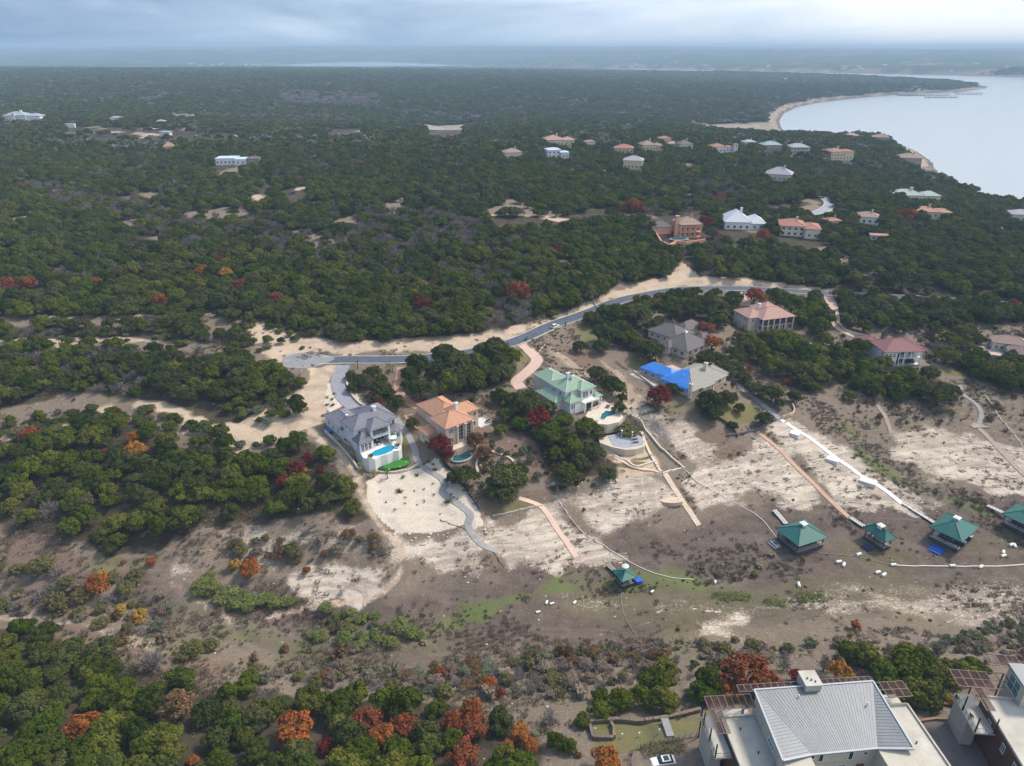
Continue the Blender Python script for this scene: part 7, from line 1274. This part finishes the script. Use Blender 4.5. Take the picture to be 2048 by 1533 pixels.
def jitter_grid(x0, x1, y0, y1, s, seed):
    r = np.random.default_rng(seed); a, b = np.meshgrid(np.arange(x0, x1, s), np.arange(y0, y1, s * .87)); a = a + (np.arange(a.shape[0]) % 2)[:, None] * s * .5
    return (a + r.uniform(-.36, .36, a.shape) * s).ravel(), (b + r.uniform(-.36, .36, b.shape) * s).ravel()
def clear_of(x, y, lst, f=1.0):
    k = np.ones(len(x), bool)
    for cx, cy, r in lst: k &= (x - cx) ** 2 + (y - cy) ** 2 > (r * f) ** 2
    return k
def off_ways(x, y, extra):
    k = np.ones(len(x), bool); m = (y < 480) & (np.abs(x) < 480)
    for w in list(WAYS.values()) + [TRACK1, TRACK2]:
        d, _ = ldist(w.pts[::2] + [w.pts[-1]], x[m], y[m]); k[m] &= d > w.w / 2 + extra
    return k
OPEN = [[(130,253),(260,250),(420,260),(505,264),(505,290),(380,288),(130,286)], [(492,404),(530,360),(548,364),(524,408)], [(552,374),(616,366),(618,400),(576,410)], [(965,424),(1100,428),(1235,406),(1242,424),(1110,450),(980,452)], [(848,254),(928,254),(932,278),(860,278)],
        [(655,255),(735,255),(728,274),(655,274)], [(1600,395),(1665,385),(1672,425),(1600,435)], [(1530,400),(1590,400),(1590,418),(1530,420)], [(1300,420),(1420,425),(1425,490),(1310,495)], [(1360,420),(1400,410),(1400,430),(1360,432)], [(1340,530),(1385,500),(1400,545),(1350,550)]]
BARE = [[(20,330),(170,380),(280,400),(420,415),(540,440),(700,470),(690,492),(480,480),(300,440),(150,420),(20,360)], [(690,425),(860,415),(965,435),(960,480),(800,490),(700,470)], [(1370,355),(1500,365),(1545,400),(1420,405)], [(560,180),(760,190),(760,215),(560,205)], [(260,450),(420,470),(400,490),(260,475)]]
RDW = random.Random(5)
def single_trees():
    """the woods nearest to the drone are built tree by tree"""
    n0 = 0
    for zone, s, lab, grp, mixk in (('corner', 5.5, 'dark green evergreen in the dense wood filling the lower left corner', 'evergreens of the lower left wood', ('ever',) * 7 + ('oak',)),
                                 ('midleft', 6.6, 'evergreen in the wood left of the white house, below the sandy clearing', 'evergreens left of the white house', ('ever',) * 5 + ('oak',) * 2),
                                 ('between', 6.6, 'dark evergreen in the thicket between the peach and the green-roofed house', 'evergreens of the garden thicket', ('ever', 'oak')),
                                 ('upperpeach', 7.0, 'leafy evergreen between the road and the peach house', 'evergreens above the peach house', ('ever', 'oak', 'oak'))):
        P = FW[zone]; Q = np.array(P); x, y = jitter_grid(Q[:, 0].min(), Q[:, 0].max(), Q[:, 1].min(), Q[:, 1].max(), s, 60 + len(zone))
        k = (sdist(P, x, y) > .8) & clear_of(x, y, [(a, b, r + 1.6) for a, b, r in TREES]) & clear_of(x, y, CLEAR) & off_ways(x, y, 2.0)
        pu, pv, _ = proj(x, y, hz(x, y) + 3); k &= (pu > -60) & (pu < 2110) & (pv < 1590)
        if zone == 'corner': k &= ~inpoly([(325,1600),(345,1470),(375,1440),(395,1445),(372,1500),(365,1600)], pu, pv)
        x, y = x[k], y[k]
        for a, b in zip(x, y):
            tree(RDW.choice(mixk), a, b, float(hz(a, b)), s * RDW.uniform(.44, .72) * (1.35 if zone in ('between', 'upperpeach') else 1), lab, grp, rnd=RDW, hscale=RDW.uniform(.85, 1.2)); n0 += 1
    return n0
def woodland():
    protos = [merged('m', CR['ever', i], TRK[0]) for i in range(4)] + [merged('m', CR['oak', i], TRK[1]) for i in range(3)] + [CR['bare', 0], CR['bare', 1]] + [CR['rust', 0], CR['olive', 0], CR['red', 0]]
    lo = [crown_mesh('far_crown', LM['ever' if i < 3 else 'oak'], 400 + i, 9, 34, .21, .75, .6, .05) for i in range(4)]; lo += [crown_mesh('far_crown', LM['twig'], 410, 9, 26, .17, .7, .6, .1), crown_mesh('far_crown', LM['brown'], 411, 9, 26, .2, .7, .6, .1)]
    protos += lo; nb = len(protos) - 6; out = []; r = np.random.default_rng(9)
    for (x0, x1, y0, y1, s, far, hs) in ((-560, 620, 150, 760, 5.3, False, 1.0), (-1500, 1500, 760, 1500, 7.6, True, .85), (-2600, 2600, 1500, 2900, 10.5, True, .62), (-4200, 4200, 2900, 4700, 15, True, .42)):
        x, y = jitter_grid(x0, x1, y0, y1, s, int(s * 10)); z = hz(x, y); pu, pv, dp = proj(x, y, z + 3)
        k = (pu > -90) & (pu < 2140) & (pv < 1600) & (pv > 90); x, y, z, pu, pv = x[k], y[k], z[k], pu[k], pv[k]
        inm = inpoly(FORESTS['main'], pu, pv)
        for zn in ('strip', 'patch', 'northgrey', 'belowmansion', 'eastslope', 'eastedge', 'belowmaroon', 'lawnoaks'): inm |= inpoly(FW[zn], x, y)
        ld = np.array(sdist(LAKE, x, y)); k = inm & (ld < -18) & (z > (10.5 if y0 < 1000 else 5.5) + (fbm(x / 40, y / 40, 2, 3) - .5) * 5)
        for n_, P in enumerate(OPEN): k &= ~inpoly(P, pu, pv) | ((n_ == 0) & (r.uniform(size=len(x)) < .09))
        k &= off_ways(x, y, 2.2)
        x, y, z, pu, pv = x[k], y[k], z[k], pu[k], pv[k]
        k = clear_of(x, y, CLEAR) & clear_of(x, y, [(a, b, c + 1.2) for a, b, c in TREES]) if y0 < 1500 else np.ones(len(x), bool)
        k &= r.uniform(size=len(x)) > at_mask(OPENN, x, y) * .85; dens = fbm(x / 70, y / 70, 3, 77); k &= (dens > .27) | (r.uniform(size=len(x)) < .6); k &= (r.uniform(size=len(x)) < .96)
        x, y, z, pu, pv = x[k], y[k], z[k], pu[k], pv[k]
        bare = np.zeros(len(x)); 
        pass
        for P in BARE: bare = np.maximum(bare, inpoly(P, pu, pv) * .7)
        bare = np.maximum(bare, sm(.58, .70, fbm(x / 55, y / 55, 3, 99)) * .42)
        q = r.uniform(size=len(x)); typ = fbm(x / 90, y / 90, 3, 55)
        for i in range(len(x)):
            if q[i] < bare[i]: pi = 7 + int(r.integers(2)) if not far else nb + 4
            elif q[i] > .9955: pi = (9, 10, 11)[int(r.integers(3))] if not far else nb + 5
            elif not far: pi = int(r.integers(4)) if r.uniform() < (.85 if typ[i] > .47 else .45) else 4 + int(r.integers(3))
            else: pi = nb + int(r.integers(4))
            rr = s * r.uniform(.46, .92) * (1.22 if y[i] < 330 and x[i] > 40 else 1.0); out.append((x[i], y[i], z[i] - .15, rr, r.uniform(0, 6.28), pi, r.uniform(.8, 1.15) * hs))
    scatter('woodland', out, protos, 'unbroken juniper and oak woodland covering the hills beyond the road'); return len(out)
def stone_mesh(seed):
    rd = random.Random(seed); bm = bmesh.new(); bmesh.ops.create_icosphere(bm, subdivisions=1, radius=1)
    for v in bm.verts: v.co *= rd.uniform(.7, 1.15); v.co.z *= .6
    me = bpy.data.meshes.new('stone'); bm.to_mesh(me); bm.free(); me.materials.append(mat('limestone', (.52, .455, .385), .95, .2, 1.5, .1, obj_var=.25)); return me
def near_points(s, seed, y1=330):
    x, y = jitter_grid(-210, 260, 85, y1, s, seed); z = hz(x, y); pu, pv, _ = proj(x, y, z); k = (pu > -30) & (pu < 2080) & (pv < 1560); return x[k], y[k], z[k], pu[k], pv[k]
def at_mask(M, x, y):
    i = np.clip(np.searchsorted(XS, x), 0, len(XS) - 1); j = np.clip(np.searchsorted(YS, y), 0, len(YS) - 1); return M[j, i]
def brush():
    r = np.random.default_rng(21)
    protos = [tuft_mesh('t', LM['dry'], 500 + i, 60, 1.0, .06, .7, .7) for i in range(3)] + [tuft_mesh('t', LM['green'], 510 + i, 60, .9, .07, .6, .6) for i in range(2)] + \
             [crown_mesh('s', LM['brown'], 520, 6, 40, .17, .6, .5, .2, 0), crown_mesh('s', LM['olive'], 521, 6, 45, .17, .6, .5, .2, 0), bare_mesh('s', LM['twig'], 522, 7, 6, 7), bare_mesh('s', LM['dry'], 523, 8, 6, 7), crown_mesh('s', LM['dry'], 524, 6, 45, .15, .6, .5, .25, 0), crown_mesh('s', LM['oak'], 525, 7, 60, .14, .6, .5, .2, 0)]
    out = []
    x, y, z, pu, pv = near_points(1.25, 71); k = clear_of(x, y, CLEAR) & off_ways(x, y, .6) & (at_mask(M_grav, x, y) < .3) & (at_mask(M_lawn, x, y) < .3)
    dens = fbm(x / 12, y / 12, 3, 61); rock, dirt, green = at_mask(M_rock, x, y), at_mask(M_dirt, x, y), at_mask(M_green, x, y); weed = fbm(x / 26, y / 26, 3, 43)
    p = (.05 + .95 * sm(.46, .68, dens)) * (1 - .84 * rock) * (1 - .93 * dirt); silt = inpoly([(1010,1235),(1150,1200),(1560,1155),(1800,1120),(2080,1100),(2080,1160),(1700,1175),(1480,1215),(1150,1260)], pu, pv) | inpoly([(1290,1060),(1400,1010),(1560,1030),(1530,1080),(1360,1110)], pu, pv); p = p * np.where(silt, .12, 1)
    q = r.uniform(size=len(x)); k &= q < p * .8
    for i in np.where(k)[0]:
        g = green[i] > r.uniform(.2, .9) or (weed[i] > .60 and r.uniform() < .35)
        out.append((x[i], y[i], z[i], r.uniform(.3, .85) * (1.1 if dens[i] > .55 else .8), r.uniform(0, 6.28), (3 + r.integers(2)) if g else r.integers(3), r.uniform(.5, 1.0)))
    # shrubs thicken towards the banks
    x, y, z, pu, pv = near_points(3.4, 72, 420); k = clear_of(x, y, CLEAR) & off_ways(x, y, 1.5) & (at_mask(M_grav, x, y) < .2) & (at_mask(M_lawn, x, y) < .2) & clear_of(x, y, [(a, b, c * .7) for a, b, c in TREES])
    bank = [[(620,1290),(760,1330),(900,1330),(1100,1300),(1250,1300),(1400,1280),(1600,1290),(1800,1290),(2080,1240),(2080,1330),(1950,1330),(1800,1320),(1650,1310),(1400,1360),(1200,1400),(1050,1400),(900,1390),(700,1380),(560,1370),(430,1330)],
            [(-40,1100),(90,1130),(160,1200),(270,1180),(330,1220),(340,1300),(240,1300),(80,1240),(-40,1240)], [(640,1210),(720,1230),(820,1270),(870,1290),(800,1310),(700,1290),(640,1260)], [(1660,740),(1760,790),(1900,790),(2080,830),(2080,880),(1900,850),(1760,850),(1680,820)], [(1380,1130),(1460,1120),(1560,1100),(1600,1120),(1560,1160),(1420,1160)], [(450,1080),(560,1075),(700,1070),(770,1090),(780,1120),(640,1120),(480,1130)], [(1010,870),(1080,900),(1120,960),(1060,980),(1000,960)],
            [(1090,900),(1160,950),(1240,960),(1230,1000),(1120,1000)], [(1800,960),(1950,1000),(2060,1010),(2060,1050),(1980,1030),(1850,1000)]]
    pb = np.full(len(x), .035); thick = inpoly(bank[1], pu, pv) | inpoly([(640,1300),(900,1320),(1150,1290),(1330,1290),(1380,1330),(1200,1395),(1000,1395),(800,1390),(560,1365)], pu, pv)
    for P in bank: pb = np.maximum(pb, inpoly(P, pu, pv) * .8)
    pb *= (1 - .75 * at_mask(M_dirt, x, y)) * (1 - .5 * at_mask(M_rock, x, y)); k &= r.uniform(size=len(x)) < pb
    gard = np.zeros(len(x), bool)
    for P in ([(690,740),(870,720),(1030,710),(1080,790),(1110,900),(1240,960),(1100,985),(1000,960),(960,940),(900,930),(860,820),(760,830)], [(1180,700),(1260,640),(1330,590),(1480,590),(1500,680),(1640,700),(1640,760),(1480,740),(1440,850),(1330,760),(1250,720)], [(1640,610),(2060,610),(2060,800),(1900,800),(1800,760),(1660,780)], [(1180,790),(1250,800),(1330,790),(1300,830),(1240,820)]): gard |= inpoly(P, pu, pv)
    k |= gard & (r.uniform(size=len(x)) < .34) & clear_of(x, y, CLEAR, .8) & off_ways(x, y, 1.2) & (at_mask(M_lawn, x, y) < .2) & (at_mask(M_grav, x, y) < .2)
    for i in np.where(k)[0]:
        if gard[i]: out.append((x[i], y[i], z[i] - .1, r.uniform(.6, 2.0), r.uniform(0, 6.28), r.choice([10, 10, 10, 6, 5, 7]), r.uniform(.7, 1.1))); continue
        out.append((x[i], y[i], z[i] - .1, r.uniform(1.0, 2.7) if thick[i] else r.uniform(.6, 2.1) if pb[i] > .1 else r.uniform(.5, 1.2), r.uniform(0, 6.28), r.choice([5, 6, 6, 7, 7, 8, 8, 9, 9, 3]), r.uniform(.7, 1.1)))
    scatter('dry_brush', out, protos, 'dry weeds, grass tufts and low thorn scrub on the exposed lake bed')
    st = [stone_mesh(i) for i in range(4)]; out2 = []
    x, y, z, pu, pv = near_points(1.9, 73); rk = np.maximum(at_mask(M_rock, x, y), at_mask(M_dirt, x, y) * .3); k = clear_of(x, y, CLEAR) & off_ways(x, y, .4) & (r.uniform(size=len(x)) < .022 + .20 * rk)
    rip = inpoly([(765,1045),(800,1062),(860,1068),(915,1062),(900,1080),(820,1082),(775,1065)], pu, pv) | inpoly([(935,1060),(990,1050),(1000,1085),(960,1080)], pu, pv) | inpoly([(1090,960),(1120,970),(1240,955),(1240,965),(1100,985)], pu, pv)
    k |= rip & (r.uniform(size=len(x)) < .95); k &= (at_mask(M_grav, x, y) < .3) | rip; k &= at_mask(M_lawn, x, y) < .3
    for i in np.where(k)[0]: out2.append((x[i], y[i], z[i], r.uniform(.16, .42) * (1.9 if rip[i] else 1), r.uniform(0, 6.28), r.integers(4), r.uniform(.7, 1.2)))
    led = MB(); rdl = random.Random(4)
    for a in range(3): led.box(-1.3 + a * .9, -.5 + a * .9 + rdl.uniform(-.1, .2), -.35 + rdl.uniform(-.12, .12), .4, -.3, .16 + rdl.uniform(-.06, .1))
    st.append(led.mesh('ledge', MATS['limestone'])); st.append(MB().box(-.9, .1, -.3, .45, -.3, .2).box(.15, 1.0, -.4, .3, -.3, .14).mesh('ledge', MATS['limestone']))
    x, y, z, pu, pv = near_points(1.05, 74); fr = at_mask(_st, x, y); rk = at_mask(M_rock, x, y) * np.where(pu > 980, 1.0, .6); fb = fbm(x / 9, y / 9, 2, 64)
    k = (fr > .44) & (fr < .60) & (rk > .3) & (r.uniform(size=len(x)) < .9 * rk * sm(.38, .58, fb)) & clear_of(x, y, CLEAR) & off_ways(x, y, .8) & (at_mask(M_grav, x, y) < .2) & (at_mask(M_lawn, x, y) < .2) & (at_mask(M_dirt, x, y) < .6) & (z < 14.5) & (z > 1.5)
    gx = hz(x + 4, y) - hz(x - 4, y); gy = hz(x, y + 4) - hz(x, y - 4); an = np.arctan2(gy, gx) + math.pi / 2
    for i in np.where(k)[0]: out2.append((x[i], y[i], z[i] - .02, r.uniform(.4, .85), an[i] + r.uniform(-.2, .2), 4 + r.integers(2), r.uniform(.8, 1.5)))
    scatter('loose_stones', out2, st, 'loose pale limestone rubble and broken ledges on the slopes'); return len(out), len(out2)
# ---------------------------------------------------------------- haze over the whole country
def haze():
    m = bpy.data.materials.new('haze'); m.use_nodes = True; nt = m.node_tree; nt.nodes.clear()
    out = nd(nt, 'ShaderNodeOutputMaterial'); v = nd(nt, 'ShaderNodeVolumePrincipled', Density=HAZE_D, Anisotropy=.0); v.inputs['Color'].default_value = (.54, .76, 1.0, 1)
    nt.links.new(v.outputs[0], out.inputs['Volume'])
    o = MB().box(-13500, 13500, -300, 18300, float(HT.min()) - 1.5, max(CAMZ + 6, float(HT.max()) + 12)).build('haze', m); tag(o, 'thin blue haze over the distance', kind='stuff')
HAZE_D = 1.4e-4
import time as _t; _t0 = _t.time()
bank_shrubs(); NSINGLE = single_trees(); NW = woodland(); NB = brush(); haze()
print('TREES', NSINGLE, 'WOODLAND', NW, 'BRUSH', NB, 'VERTS', HT.size, 'haze top', max(CAMZ + 6, float(HT.max()) + 12), 'secs', _t.time() - _t0)
